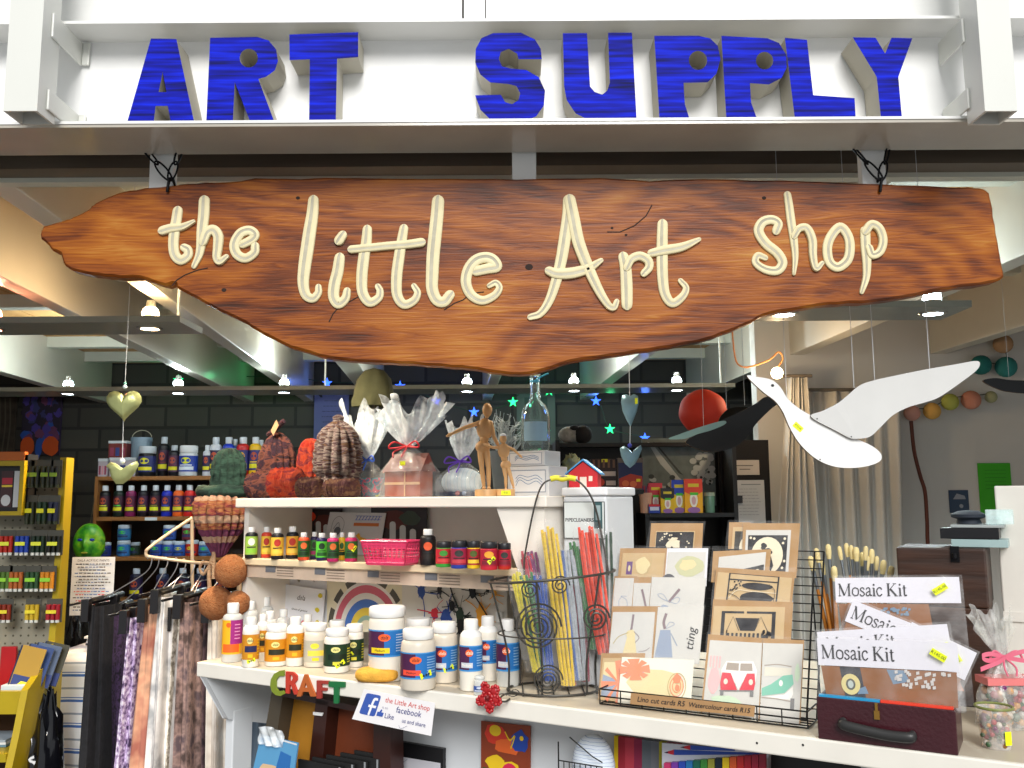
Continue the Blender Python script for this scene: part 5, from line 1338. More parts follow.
def spiral(cx, cz, R, turns, th=0.0022):
    m_ = MB(); n = int(turns*20)
    m_.tube([(cx+R*(1-0.85*q/n)*math.cos(2*PI*turns*q/n), -(rb+(rt-rb)*max(0, cz)/hb_)*0.75-0.004+abs(cx)*0.35, cz+R*(1-0.85*q/n)*math.sin(2*PI*turns*q/n)) for q in range(n+1)], th, 6)
    part('spiral', m_, GW, bs)
spiral(-15*sb_, 0.150, 22*sb_, 4.5); spiral(-6*sb_, 0.038, 14*sb_, 4, 0.0018); spiral(40*sb_, 0.165, 13*sb_, 3); spiral(-22*sb_, 0.228, 9*sb_, 2.5, .0016); spiral(6*sb_, 0.238, 9*sb_, 2.5, .0016)
m_ = MB()
hh_ = atp(565, 479, pbk, Vector((0, 1, 0))).z-ZT
for dy in (-0.004, 0.004):
    m_.tube(catmull([(-25*sb_, dy-0.03, hb_*0.5), (-27*sb_, dy-0.02, hb_), (-25*sb_, dy, hb_+0.06), (-12*sb_, dy, hh_-0.03), (2*sb_, dy, hh_), (24*sb_, dy, hh_), (42*sb_, dy, hh_-0.05), (53*sb_, dy, hb_+0.05), (56*sb_, dy, hb_)], 6), 0.0021, 6)
part('handle', m_, GW, bs)
m_ = MB(); m_.tube(catmull([(0*sb_, 0, hh_), (6*sb_, 0, hh_+0.003), (12*sb_, 0, hh_), (18*sb_, 0, hh_+0.003), (25*sb_, 0, hh_)], 4), 0.0065, 10); part('grip', m_, pm('e0d838', 0.5), bs, label='yellow wrapped grip')
for (x_, y_) in ((-38, .02), (44, .0)):
    m_ = MB(); m_.tube(catmull([(x_*sb_*0.9, -rb*.6, 0.006), (x_*sb_*1.2, -rb*.9, 0.012), (x_*sb_*1.35, -rb*1.05, 0.003), (x_*sb_*1.2, -rb*1.15, 0.002), (x_*sb_*1.1, -rb*.95, 0.003)], 5), 0.0022, 6); part('foot_scroll', m_, GW, bs)
GB = 'bundles of pipe cleaners in the wire basket'
def bundle(label, tp, bt, w, cols, dy, seed, film_=True):
    a = Vector(((tp[0]-553)*sb_, dy, (699-tp[1])*sb_)); b = Vector(((bt[0]-553)*sb_, dy*0.6-0.005, max(0.012, (699-bt[1])*sb_)))
    t = thing('pipe_cleaner_bundle', label, 'craft supplies', (pbk.x, pbk.y, ZT), 0, GB)
    R_ = random.Random(seed); W = w*1.5*sb_/2
    n = 11
    for ci, c in enumerate(cols):
        m_ = MB()
        for q in range(n):
            an = 2*PI*q/n+ci; rr_ = W*0.8*math.sqrt((q+0.5)/n)
            o_ = Vector((rr_*math.cos(an)+(ci-(len(cols)-1)/2)*W*0.7, rr_*math.sin(an)*0.7, 0))
            mid = (a+b)/2+Vector((R_.uniform(-.004, .004), 0, 0))
            pts = [b+o_*0.75, mid+o_, a+o_+Vector((0, 0, R_.uniform(-.012, .008)))]
            P = catmull(pts, 7)
            m_.tube(P, [0.0031+0.0006*(i % 2) for i in range(len(P))], 7)
        part('pipe_cleaners', m_, mat('chenille_'+c, C(c), 0.9, var=0.2, vscale=120, bump=0.5, bscale=400, sheen=0.5), t)
    if film_:
        m_ = MB(); d = (a-b)
        def fs_(u, q):
            an = 2*PI*u; c = b.lerp(a, q*1.06); r = W*1.28*(1 if q < 0.9 else 1-(q-0.9)*3)*(0.9+0.08*math.sin(7*an+q*14+seed))
            return (c.x+r*math.cos(an)*(1+0.35*(len(cols)-1)), c.y+r*0.75*math.sin(an), c.z)
        m_.sheet(fs_, 24, 22); part('wrapper', m_, film('bundle_film', (1, 1, 1), 0.05, 0.08), t)
    return t
bundle('green and yellow pipe cleaner bundle at left side of the wire basket', (523, 588), (541, 680), 12, ['d8c82c', '2c7838'], -0.018, 1)
bundle('blue pipe cleaner bundle behind the wire spiral', (540, 592), (549, 688), 13, ['2450a8'], -0.02, 2)
bundle('bright yellow pipe cleaner bundle reaching the basket floor', (550, 544), (567, 692), 15, ['e8c41c'], -0.03, 3)
bundle('crimson pipe cleaner bundle between the yellow and steel blue ones', (557, 590), (571, 693), 9, ['a81c34'], -0.005, 4)
bundle('steel blue and white pipe cleaner bundle in the basket', (564, 568), (577, 688), 12, ['4868a8', 'a8b0b8'], -0.012, 5)
bundle('dark crimson pipe cleaner bundle at right of the steel blue one', (577, 600), (584, 690), 9, ['8c2440'], 0.0, 6)
bundle('slim green pipe cleaner bundle beside the orange red one', (576, 560), (590, 660), 10, ['1c7430'], 0.005, 7)
bundle('thick orange red pipe cleaner bundle at right of the basket', (588, 545), (604, 664), 18, ['f04420'], -0.012, 8)
bundle('dark green tinsel bundle at the far right of the basket', (604, 550), (603, 664), 18, ['143c24'], 0.032, 9)
bundle('short red and violet bundle peeking over the basket rim at left', (531, 570), (544, 640), 10, ['c02840', '7c3c6c'], 0.03, 10)
# foil packet behind
p = atp(611, 560, bp_(0, 0.42), V)
t = thing('foil_packet', 'crinkled red and violet foil packet standing behind the wire basket', 'packet', (p.x, p.y, ZT), TH)
s = p.y/F
m_ = MB(); m_.sheet(lambda u, q: ((u-0.5)*32*s*(1+0.1*q), -0.014*math.sin(PI*u)*(1-q*0.7)+0.002*math.sin(u*30+q*6), 0.001+q*(atp(611, 517, p, V).z-ZT)), 30, 16)
m_.sheet(lambda u, q: ((0.5-u)*32*s*(1+0.1*q), 0.014*math.sin(PI*u)*(1-q*0.7), 0.001+q*(atp(611, 517, p, V).z-ZT)), 30, 16)
part('packet', m_, ramp_mat('crinkled_foil', [(0.3, C('5c1c2c')), (0.45, C('a83c3c')), (0.55, C('7c4880')), (0.7, C('d8a060'))], scale=22, stretch=(2.5, 1, 0.8), rough=0.2, coat=0.6, bump=0.4), t)

# ------------------------------------------------------------ card rack
rl = atz(600, 705, ZT); rr_ = atz(808, 730, ZT)
uL, vL = uv(rl); uR, vR = uv(rr_); V0 = (vL+vR)/2
print('RACK', uL, vL, uR, vR, 'width', uR-uL)
LEAN = math.radians(24)
WUP = V*math.sin(LEAN)+Vector((0, 0, 1))*math.cos(LEAN); WN = V*math.cos(LEAN)-Vector((0, 0, 1))*math.sin(LEAN)
rack = thing('card_rack', 'black wire rack of greeting cards with two leaning columns on the counter', 'rack', bp_(uL, V0), TH)
Wd = uR-uL; TD = 0.075                          # tray depth
topR = atp(818, 553, bp_(0, V0+TD), WN); HR = (topR-bp_(0, V0+TD)).dot(WUP)
m_ = MB(); th = 0.0017
for z in (0.003, 0.018, 0.032): m_.tube([(0, 0, z), (Wd, 0, z)], th, 6)
for z in (0.003, 0.032):
    for x in (0, Wd): m_.tube([(x, 0, z), (x, TD, z)], th, 6)
for q in range(10): m_.tube([(Wd*q/9, 0, 0.003), (Wd*q/9, 0, 0.032)], th*0.8, 6)
for q in range(4): m_.tube([(0, TD*(q+1)/4, 0.003), (Wd, TD*(q+1)/4, 0.003)], th*0.8, 6)
part('tray', m_, WIRE, rack)
m_ = MB(); sl_, cl_ = math.sin(LEAN), math.cos(LEAN)
bk_ = lambda x, h, off=0.0: (x, TD+off*cl_+h*sl_, 0.003+h*cl_)
for x in (0, Wd*0.045, Wd*0.47, Wd*0.52, Wd*0.955, Wd): m_.tube([bk_(x, 0), bk_(x, HR)], th*1.2, 6)
nn = int(HR/0.0185)
for q in range(nn+1): m_.tube([bk_(0, HR*q/nn, 0.002), bk_(Wd, HR*q/nn, 0.002)], th*0.75, 5)
part('back_grid', m_, WIRE, rack)
m_ = MB()
for x in (0.02, Wd-0.02): m_.tube([bk_(x, HR*0.75, 0.004), (x, TD+HR*0.75*sl_+0.03, 0.002)], th, 6)
part('strut', m_, WIRE, rack)
KR = mat('kraft_paper', C('b08a5c'), 0.75, var=0.08, vscale=30); KR2 = mat('light_kraft', C('c8ac80'), 0.75, var=0.06, vscale=30)
CW = pm('d0cec8', 0.6)
SLV = film('card_sleeve', (1, 1, 1), 0.05, 0.06)
def card(label, c4, tier, face, mats, draw, env=None, envc=None, group='greeting cards in the wire rack', tierbase=None):
    """greeting card leaning in the rack; c4 picture corners TL TR BR BL of the printed card, env of its envelope"""
    o_ = bp_(0, V0+TD-0.012-tierbase if tierbase is not None else V0+0.016+tier*0.0125)
    q4 = [atp(a, b, o_, WN) for a, b in c4]
    base = (q4[2]+q4[3])/2
    for i in (2, 3):
        if q4[i].z < ZT+0.004: q4[i] = q4[i]+WUP*((ZT+0.004-q4[i].z)/WUP.z)
    base = (q4[2]+q4[3])/2
    L_ = [((q-base).dot(U), (q-base).dot(WUP)) for q in q4]
    t = thing('greeting_card', label, 'card', base, rot=(-LEAN, 0, TH), group=group)
    m_ = MB(); m_.prism([L_[3], L_[2], L_[1], L_[0]], 0, 0.0012)
    cd_ = part('card', m_, face, t)
    if env:
        e4 = [atp(a, b, o_, WN) for a, b in env]
        for i in (2, 3):
            if e4[i].z < ZT+0.004: e4[i] = e4[i]+WUP*((ZT+0.004-e4[i].z)/WUP.z)
        E_ = [((q-base).dot(U), (q-base).dot(WUP)) for q in e4]
        m_ = MB(); m_.prism([E_[3], E_[2], E_[1], E_[0]], 0.0013, 0.0022); part('envelope', m_, envc or KR, t)
        SL = E_
    else: SL = L_
    def mp(a, b):
        x0 = L_[3][0]*(1-a)+L_[2][0]*a; x1 = L_[0][0]*(1-a)+L_[1][0]*a; z0 = L_[3][1]*(1-a)+L_[2][1]*a; z1 = L_[0][1]*(1-a)+L_[1][1]*a
        return (x0*(1-b)+x1*b, z0*(1-b)+z1*b)
    if draw:
        d = Draw(mp, -0.0003); draw(d); part('print', d.mb, mats, cd_)
    mx = [min(p[0] for p in SL)-.002, max(p[0] for p in SL)+.002, min(p[1] for p in SL), max(p[1] for p in SL)+.003]
    m_ = MB(); m_.sheet(lambda u, q: (mx[0]+(mx[1]-mx[0])*u, -0.0035-0.001*math.sin(u*7+q*5), mx[2]+(mx[3]-mx[2])*q), 8, 8); part('sleeve', m_, SLV, t)
    return t
def d_frame(d, m=0, t=0.035, a=0.08, b=0.06):
    for r_ in ((a, b, 1-a, b+t), (a, 1-b-t, 1-a, 1-b), (a, b, a+t, 1-b), (1-a-t, b, 1-a, 1-b)): d.rect(r_[0], r_[1], r_[2], r_[3], m)
LM = [INK, pm('e8dcc0', 0.7), pm('3c3a34')]
# right column, back to front
def d_bird(d):
    d.rect(0.06, 0.02, 0.94, 0.88, 0); d.oval(0.5, 0.42, 0.36, 0.42, 1, 24); d.blob(0.42, 0.62, 0.08, 0.1, 0, j=.5); d.blob(0.5, 0.5, 0.14, 0.1, 0, j=.3); d.poly([(0.42, 0.5), (0.6, 0.4), (0.66, 0.2), (0.6, 0.06), (0.52, 0.3)], 0)
    for a, b in ((0.12, 0.82), (0.2, 0.8), (0.88, 0.8), (0.85, 0.7), (0.9, 0.3), (0.86, 0.15), (0.12, 0.3)): d.oval(a, b, 0.03, 0.03, 1, 8)
def d_corner(d): d.rect(0.15, 0, 1, 0.85, 2); d.oval(0.95, 0.3, 0.5, 0.4, 1)
def d_strip(d): d.poly([(0.02, 0.25), (0.5, 0.38), (0.98, 0.52), (0.98, 0.0), (0.02, 0.0)], 0); d.oval(0.45, 0.0, 0.35, 0.22, 1); d.oval(0.85, 0.3, 0.04, 0.06, 1, 8); d.oval(0.7, 0.3, 0.03, 0.05, 1, 8)
def d_land(d):
    d_frame(d, 0, 0.02, 0.16, 0.0); d.rect(0.16, 0.78, 0.84, 0.82, 0); d.blob(0.56, 0.62, 0.22, 0.13, 0, j=.15); d.blob(0.56, 0.25, 0.24, 0.22, 0, j=.15)
    R_ = random.Random(2)
    for q in range(16): d.oval(0.24+R_.uniform(-.04, .1), 0.6+R_.uniform(-.16, .16), 0.012, 0.03, 0, 6)
    d.line([(0.2, 0.2), (0.3, 0.45), (0.5, 0.44), (0.82, 0.42)], 0.0012, 1); d.line([(0.18, 0.35), (0.3, 0.25), (0.4, 0.02)], 0.0012, 0); d.line([(0.72, 0.7), (0.8, 0.5), (0.8, 0.1)], 0.001, 0)
def d_house(d):
    for r_ in ((0.12, 0.0, 0.17, 0.88), (0.83, 0.0, 0.88, 0.88), (0.12, 0.83, 0.44, 0.88), (0.48, 0.83, 0.88, 0.88)): d.rect(*r_, 0)
    d.poly([(0.32, 0.72), (0.66, 0.72), (0.60, 0.42), (0.40, 0.42)], 0)
    d.line([(0.21, 0.42), (0.29, 0.75), (0.38, 0.42)], 0.0012, 0, False); d.line([(0.60, 0.42), (0.68, 0.75), (0.78, 0.42)], 0.0012, 0, False)
    for q in range(9): d.rect(0.22+q*0.06, 0.24, 0.25+q*0.06, 0.36, 0); d.rect(0.22+q*0.06, 0.02, 0.245+q*0.06, 0.16, 0)
    d.rect(0.21, 0.18, 0.78, 0.21, 0); d.rect(0.21, 0.02, 0.225, 0.42, 0); d.rect(0.775, 0.02, 0.79, 0.42, 0)
    R_ = random.Random(4)
    for q in range(14): d.blob(0.80+R_.uniform(-.09, .03), 0.2+R_.uniform(-.18, .22), 0.03, 0.07, 0, n=8, j=.5)
card('small linocut card peeking out left behind the crowned bird card', [(733, 527), (750, 527), (748, 556), (731, 556)], 5, KR2, LM, d_corner, [(729, 522), (750, 522), (748, 570), (727, 570)])
card('large linocut card with black bird in a white oval, top right of the rack', [(746, 530), (791, 530), (788, 575), (744, 575)], 4.5, CW, LM, d_bird, [(743, 523), (800, 523), (796, 578), (741, 578)])
card('linocut card half covered by the landscape card, with slanting black print', [(719, 557), (766, 552), (764, 578), (717, 580)], 3.6, CW, LM, d_strip, [(713, 551), (771, 549), (768, 582), (711, 582)])
card('kraft linocut card with black trees and road in the right column', [(718, 572), (792, 578), (789, 607), (714, 604)], 2.7, KR2, LM, d_land, [(716, 567), (795, 572), (791, 609), (713, 606)])
card('kraft linocut card with black gabled house in the right column', [(714, 606), (785, 607), (783, 650), (711, 648)], 1.8, KR2, LM, d_house, [(713, 599), (793, 602), (790, 652), (709, 650)])
def bus(d, c, cut=0.0):
    x = 0.25
    d.poly([(0.30-cut, 0.42), (0.92-cut, 0.46), (0.94-cut, 0.62), (0.86-cut, 0.74), (0.36-cut, 0.72), (0.28-cut, 0.60)], 0)
    d.poly([(0.36-cut, 0.60), (0.60-cut, 0.60), (0.60-cut, 0.70), (0.38-cut, 0.70)], 3); d.poly([(0.63-cut, 0.60), (0.86-cut, 0.61), (0.84-cut, 0.71), (0.63-cut, 0.70)], 3)
    d.poly([(0.28-cut, 0.42), (0.30-cut, 0.56), (0.46-cut, 0.56), (0.60-cut, 0.34), (0.30-cut, 0.32)], c); d.poly([(0.92-cut, 0.45), (0.90-cut, 0.58), (0.76-cut, 0.57), (0.64-cut, 0.34), (0.90-cut, 0.36)], c)
    d.poly([(0.46-cut, 0.56), (0.76-cut, 0.57), (0.62-cut, 0.34)], 0)
    d.oval(0.38-cut, 0.44, 0.04, 0.04, 5, 10); d.oval(0.84-cut, 0.46, 0.04, 0.04, 5, 10); d.line([(0.28-cut, 0.31), (0.6-cut, 0.33), (0.9-cut, 0.35)], 0.0018, 4)
    d.rect(0.30-cut, 0.25, 0.36-cut, 0.31, 4); d.rect(0.84-cut, 0.27, 0.9-cut, 0.34, 4)
BM = [pm('efece6', .6), pm('d84050', .6), pm('7cc0a8', .6), pm('a89c90', .6), pm('7c7c7c', .6), pm('dcd8c8', .6), pm('eeb8b8', .6), pm('c8dcc0', .6)]
def d_bus1(d):
    for q in range(4): d.rect(0.04+q*0.06, 0.62, 0.07+q*0.06, 0.78, 6)
    d.blob(0.16, 0.45, 0.12, 0.2, 6, j=.2); d.blob(0.4, 0.18, 0.3, 0.08, 7, j=.2); bus(d, 1)
def d_bus2(d):
    d.line([(0.06, 0.7), (0.4, 0.72), (0.75, 0.70)], 0.002, 3); d.poly([(0.08, 0.68), (0.75, 0.68), (0.74, 0.58), (0.06, 0.56)], 5)
    d.poly([(0.02, 0.30), (0.02, 0.40), (0.25, 0.46), (0.55, 0.58), (0.78, 0.60), (0.82, 0.48), (0.60, 0.36)], 2); d.poly([(0.02, 0.28), (0.6, 0.34), (0.8, 0.45), (0.82, 0.36), (0.76, 0.28)], 0); d.line([(0.02, 0.28), (0.4, 0.28), (0.78, 0.26)], 0.002, 3)
    d.oval(0.5, 0.48, 0.05, 0.04, 0, 12); d.rect(0.76, 0.16, 0.86, 0.3, 4); d.blob(0.9, 0.62, 0.07, 0.14, 7)
card('watercolour card with a green camper van in the bottom right corner of the rack', [(763, 643), (803, 644), (799, 724), (760, 720)], 0.2, CW, BM, d_bus2, [(763, 638), (804, 640), (800, 725), (760, 721)])
card('watercolour card with a red and white camper van at the bottom of the right column', [(710, 640), (762, 643), (758, 720), (702, 715)], 0.4, CW, BM, d_bus1, [(708, 634), (763, 638), (759, 721), (700, 716)])
# left column
def d_lino(d):
    d.rect(0.02, 0.02, 0.98, 0.96, 0)
    R_ = random.Random(8); d.blob(0.48, 0.42, 0.22, 0.36, 1, n=20, j=.3)
    for q in range(26): d.blob(R_.uniform(.08, .92), R_.uniform(.1, .9), .03, .04, 1, n=7, j=.5)
    d.blob(0.46, 0.25, 0.05, 0.14, 0, n=8); d.blob(0.56, 0.2, 0.05, 0.1, 0, n=8)
card('linocut card of dark trees on kraft, topmost in the left column', [(656, 531), (695, 531), (693, 556), (654, 556)], 5, KR2, LM, d_lino, [(651, 523), (703, 523), (701, 560), (648, 560)])
PM_ = [pm('6c4c80', .6), pm('e8986c', .6), pm('b8a878', .6), pm('c4c49c', .6), pm('4c4c54', .6), pm('98a4b8', .6), pm('8c7c80', .6), pm('e88c68', .6), pm('e0d0a0', .6), INK]
def d_stamp(d):
    d.rect(0.12, 0.3, 0.26, 0.72, 0); d.oval(0.19, 0.5, 0.03, 0.1, 8); d.blob(0.3, 0.14, 0.2, 0.13, 1); d.blob(0.5, 0.6, 0.2, 0.3, 8); d.oval(0.72, 0.1, 0.1, 0.14, 2); d.line([(0.5, 0.05), (0.6, 0.3), (0.7, 0.6), (0.68, 0.95)], 0.001, 2)
card('kraft card with purple stamp in upper left of the rack', [(623, 553), (665, 553), (662, 584), (620, 584)], 3.8, KR2, PM_, d_stamp, [(620, 548), (667, 548), (664, 586), (617, 586)])
card('pale green washed card with dark rounded animal, upper left column', [(668, 552), (706, 552), (704, 584), (665, 584)], 3.8, CW, PM_, lambda d: (d.blob(0.6, 0.55, 0.4, 0.35, 3, j=.15), d.blob(0.55, 0.6, 0.25, 0.2, 8, j=.3), d.oval(0.08, 0.05, 0.2, 0.26, 4)), [(667, 548), (708, 548), (706, 586), (664, 586)], pm('e4e4ea', .6))
card('small pale card with a grey loop drawing at the left edge of the rack', [(615, 578), (634, 578), (631, 615), (612, 615)], 2.9, CW, PM_, lambda d: d.line([(0.45, 0.5), (0.3, 0.35), (0.45, 0.12), (0.75, 0.2), (0.7, 0.4), (0.4, 0.5), (0.7, 0.5)], 0.0012, 5), [(614, 576), (637, 576), (634, 616), (611, 616)])
card('narrow kraft and white card with a single grey stroke', [(634, 583), (651, 583), (648, 615), (632, 615)], 2.8, CW, PM_, lambda d: d.line([(0.5, 0.8), (0.65, 0.55), (0.85, 0.2)], 0.005, 6), [(632, 577), (653, 577), (650, 616), (630, 616)])
def d_fairy(d):
    d.line([(0.36, 0.28), (0.44, 0.45), (0.54, 0.66)], 0.006, 6); d.line([(0.34, 0.3), (0.2, 0.4), (0.14, 0.5), (0.24, 0.5), (0.34, 0.3)], 0.0012, 5); d.line([(0.36, 0.3), (0.5, 0.24), (0.56, 0.36), (0.5, 0.42), (0.4, 0.32)], 0.0012, 5); d.blob(0.28, 0.06, 0.12, 0.16, 5, j=.2)
card('white card with a grey blue fairy in the third row of the left column', [(652, 577), (706, 578), (703, 612), (649, 612)], 2.6, CW, PM_, d_fairy)
def d_girl(d, c=8):
    d.line([(0.5, 0.95), (0.49, 0.75), (0.48, 0.62)], 0.005, 6); d.poly([(0.42, 0.6), (0.56, 0.6), (0.66, 0.12), (0.32, 0.12)], c); d.blob(0.48, 0.55, 0.12, 0.1, 8, j=.2); d.line([(0.42, 0.58), (0.2, 0.5), (0.08, 0.36)], 0.0018, 2); d.line([(0.55, 0.6), (0.68, 0.48), (0.6, 0.38)], 0.0014, 6); d.line([(0.7, 0.2), (0.85, 0.22), (0.95, 0.28)], 0.001, 6)
card('white card on kraft with a yellow brown dancing figure', [(613, 612), (655, 612), (651, 662), (608, 662)], 1.6, CW, PM_, d_girl, [(612, 606), (660, 606), (656, 664), (608, 664)])
def d_ting(d):
    d.line([(0.2, 0.88), (0.16, 0.72), (0.2, 0.6)], 0.006, 6); d.poly([(0.1, 0.58), (0.32, 0.58), (0.42, 0.1), (0.02, 0.1)], 5); d.line([(0.22, 0.6), (0.4, 0.68), (0.3, 0.72), (0.22, 0.62)], 0.0012, 5); d.line([(0.34, 0.52), (0.5, 0.3)], 0.0018, 5)
    d.text('tting', 0.78, 0.42, 0.026, 9, rot=PI/2*0.93, shear=0.2)
card('white card with a blue figure and sideways writing ending in tting', [(658, 607), (704, 606), (699, 664), (653, 663)], 1.5, CW, PM_, d_ting)
def d_flag(d, ox=0.0, sc=1.0, cx=0.4, cy=0.6):
    L = 0.34*sc
    for an in range(0, 360, 45):
        a = math.radians(an+8); w_ = 0.09 if an % 90 == 0 else 0.05
        d.poly([(cx-math.sin(a)*w_*0.3, cy+math.cos(a)*w_*0.3), (cx+math.sin(a)*w_*0.3, cy-math.cos(a)*w_*0.3), (cx+L*math.cos(a)+math.sin(a)*w_, cy+L*1.1*math.sin(a)-math.cos(a)*w_), (cx+L*math.cos(a)-math.sin(a)*w_, cy+L*1.1*math.sin(a)+math.cos(a)*w_)], 7)
def d_flag1(d): d.rect(0.05, 0.1, 0.9, 0.9, 8); d.poly([(0.05, 0.1), (0.5, 0.1), (0.4, 0.5), (0.05, 0.6)], 5); d_flag(d, cx=0.5, cy=0.42, sc=1.4)
def d_flag2(d):
    d.blob(0.5, 0.45, 0.42, 0.34, 8, j=.15); d.blob(0.2, 0.7, 0.15, 0.14, 5, j=.3); d_flag(d, cx=0.2, cy=0.74, sc=0.62)
    for r_ in (0.12, 0.09, 0.055): d.line([(0.80+r_*math.cos(a), 0.45+r_*2.2*math.sin(a)) for a in [2*PI*q/14 for q in range(15)]], 0.0016, 7 if r_ < .1 else 2)
    d.blob(0.8, 0.6, 0.06, 0.12, 7); d.blob(0.81, 0.42, 0.035, 0.08, 7)
card('kraft card with an orange flag drawing at the bottom left of the rack', [(603, 658), (640, 658), (634, 708), (598, 705)], 0.9, KR2, PM_, d_flag1, [(601, 653), (645, 653), (638, 709), (597, 706)])
card('wide shiny card with orange flag and snail at the front of the left column', [(622, 657), (694, 660), (690, 713), (617, 707)], 0.3, pm('ebe6d4', .6), PM_, d_flag2)
# price strip on the rack
q4 = [atp(a, b, bp_(0, V0-0.004), V) for a, b in ((631, 693), (755, 706), (754, 717), (630, 704))]
base = (q4[2]+q4[3])/2; L_ = [((q-base).dot(U), q.z-base.z) for q in q4]
t = thing('price_strip', 'brown cardboard strip lettered with card prices on the front of the wire rack', 'sign', base, TH)
m_ = MB(); m_.prism([L_[3], L_[2], L_[1], L_[0]], 0, 0.0012); part('strip', m_, mat('brown_cardboard', C('a8845c'), 0.8, var=.1), t)
W2 = L_[1][0]-L_[0][0]; d = Draw(lambda a, b: (L_[3][0]*(1-a)+L_[2][0]*a, (L_[3][1]*(1-a)+L_[2][1]*a)*(1-b)+(L_[0][1]*(1-a)+L_[1][1]*a)*b))
d.text('Lino cut cards R5', 0.26, 0.5, W2*0.056, 0, shear=0.3, bold=0.01); d.text('Watercolour cards R15', 0.73, 0.5, W2*0.050, 0, shear=0.3, bold=0.01)
part('writing', d.mb, INK, t)

# ------------------------------------------------------------ maroon case with mosaic kits
c0 = atz(819, 738, ZT); c1 = atz(958, 757, ZT); uc0, vc0 = uv(c0); uc1, vc1 = uv(c1); vc = (vc0+vc1)/2
print('CASE', uc0, vc0, uc1, vc1)
CW_ = uc1-uc0; CH = atp(820, 697, bp_(0, vc), V).z-ZT; CDp = 0.10
case = thing('open_case', 'open maroon case with dark handle on the counter holding mosaic kits', 'case', bp_(uc0, vc), TH)
MAR = mat('maroon_leather', C('3c141c'), 0.35, var=0.2, vscale=14, bump=0.15, bscale=150, coat=0.2)
m_ = MB(); w_ = 0.005
m_.box(0, 0, 0.0005, CW_, w_, CH); m_.box(0, CDp-w_, 0.0005, CW_, CDp, CH); m_.box(0, w_, 0.0005, w_, CDp-w_, CH); m_.box(CW_-w_, w_, 0.0005, CW_, CDp-w_, CH); m_.box(w_, w_, 0.0005, CW_-w_, CDp-w_, 0.006)
part('case_body', m_, MAR, case, bevel=0.0015)
m_ = MB(); m_.tube(catmull([(CW_*0.2, -0.003, CH*0.46), (CW_*0.22, -0.012, CH*0.42), (CW_*0.5, -0.013, CH*0.34), (CW_*0.68, -0.012, CH*0.34), (CW_*0.7, -0.003, CH*0.36)], 6), 0.007, 10)
m_.v = [(x, y, (z-CH*0.4)*1.3+CH*0.4) for x, y, z in m_.v]
part('handle', m_, mat('dark_handle', C('2c2c2c'), 0.4), case)
m_ = MB(); m_.box(CW_*0.43, -0.003, CH*0.62, CW_*0.47, 0, CH*0.82); m_.box(CW_*0.44, -0.004, CH*0.82, CW_*0.46, 0, CH*1.0); part('latch', m_, mat('brass', C('a8803c'), 0.35, metal=0.8), case)
m_ = MB(); m_.box(0.003, 0.006, CH*0.9, CW_*0.47, 0.016, CH*1.045); part('lining_edge', m_, pm('2c98cc', .3), case, label='blue folded edge')
m_ = MB(); m_.box(CW_*0.475, 0.006, CH*0.9, CW_-0.003, 0.016, CH*1.045); part('lining_edge', m_, pm('e84430', .3), case, label='red folded edge')
# serif lettering for the kit headers
def tline(d_, pts, wd, m): line2(d_, pts, wd, -0.0022, m)
SER = {  # strokes in a unit em: (points, width), serifs as short thick bars
 'M': ([([(.08, 0), (.08, .68)], .03), ([(.08, .68), (.40, .02)], .09), ([(.40, .02), (.72, .68)], .03), ([(.72, 0), (.72, .68)], .09)], [(.0, .18, .0), (.62, .84, .0), (.0, .14, .68), (.66, .84, .68)], .90),
 'K': ([([(.13, 0), (.13, .68)], .09), ([(.16, .30), (.54, .66)], .035), ([(.26, .38), (.62, .01)], .09)], [(.03, .24, .0), (.50, .74, .0), (.03, .24, .68), (.44, .66, .68)], .74),
 'o': ([([(.25, .0), (.08, .08), (.05, .23), (.10, .40), (.25, .46)], .06), ([(.25, .46), (.42, .38), (.45, .22), (.40, .06), (.25, .0)], .06)], [], .50),
 's': ([([(.34, .36), (.28, .45), (.14, .44), (.09, .34), (.18, .26), (.30, .19), (.34, .10), (.26, .01), (.12, .01), (.05, .10)], .055)], [], .40),
 'a': ([([(.08, .36), (.14, .44), (.26, .45), (.32, .36), (.32, .08), (.38, .01), (.44, .06)], .06), ([(.32, .27), (.14, .20), (.06, .11), (.12, .01), (.22, .02), (.32, .10)], .055)], [], .45),
 'i': ([([(.14, 0), (.14, .44)], .08)], [(.04, .25, .0), (.04, .16, .44)], .28),
 'c': ([([(.37, .35), (.30, .45), (.18, .45), (.07, .35), (.05, .20), (.12, .04), (.24, .0), (.38, .10)], .06)], [], .43),
 't': ([([(.14, .58), (.14, .10), (.20, .01), (.28, .06)], .07)], [(.03, .27, .44)], .30)}
def serif(mb, s_, x, z, em, m=0, y=-0.0022):
    for ch in s_:
        if ch == ' ': x += 0.2*em; continue
        st, sf, adv = SER[ch]
        for pts, wd in st:
            q = [Vector((x+a*em*.8, z+b*em, 0)) for a, b in pts]
            if len(q) > 2: q = catmull(q, 4)
            line2(mb, [(v.x, v.y) for v in q], wd*em*1.05, y, m)
        for a, b, h_ in sf: quad(mb, x+a*em*.8, z+(h_-.016)*em, x+b*em*.8, z+(h_+.018)*em, y-0.0001, m)
        if ch == 'i': oval(mb, x+.112*em, z+.62*em, .055*em, .055*em, y, m, 10)
        x += adv*em*.8
    return x
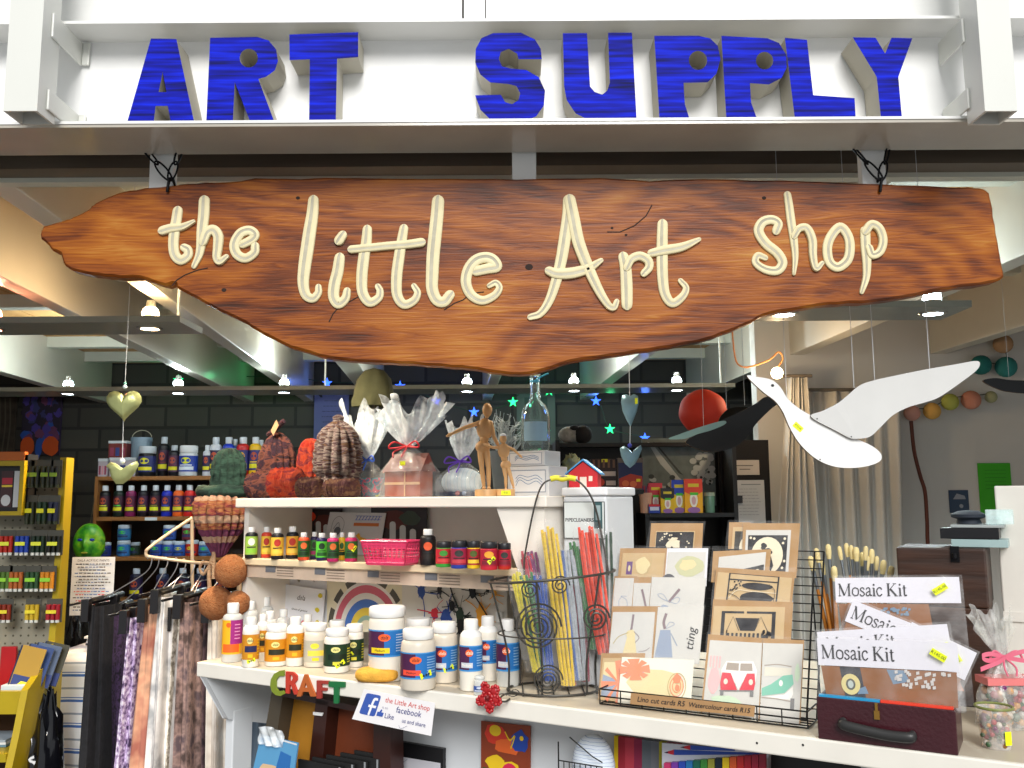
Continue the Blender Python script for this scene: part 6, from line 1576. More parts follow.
def kit(label, tl, tr, hh_px, htot_px, v, lean, text, tx, em_px, deco, sticker=None, seed=0, clipw=None):
    """bagged kit with a white card header; tl,tr picture corners of the header top"""
    n_ = V*math.cos(lean)-Vector((0, 0, 1))*math.sin(lean); wu = V*math.sin(lean)+Vector((0, 0, 1))*math.cos(lean)
    o_ = bp_(0, vc+v, ZT+CH)
    a = atp(*tl, o_, n_); b = atp(*tr, o_, n_); wd = (b-a).length; s_ = a.y/F
    ang = math.atan2((b-a).dot(wu), (b-a).dot(U))
    t = thing('mosaic_kit', label, 'craft kit', a, rot=(0, 0, 0), group='mosaic kits in the maroon case')
    R3 = Matrix((U, n_, wu)).transposed() @ Matrix.Rotation(-ang, 3, 'Y')
    t.rotation_euler = R3.to_euler()
    hh = hh_px*s_; H = htot_px*s_
    m_ = MB(); m_.box(0, -0.001, -hh, wd, 0.0, 0); hc_ = part('header_card', m_, pm('dcdae2', .5), t)
    m_ = MB(); serif(m_, text, tx*s_, -hh*0.5-em_px*s_*0.33, em_px*s_, 0)
    part('writing', m_, INK, hc_)
    m_ = MB(); mw = wd*1.015; R_ = random.Random(seed); p1, p2 = R_.uniform(0, 6), R_.uniform(0, 6)
    m_.sheet(lambda u, q: (-0.004+(mw+0.006)*u, -0.0035-0.004*math.sin(PI*u)*math.sin(PI*q)-0.0012*math.sin(u*17+p1+q*9)-0.0012*math.sin(q*13+p2+u*5), 0.004-(H+0.006)*q), 40, 26)
    m_.sheet(lambda u, q: (-0.004+(mw+0.006)*(1-u), 0.010*math.sin(PI*u)*math.sin(PI*q)+0.002, 0.004-(H+0.006)*q), 20, 12)
    part('bag', m_, film('kit_bag', (1, 1, 1), 0.07, 0.06), t)
    deco(t, wd, hh, H)
    if sticker:
        x, z, rr2 = sticker; m_ = MB(); c_, s2 = math.cos(rr2), math.sin(rr2)
        pp = [(x*wd+p*c_-q*s2, -hh*z+p*s2+q*c_) for p, q in ((-.013, -.006), (.013, -.006), (.013, .006), (-.013, .006))]
        poly(m_, pp, -0.0088, 0)
        vs, fs = text_geo('R145.00', 0.0075); m_.add([(x*wd+p*c_-q*s2, -0.0091, -hh*z+p*s2+q*c_) for p, q in vs], fs, m=1)
        part('price_sticker', m_, [STICK, INK], t)
    return t
BR = [mat('mdf_brown', C('8c5c38'), 0.7, var=.1), pm('7088a0', .5), pm('d8c888', .5), pm('34343c', .5), pm('c8c4c0', .5), pm('b0683c', .6)]
def dk1(t, wd, hh, H):
    m_ = MB(); poly(m_, [(0.02*wd, -hh-0.002), (0.75*wd, -hh-0.002), (0.82*wd, -H*0.95), (0.1*wd, -H*0.95)], -0.001, 0)
    part('wood_base', m_, BR, t); m_ = MB(); R_ = random.Random(4)
    for q in range(30): x = wd*(0.45+R_.uniform(-.1, .14)); z = -hh-0.012-R_.uniform(0, .014); poly(m_, [(x, z), (x+.004, z+.001), (x+.004, z+.005), (x, z+.004)], -0.0022-q*0.00003, 1)
    m_.mi = [0]*len(m_.mi); part('tiles', m_, BR[1], t)
    m_ = MB(); poly(m_, [(0.62*wd, -H*0.9), (0.84*wd, -H*0.55), (0.96*wd, -H*0.9)], -0.0016, 0); part('wood_piece', m_, BR[5], t)
def dk4(t, wd, hh, H):
    m_ = MB(); poly(m_, [(0.02*wd, -hh-0.001), (0.98*wd, -hh-0.001), (0.97*wd, -H*0.98), (0.05*wd, -H*0.98)], -0.0008, 0); part('wood_base', m_, BR[0], t)
    m_ = MB(); poly(m_, [(0.16*wd, -hh-0.001), (0.31*wd, -hh-0.001), (0.34*wd, -H*0.93), (0.19*wd, -H*0.93)], -0.0014, 0); part('dark_sheet', m_, BR[3], t)
    m_ = MB(); q = (-hh-H)/2
    for k_, (ra, rb_, mm) in enumerate(((0.020, 0.022, 0), (0.010, 0.012, 1), (0.006, 0.008, 2))): oval(m_, 0.235*wd, q, ra*.8, rb_*.8, -0.0020-k_*.0003, mm, 20)
    part('oval_frame', m_, [BR[2], pm('5c5c54'), pm('b8c0b8')], t)
    m_ = MB(); poly(m_, [(0.28*wd, q-.016), (0.36*wd, q-.014), (0.34*wd, q-.002), (0.30*wd, q-.006)], -0.0018, 0); part('tile', m_, BR[1], t)
    m_ = MB(); R_ = random.Random(9)
    for k_ in range(40): x = wd*(0.68+R_.uniform(-.13, .24)); z = -hh-0.006-R_.uniform(0, .026); poly(m_, [(x, z), (x+.005, z+.001), (x+.005, z+.006), (x, z+.005)], -0.0016-k_*0.00003, 0)
    part('glass_tiles', m_, BR[4], t); m_ = MB(); poly(m_, [(0.5*wd, -hh-.002), (0.62*wd, -hh-.002), (0.66*wd, -hh-.02), (0.54*wd, -hh-.026)], -0.0012, 0); part('tile', m_, BR[1], t)
def dk0(t, wd, hh, H):
    m_ = MB(); poly(m_, [(0.02*wd, -hh-0.001), (0.95*wd, -hh-0.001), (0.95*wd, -H*0.95), (0.05*wd, -H*0.95)], -0.0008, 0); part('wood_base', m_, BR[0], t)
kit('mosaic kit standing highest at the back of the maroon case', (835, 578), (959, 577), 24, 112, 0.085, 0.30, 'Mosaic Kit', 3, 17, dk1, (0.85, 0.5, 0.55), 1)
kit('steeply tilted mosaic kit in the middle of the case showing only Mosaic', (853, 600), (938, 634), 22, 85, 0.066, 0.28, 'Mosaic', 4, 17.5, dk0, None, 2)
kit('tilted mosaic kit at the right end whose header leans right', (912, 622), (977, 653), 28, 66, 0.050, 0.24, '', 4, 21, dk0, (0.75, 0.4, -0.6), 3)
kit('slightly tilted mosaic kit right behind the front one', (817, 632), (947, 624), 24, 75, 0.038, 0.20, 'Mosaic Kit', 8, 17, dk0, (0.93, 0.85, 0.2), 4)
kit('front mosaic kit with an oval frame inside, nearest the case handle', (817, 638), (957, 643), 25, 57, 0.022, 0.12, 'Mosaic Kit', 4, 18, dk4, (0.87, 0.45, -0.55), 5)

# ------------------------------------------------------------ brushes in pots behind the case
BRI = mat('cream_bristle', C('dccb94'), 0.9, var=.15, vscale=80); FER = mat('silver_ferrule', C('8c949c'), 0.3, metal=0.8); HAN = mat('amber_handle', C('a86a24'), 0.35, var=.15)
def brush_pot(label, px, v, n, spread, tops, glab, seed, hpot=0.13, r=0.035):
    p = atp(px, 600, bp_(0, v), V); pz = Vector((p.x, p.y, ZT)); s = p.y/F
    t = thing('brush_pot', label, 'pot', pz, TH)
    part('pot', MB().lathe([(0.001, 0.0004), (r*0.85, 0.0004), (r, hpot), (r*0.95, hpot), (r*0.8, 0.004), (0.001, 0.004)], 26, cap=False), mat('grey_clear_pot', C('8c9088'), 0.2, alpha=.75), t)
    R_ = random.Random(seed)
    for i, (bx, by) in enumerate(tops):
        q = atp(bx, by, bp_(0, v+R_.uniform(-.015, .02)), V); l = q-pz; tip = Vector((l.dot(U), l.dot(V), l.z))
        ft = Vector((tip.x*0.15+R_.uniform(-.008, .008), R_.uniform(-.012, .012), 0.008)); d = (tip-ft).normalized()
        b = thing('paint_brush', '', 'brush', pz, TH, glab)
        b['label'] = '%s, %s of its pot counted from the left' % ('flat cream bristle paint brush with silver ferrule', ORD[i])
        if 'left' in label: b['label'] = 'cream bristle brush leaning left, %s in the pot beside the card rack' % ORD[i]
        else: b['label'] = 'cream bristle brush, %s from the left in the pot behind the mosaic kits' % ORD[i]
        L = 0.032; w0 = R_.uniform(.0045, .0065)
        part('bristles', MB().tube([tip-d*L, tip-d*L*.5, tip-d*L*.12, tip], [w0*.75, w0*1.1, w0*.95, w0*.4], 10), BRI, b)
        part('ferrule', MB().tube([tip-d*(L+.04), tip-d*L], [w0*.55, w0*.78], 10), FER, b)
        part('handle', MB().tube([ft, ft.lerp(tip, .4), tip-d*(L+.04)], [.002, w0*.75, w0*.55], 8), HAN, b)
    return t
brush_pot('grey pot of upright brushes behind the mosaic kits', 858, 0.50, 11, 1, [(839, 546), (846, 543), (851, 545), (856, 547), (862, 552), (866, 546), (872, 549), (868, 556), (877, 556), (884, 560), (892, 566)], 'brushes in the pot behind the mosaic kits', 2)
brush_pot('grey pot of brushes leaning left beside the card rack', 838, 0.36, 5, 1, [(810, 556), (816, 548), (822, 560), (828, 544), (834, 566)], 'brushes leaning in the pot beside the card rack', 5, hpot=0.10, r=0.03)

# ------------------------------------------------------------ dark chest, white cabinet, gift bag and bead pot at the right
DCH = ramp_mat('dark_woven_chest', [(0.2, C('1c0f0a')), (0.6, C('3c2214')), (0.9, C('54341c'))], scale=5, stretch=(1, 1, 9), rough=0.55, bump=.3)
vch = 0.40
q4 = [atp(a, b, bp_(0, vch), V) for a, b in ((897, 547), (984, 543))]
u0_, u1_ = uv(q4[0])[0], uv(q4[1])[0]
t = thing('wooden_chest', 'dark brown upright wooden chest with black clasp behind the maroon case', 'chest', bp_(u0_, vch), TH)
hc = q4[0].z-ZT
part('chest_body', MB().box(0, 0, 0.0005, u1_-u0_, 0.16, hc*0.62), DCH, t, bevel=0.003)
part('lid', MB().box(-0.002, -0.003, hc*0.622, u1_-u0_+0.002, 0.163, hc), DCH, t, bevel=0.004)
m_ = MB(); m_.box((u1_-u0_)*0.62, -0.006, hc-0.028, (u1_-u0_)*0.72, -0.002, hc+0.004); m_.cyl(((u1_-u0_)*0.67, -0.009, hc-0.02), 0.006, 0.01); part('clasp', m_, IRON, t)
vwc = 0.52
q0 = atp(994, 486, bp_(0, vwc), V); u0_ = uv(q0)[0]
t = thing('white_cabinet', 'white painted cabinet standing on the counter at the right edge', 'cabinet', bp_(u0_, vwc), TH)
part('cabinet_body', MB().box(0, 0, 0.0005, 0.34, 0.2, q0.z-ZT), mat('cabinet_white', C('d8d4cc'), .5, var=.05), t, bevel=.003)
part('shelf_edge', MB().box(0.0, -0.004, 0.16, 0.34, -0.0005, 0.18), mat('cabinet_white', C('d8d4cc'), .5), t)
def beads(mb_, n, rad, h, cols, z0=0.004, seed=1, rb_=0.0065, sy=1.0):
    R_ = random.Random(seed)
    for i in range(n):
        a = R_.uniform(0, 6.28); r = rad*math.sqrt(R_.uniform(.3, 1))
        mb_.ball((r*math.cos(a), r*math.sin(a)*sy, z0+R_.uniform(0, 1)*h), rb_*R_.uniform(.7, 1.15), 8, m=R_.randrange(cols))
BC = [pm('8c5c28', .25), pm('c88c3c', .25), pm('6c1c5c', .2), pm('c8c4c0', .2), pm('3c5c3c', .2), pm('a83c4c', .2)]
pp = onz(997, 752, ZT, 0.03)
t = thing('bead_pot', 'small clear pot of brown beads with olive rim and yellow sticker', 'pot', pp)
s = pp.y/F
part('pot', MB().lathe([(0.001, 0.0004), (13*s, 0.0004), (16.5*s, 38*s), (15.8*s, 38*s), (12.4*s, 0.002), (0.001, 0.002)], 26, cap=False), film('clear_pot', (1, .98, .95), .22, .1), t)
part('rim', MB().tube([(16.6*s*math.cos(a), 16.6*s*math.sin(a), 38*s) for a in [2*PI*q/26 for q in range(26)]], .0022, 6, closed=True), pm('7c8448', .4), t)
m_ = MB(); beads(m_, 90, 12.5*s, 28*s, 6, .006, 3, .0048); part('beads', m_, BC, t); KIDS[t.name][-1]['kind'] = 'stuff'
m_ = MB(); an0 = 0.25; r_ = 15.6*s+.001
m_.add([(r_*math.sin(an0+a), -r_*math.cos(an0+a), z) for a, z in ((-.22, .010), (.22, .010), (.22, .032), (-.22, .032))], [(0, 1, 2, 3)]); part('price_sticker', m_, STICK, t)
pp = onz(1010, 738, ZT, 0.05)
pp = Vector((pp.x+0.012, pp.y+0.03, ZT))
def c_beads(t, w0, hn):
    m_ = MB(); beads(m_, 150, w0*.78, hn*.55, 6, .006, 5, .007, .55); o = part('beads', m_, BC, t); o['kind'] = 'stuff'
    m_ = MB(); m_.box(-w0*.8, -w0*.45, hn*.62, w0*.95, w0*.45, hn*.72); part('pink_tray', m_, pm('d87878', .4), t)
gbag = cello('cellophane gift bag of beads tied with a pink ribbon at the right edge', 1010, 984, 1038, 628, 674, 740, 0, c_beads, pm('d86c84', .5), 11, (0.75, -0.3), film('grey_cellophane', (.9, .9, .88), .25, .15), pos=pp)
m_ = MB(); s = pp.y/F; zn = 66*s
for pts in ([(0, -.01, zn), (-.03, -.02, zn+.008), (-.048, -.022, zn+.004), (-.035, -.02, zn-.004), (0, -.012, zn)], [(0, -.012, zn), (-.02, -.025, zn-.006), (-.055, -.028, zn-.018)], [(0, -.01, zn), (.03, -.02, zn+.012), (.06, -.02, zn+.01)], [(0, -.01, zn), (.03, -.022, zn-.004), (.05, -.022, zn-.002)]):
    P = catmull(pts, 6)
    for i in range(len(P)-1): m_.hexa([P[i]+Vector((0, 0, -.004)), P[i]+Vector((0, .001, -.004)), P[i]+Vector((0, .001, .004)), P[i]+Vector((0, 0, .004)), P[i+1]+Vector((0, 0, -.004)), P[i+1]+Vector((0, .001, -.004)), P[i+1]+Vector((0, .001, .004)), P[i+1]+Vector((0, 0, .004))])
part('bow', m_, pm('d86c84', .5), gbag)
# ------------------------------------------------------------ things fixed to and under the counter edge
def front(px, py, v=0.0): return atp(px, py, bp_(0, v), V)
CRL = [('C', 'olive green', '7c8c2c', [(17,0),(12,1),(5,5),(1,12),(0,20),(2,28),(7,33),(13,34),(18,31),(16,27),(10,28),(7,23),(7,14),(11,8),(17,8)], None, (270, 670, 14.5, 26)),
       ('R', 'red', 'c03c2c', [(0,0),(11,1),(17,6),(17,13),(13,18),(19,34),(13,34),(8,20),(6,20),(5,33),(0,32)], [(6,5),(10,6),(11,10),(9,14),(6,14)], (285.5, 671.5, 12.5, 23)),
       ('A', 'brown orange', 'b8602c', [(0,33),(9,0),(12,0),(22,33),(16,33),(14,26),(7,26),(5,33)], [(8.5,20),(12.5,20),(10.5,12)], (296.5, 674.5, 19, 22)),
       ('F', 'dark red', 'a03830', [(0,0),(18,1),(18,7),(7,6),(7,13),(15,14),(15,19),(7,19),(7,33),(0,33)], None, (316.5, 680.5, 12, 18)),
       ('T', 'green', '1c6c3c', [(0,0),(22,1),(22,9),(14,9),(13,33),(7,33),(7,9),(0,8)], None, (328.5, 681.5, 16, 22))]
for ch, cn, cx, ol, ho, (x0, y0, wd_, hg_) in CRL:
    mx_ = max(p[0] for p in ol); my_ = max(p[1] for p in ol)
    f_ = lambda p: front(x0+p[0]/mx_*wd_, y0+p[1]/my_*hg_, -0.006)
    base = f_((mx_/2, my_))
    g_ = lambda p: ((f_(p)-base).dot(U), (f_(p)-base).z)
    m_ = MB(); m_.prism([g_(p) for p in ol], 0, 0.005, hole=[g_(p) for p in ho] if ho else None)
    o = build('craft_letter', m_, pm(cx, .5), loc=base, rot=(0, 0, TH), bevel=0.0006); tag(o, '%s wooden letter %s of the word CRAFT on the counter edge' % (cn, ch), 'letter', 'craft letters on the counter edge')
# handwritten page card
def card_front(name, label, cat, c4, v, mats, draw, th=0.0012, group=None):
    P4 = [front(a, b, v) for a, b in c4]; base = (P4[2]+P4[3])/2
    L_ = [((q-base).dot(U), q.z-base.z) for q in P4]
    t = thing(name, label, cat, base, TH, group)
    m_ = MB(); m_.prism([L_[3], L_[2], L_[1], L_[0]], 0, th); cd_ = part('card', m_, mats[0], t)
    def mp(a, b):
        x0 = L_[3][0]*(1-a)+L_[2][0]*a; x1 = L_[0][0]*(1-a)+L_[1][0]*a; z0 = L_[3][1]*(1-a)+L_[2][1]*a; z1 = L_[0][1]*(1-a)+L_[1][1]*a
        return (x0*(1-b)+x1*b, z0*(1-b)+z1*b)
    if draw: d = Draw(mp, -0.0004); draw(d); part('print', d.mb, mats[1:], cd_)
    return t
def d_fb(d):
    pts = []
    for cx, cy, a0 in ((0.24, 0.84, 0), (0.09, 0.84, 90), (0.09, 0.28, 180), (0.24, 0.28, 270)):
        for q in range(5): a = math.radians(a0+q*22.5); pts.append((cx+0.03*math.cos(a), cy+0.06*math.sin(a)))
    d.poly([(x, y-0.0) for x, y in pts], 0)
    d.line([(0.245, 0.76), (0.205, 0.76), (0.19, 0.66), (0.185, 0.23)], 0.0058, 1); d.rect(0.145, 0.48, 0.25, 0.56, 1)
    d.text('the Little Art shop', 0.64, 0.80, 0.0165, 2, shear=0.2); d.text('is on', 0.37, 0.56, 0.009, 3); d.text('facebook', 0.68, 0.57, 0.019, 4, shear=0.2)
    d.text('Like', 0.45, 0.32, 0.0165, 4, shear=0.2); d.text('us and share', 0.77, 0.28, 0.013, 4, shear=0.2); d.line([(0.60, 0.12), (0.63, 0.03), (0.70, 0.15)], 0.0009, 3)
    d.poly([(0.29, 0.27), (0.29, 0.40), (0.315, 0.40), (0.33, 0.49), (0.345, 0.48), (0.34, 0.40), (0.375, 0.40), (0.37, 0.27)], 0)
card_front('counter_sign', 'white card with blue square logo and handwriting taped to the counter edge', 'sign', [(364, 689), (435, 703), (431, 736), (352, 719)], -0.0075, [pm('f0eef0', .6), pm('3c5cb0', .5), pm('f4f4f8', .5), pm('d03c3c', .5), pm('9c9cb0', .5), pm('2c3480', .5)], d_fb)
# red bead flower
fc = front(489, 697, -0.022)
t = thing('bead_flower', 'red beaded flower with looped wire hanging over the counter edge', 'ornament', fc, TH)
s = fc.y/F; REDG = mat('red_glass_bead', C('a8141c'), 0.15, coat=.5)
for an, r in ((115, 12), (45, 13), (-15, 12), (-85, 12), (-155, 13)):
    a = math.radians(an); m_ = MB(); R_ = random.Random(an)
    cx, cz = math.cos(a)*r*.62*s, math.sin(a)*r*.62*s
    for q in range(10):
        b = 2*PI*q/10; lx, lz = math.cos(b)*6.2*s, math.sin(b)*3.8*s
        m_.ball((cx+lx*math.cos(a)-lz*math.sin(a), -0.001, cz+lx*math.sin(a)+lz*math.cos(a)), 2.0*s, 8)
    m_.ball((cx, 0, cz), 1, 12, sc=(4.5*s, 2*s, 4.5*s)); part('petal', m_, REDG, t)
part('centre_bead', MB().ball((0, -.006, 0), 2.8*s, 10), pm('6c1014', .2), t)
m_ = MB(); m_.tube(catmull([(0, .002, 0), (14*s, .006, 4*s), (24*s, .012, 2*s), (30*s, .014, 6*s), (24*s, .016, 8*s), (16*s, .012, 2*s)], 5), .0011, 5); part('wire', m_, GW, t)

# under the counter, left: open wooden case with cd boxes, jeans, packet
def flat_item(name, label, cat, c4, v, col, th=0.01, group=None, draw=None, mats=None, bevel=0.0):
    return card_front(name, label, cat, c4, v, [col]+(mats or []), draw, th, group)
DKF = mat('dark_case_frame', C('33160f'), 0.4, var=.2, coat=.2)
vv = 0.06
P = lambda a, b, v=vv: front(a, b, v)
t = thing('wooden_case', 'open dark wooden case with orange brown lining standing under the counter', 'case', P(320, 900), TH)
org = P(320, 900)
def pc(name, c4, v0_, th, col, lab=None):
    q = [((front(a, b, v0_)-org).dot(U), (front(a, b, v0_)-org).z) for a, b in c4]
    m_ = MB(); y = (v0_-vv); m_.prism([q[3], q[2], q[1], q[0]], y, y+th); return part(name, m_, col, t, label=lab)
pc('left_lining', [(282, 694), (318, 700), (302, 900), (246, 900)], vv+.045, .005, mat('ochre_lining', C('b07820'), .6, var=.15), 'ochre lined left leaf')
pc('left_rim', [(272, 690), (283, 693), (252, 900), (236, 900)], vv, .05, mat('grey_brown_rim', C('4c4438'), .5))
pc('hinge_rim', [(316, 699), (328, 702), (309, 900), (294, 900)], vv, .05, DKF)
pc('right_lining', [(328, 702), (376, 712), (372, 900), (310, 900)], vv+.045, .005, mat('red_brown_lining', C('6c3014'), .6, var=.15), 'red brown lined right leaf')
pc('right_rim', [(374, 711), (390, 714), (392, 900), (370, 900)], vv, .05, DKF)
pc('top_rim', [(276, 689), (390, 713), (389, 719), (276, 695)], vv, .05, DKF)
pc('clasp', [(313, 712), (323, 713), (322, 716), (313, 715)], vv-.004, .003, pm('e8e8e8', .3), 'white metal clasp')
# black cd boxes with silver corners
for i in range(5):
    x = 298+i*14; y = 757-i*2.2
    base = front(x+22, 830, 0.035+i*0.008)
    o_ = front(x, y+2, 0.035+i*0.008); e_ = front(x+44-i*1.5, y+9, 0.035+i*0.008)
    wd_ = (e_-o_).dot(U)
    t = thing('black_box_file', 'black thin box with silver edge, %s of five standing in the open case' % ['front', 'second', 'third', 'fourth', 'rearmost'][i], 'box', Vector((o_.x, o_.y, o_.z-0.14)), TH, 'black boxes in the open case')
    part('box_body', MB().box(0, 0, 0, wd_, 0.0065, 0.14), BLACK, t, bevel=.001)
    part('silver_edge', MB().box(wd_*.93, -.0006, 0.10, wd_*.97, 0, 0.139), mat('silver_edge', C('b8bcc0'), .3, metal=.6), t)
t = flat_item('cloth_packet', 'clear packet with blue backing card and small shells in front of the open case', 'packet', [(261, 735), (298, 743), (290, 800), (248, 790)], 0.01, pm('5c9cc8', .5), .004,
   draw=lambda d: (d.blob(.4, .35, .35, .25, 0), d.blob(.5, .2, .3, .2, 1), d.poly([(.55, .45), (.9, .42), (.88, .75), (.6, .8)], 2), d.line([(0.02, 0.98), (.5, .99), (.98, .97)], .004, 3)), mats=[pm('d8b890', .6), pm('e8dcd0', .6), pm('2c6cb0', .5), pm('d8dce0', .5)])
m_ = MB(); R_ = random.Random(3)
l0 = front(262, 734, .008); 
m_.sheet(lambda u, q: ((U*(u*0.085)+Vector((0, 0, q*.045))).dot(U), -.003-.006*math.sin(PI*u)*(1-q)-.003*math.sin(u*19+q*7), q*.045*(1-.3*abs(u-.4))), 24, 10)
o = part('crumpled_top', m_, film('bright_cellophane'), t); o.location = (-.037, 0, .118)
# jeans hanging below the counter end
DEN = ramp_mat('pale_denim', [(0.3, C('566a80')), (0.6, C('8ca0b4')), (0.8, C('6c8098'))], scale=9, stretch=(4, 4, .5), rough=.85, bump=.3, bscale=200)
pj = at(262, 760, 2.75)
t = thing('denim_jeans', 'pale blue denim hanging in folds under the left end of the counter', 'clothes', (pj.x, 2.75, ZT-0.75), 0)
m_ = MB()
m_.sheet(lambda u, q: (-.13+.30*u, .02*math.sin(u*26)+.01*math.sin(u*11+q*2), .02+.63*q), 60, 14)
part('denim', m_, DEN, t, solid=.003); m_ = MB(); m_.box(-.14, -.012, .65, .18, .012, .70); part('rail', m_, WHITE2, t)

# on and behind the front panel
t = flat_item('framed_picture', 'black framed picture with a pink circle below the white counter sign', 'picture', [(396, 741), (443, 749), (443, 830), (396, 824)], .145, pm('17171a', .4), .012,
   draw=lambda d: (d.rect(.05, 0, .95, .82, 0), d.oval(.5, .40, .26, .30, 1, 28), d.oval(.5, .40, .22, .26, 2, 28), d.line([(.08, .72), (.25, .80)], .002, 3)), mats=[pm('c8c8d0', .6), pm('c8589c', .5), pm('dc94bc', .5), pm('9ca0b0', .5)])
def d_flw(d):
    d.rect(0.04, 0, .96, .42, 5); d.blob(.3, .85, .28, .14, 0); d.oval(.3, .9, .12, .07, 1); d.blob(.55, .72, .3, .12, 2); d.blob(.8, .8, .2, .16, 3); d.line([(.5, .9), (.6, .8), (.7, .86), (.62, .7)], .003, 1)
    d.blob(.3, .5, .22, .12, 1); d.blob(.58, .32, .3, .26, 1, j=.2); d.oval(.6, .32, .2, .2, 4); d.oval(.6, .32, .09, .1, 6); d.line([(.3, .45), (.2, .2), (.1, .05)], .004, 1); d.oval(.84, .84, .04, .03, 1)
flat_item('flower_picture', 'bright painted flower picture with green stems under the red bead flower', 'picture', [(481, 721), (530, 726), (530, 810), (481, 800)], .15, pm('8c3c20', .5), .004, draw=d_flw, mats=[pm('d83c28', .5), pm('f0c820', .5), pm('e8682c', .5), pm('2448a8', .5), pm('d82c54', .5), pm('2c5c30', .5), pm('202410', .5)])
# wire tray of blue nets
pn = front(592, 790, .09)
t = thing('net_tray', 'wire tray with a blue and white net bag hanging under the counter', 'tray', pn, TH)
s = pn.y/F
m_ = MB(); m_.ball((2*s, .0, 22*s), 1, 22, sc=(22*s, .03, 30*s)); part('net_bag', m_, ramp_mat('blue_net', [(0.35, C('dfe8f4')), (0.5, C('3c6cb0')), (0.62, C('dce6f0'))], kind='wave', scale=24, direction='Z', distortion=3, rough=.7), t)
m_ = MB()
for z in (0, 14*s, 28*s): m_.tube([(-26*s, -.04, z), (20*s, -.04, z)], .0014, 5)
for q in range(9): m_.tube([(-26*s+q*5.7*s, -.04, 0), (-26*s+q*5.7*s, -.04, 28*s)], .0011, 5)
m_.tube([(-15*s, -.035, 50*s), (10*s, -.04, 36*s), (20*s, -.04, 32*s)], .0014, 5); m_.tube([(-26*s, -.04, 45*s), (-26*s, -.04, 0)], .0016, 5)
part('wire_tray', m_, WIRE, t)
# pencil poster and pencils
PC = ['e8c820', 'a02838', 'b83c4c', '8c2848', '606870', '6c7078', 'b0a82c', '986078', 'a8204c']
x = 614.0
for i in range(9):
    wd_ = [4, 7, 9, 8, 9, 8, 7, 6, 8][i]
    flat_item('felt_sheet', '%s felt strip, %s from the left under the card rack' % (['yellow', 'dark red', 'rose red', 'plum', 'slate', 'grey', 'olive yellow', 'mauve', 'crimson'][i], ORD[i]), 'felt', [(x, 736+(x-614)*.13), (x+wd_, 736+(x+wd_-614)*.13), (x+wd_, 830), (x, 830)], .13, pm(PC[i], .8), .012, group='coloured felt strips under the card rack'); x += wd_
def d_pen(d):
    for a, b, w2, c_, c2 in ((.02, .62, 1.0, 0, 1), (.18, .88, .55, 1, 0)):
        d.poly([(a, b), (a+.10, b+.14), (a+.10, b-.10)], 1); d.poly([(a+.10, b+.14), (a+w2*.95, b+.18), (a+w2*.95, b-.02), (a+.10, b-.10)], 0); d.poly([(a, b), (a+.04, b+.05), (a+.04, b-.03)], 2)
flat_item('pencil_poster', 'poster strip showing a red and blue pencil under the card rack', 'poster', [(662, 743), (768, 752), (768, 758), (662, 768)], .10, pm('d8dce8', .5), .004, draw=d_pen, mats=[pm('2c50b0', .5), pm('d02838', .5), pm('202040', .5)])
cs = ['c8386c', '7c3ca8', '2c4cb8', '2878b8', '1c6c58', '3c8c3c', '9c9c3c', '142838', 'e8c81c', 'e0602c', 'c82c2c', 'b01c30', 'a0203c', '8c1c34']
for i, c_ in enumerate(cs):
    x = 664+i*7.3
    flat_item('colour_pencil', '%s pencil tube, %s of the row from the left under the pencil poster' % (['pink', 'violet', 'blue', 'sky blue', 'teal', 'green', 'olive', 'navy', 'yellow', 'orange', 'red', 'deep red', 'crimson', 'wine red'][i], (ORD+['thirteenth', 'fourteenth'])[i]), 'pencil', [(x, 763-(x-664)*.09), (x+6.6, 763-(x-664)*.09), (x+6.6, 850), (x, 850)], .09, pm(c_, .4), .008, group='colour pencils under the counter')
t = flat_item('wooden_easel', 'pale wooden easel bar on black board under the right part of the counter', 'easel', [(771, 755), (860, 766), (860, 850), (771, 850)], .14, BLACK, .01, draw=lambda d: (d.poly([(.02, .80), (.9, .84), (.95, .90), (.02, .86)], 0), d.poly([(.60, .55), (.98, .6), (.98, .9), (.62, .86)], 0)), mats=[pm('d8a468', .6)])

# ------------------------------------------------------------ left side: skirts on hangers
GAR = thing('garment_rail', 'cream metal garment rail with a bent front arm holding skirts', 'rail', at(190, 560, 2.95))
g0 = at(190, 560, 2.95)
rail = lambda px, py, Y: tuple(at(px, py, Y)-g0)
CRM = mat('cream_metal', C('e0c8a8'), .35, metal=.3)
m_ = MB(); m_.tube(catmull([rail(192, 518, 3.0), rail(168, 534, 2.95), rail(149, 548, 2.9), rail(146, 552, 2.9), rail(147, 556, 2.9), rail(152, 557, 2.9), rail(190, 562, 2.93), rail(240, 566, 2.97)], 6), .005, 8)
part('rail', m_, CRM, GAR)
m_ = MB(); e = Vector(rail(240, 566, 2.97)); m_.tube([e, (e.x, e.y, -g0.z+.02)], .008, 8); m_.tube([(e.x-.2, e.y-.15, -g0.z+.008), (e.x+.15, e.y+.2, -g0.z+.008)], .009, 8); m_.tube([(e.x-.2, e.y+.15, -g0.z+.008), (e.x+.15, e.y-.15, -g0.z+.008)], .009, 8); m_.tube([rail(192, 518, 3.0), (Vector(rail(192, 518, 3.0)).x+.05, .1, -g0.z+.02)], .006, 8)
part('stand', m_, CRM, GAR)
def prt(name, a, b, c, sc=40, st=(1, 1, 1)): return ramp_mat(name, [(0.35, C(a)), (0.5, C(b)), (0.62, C(c))], scale=sc, rough=.85, stretch=st, detail=3)
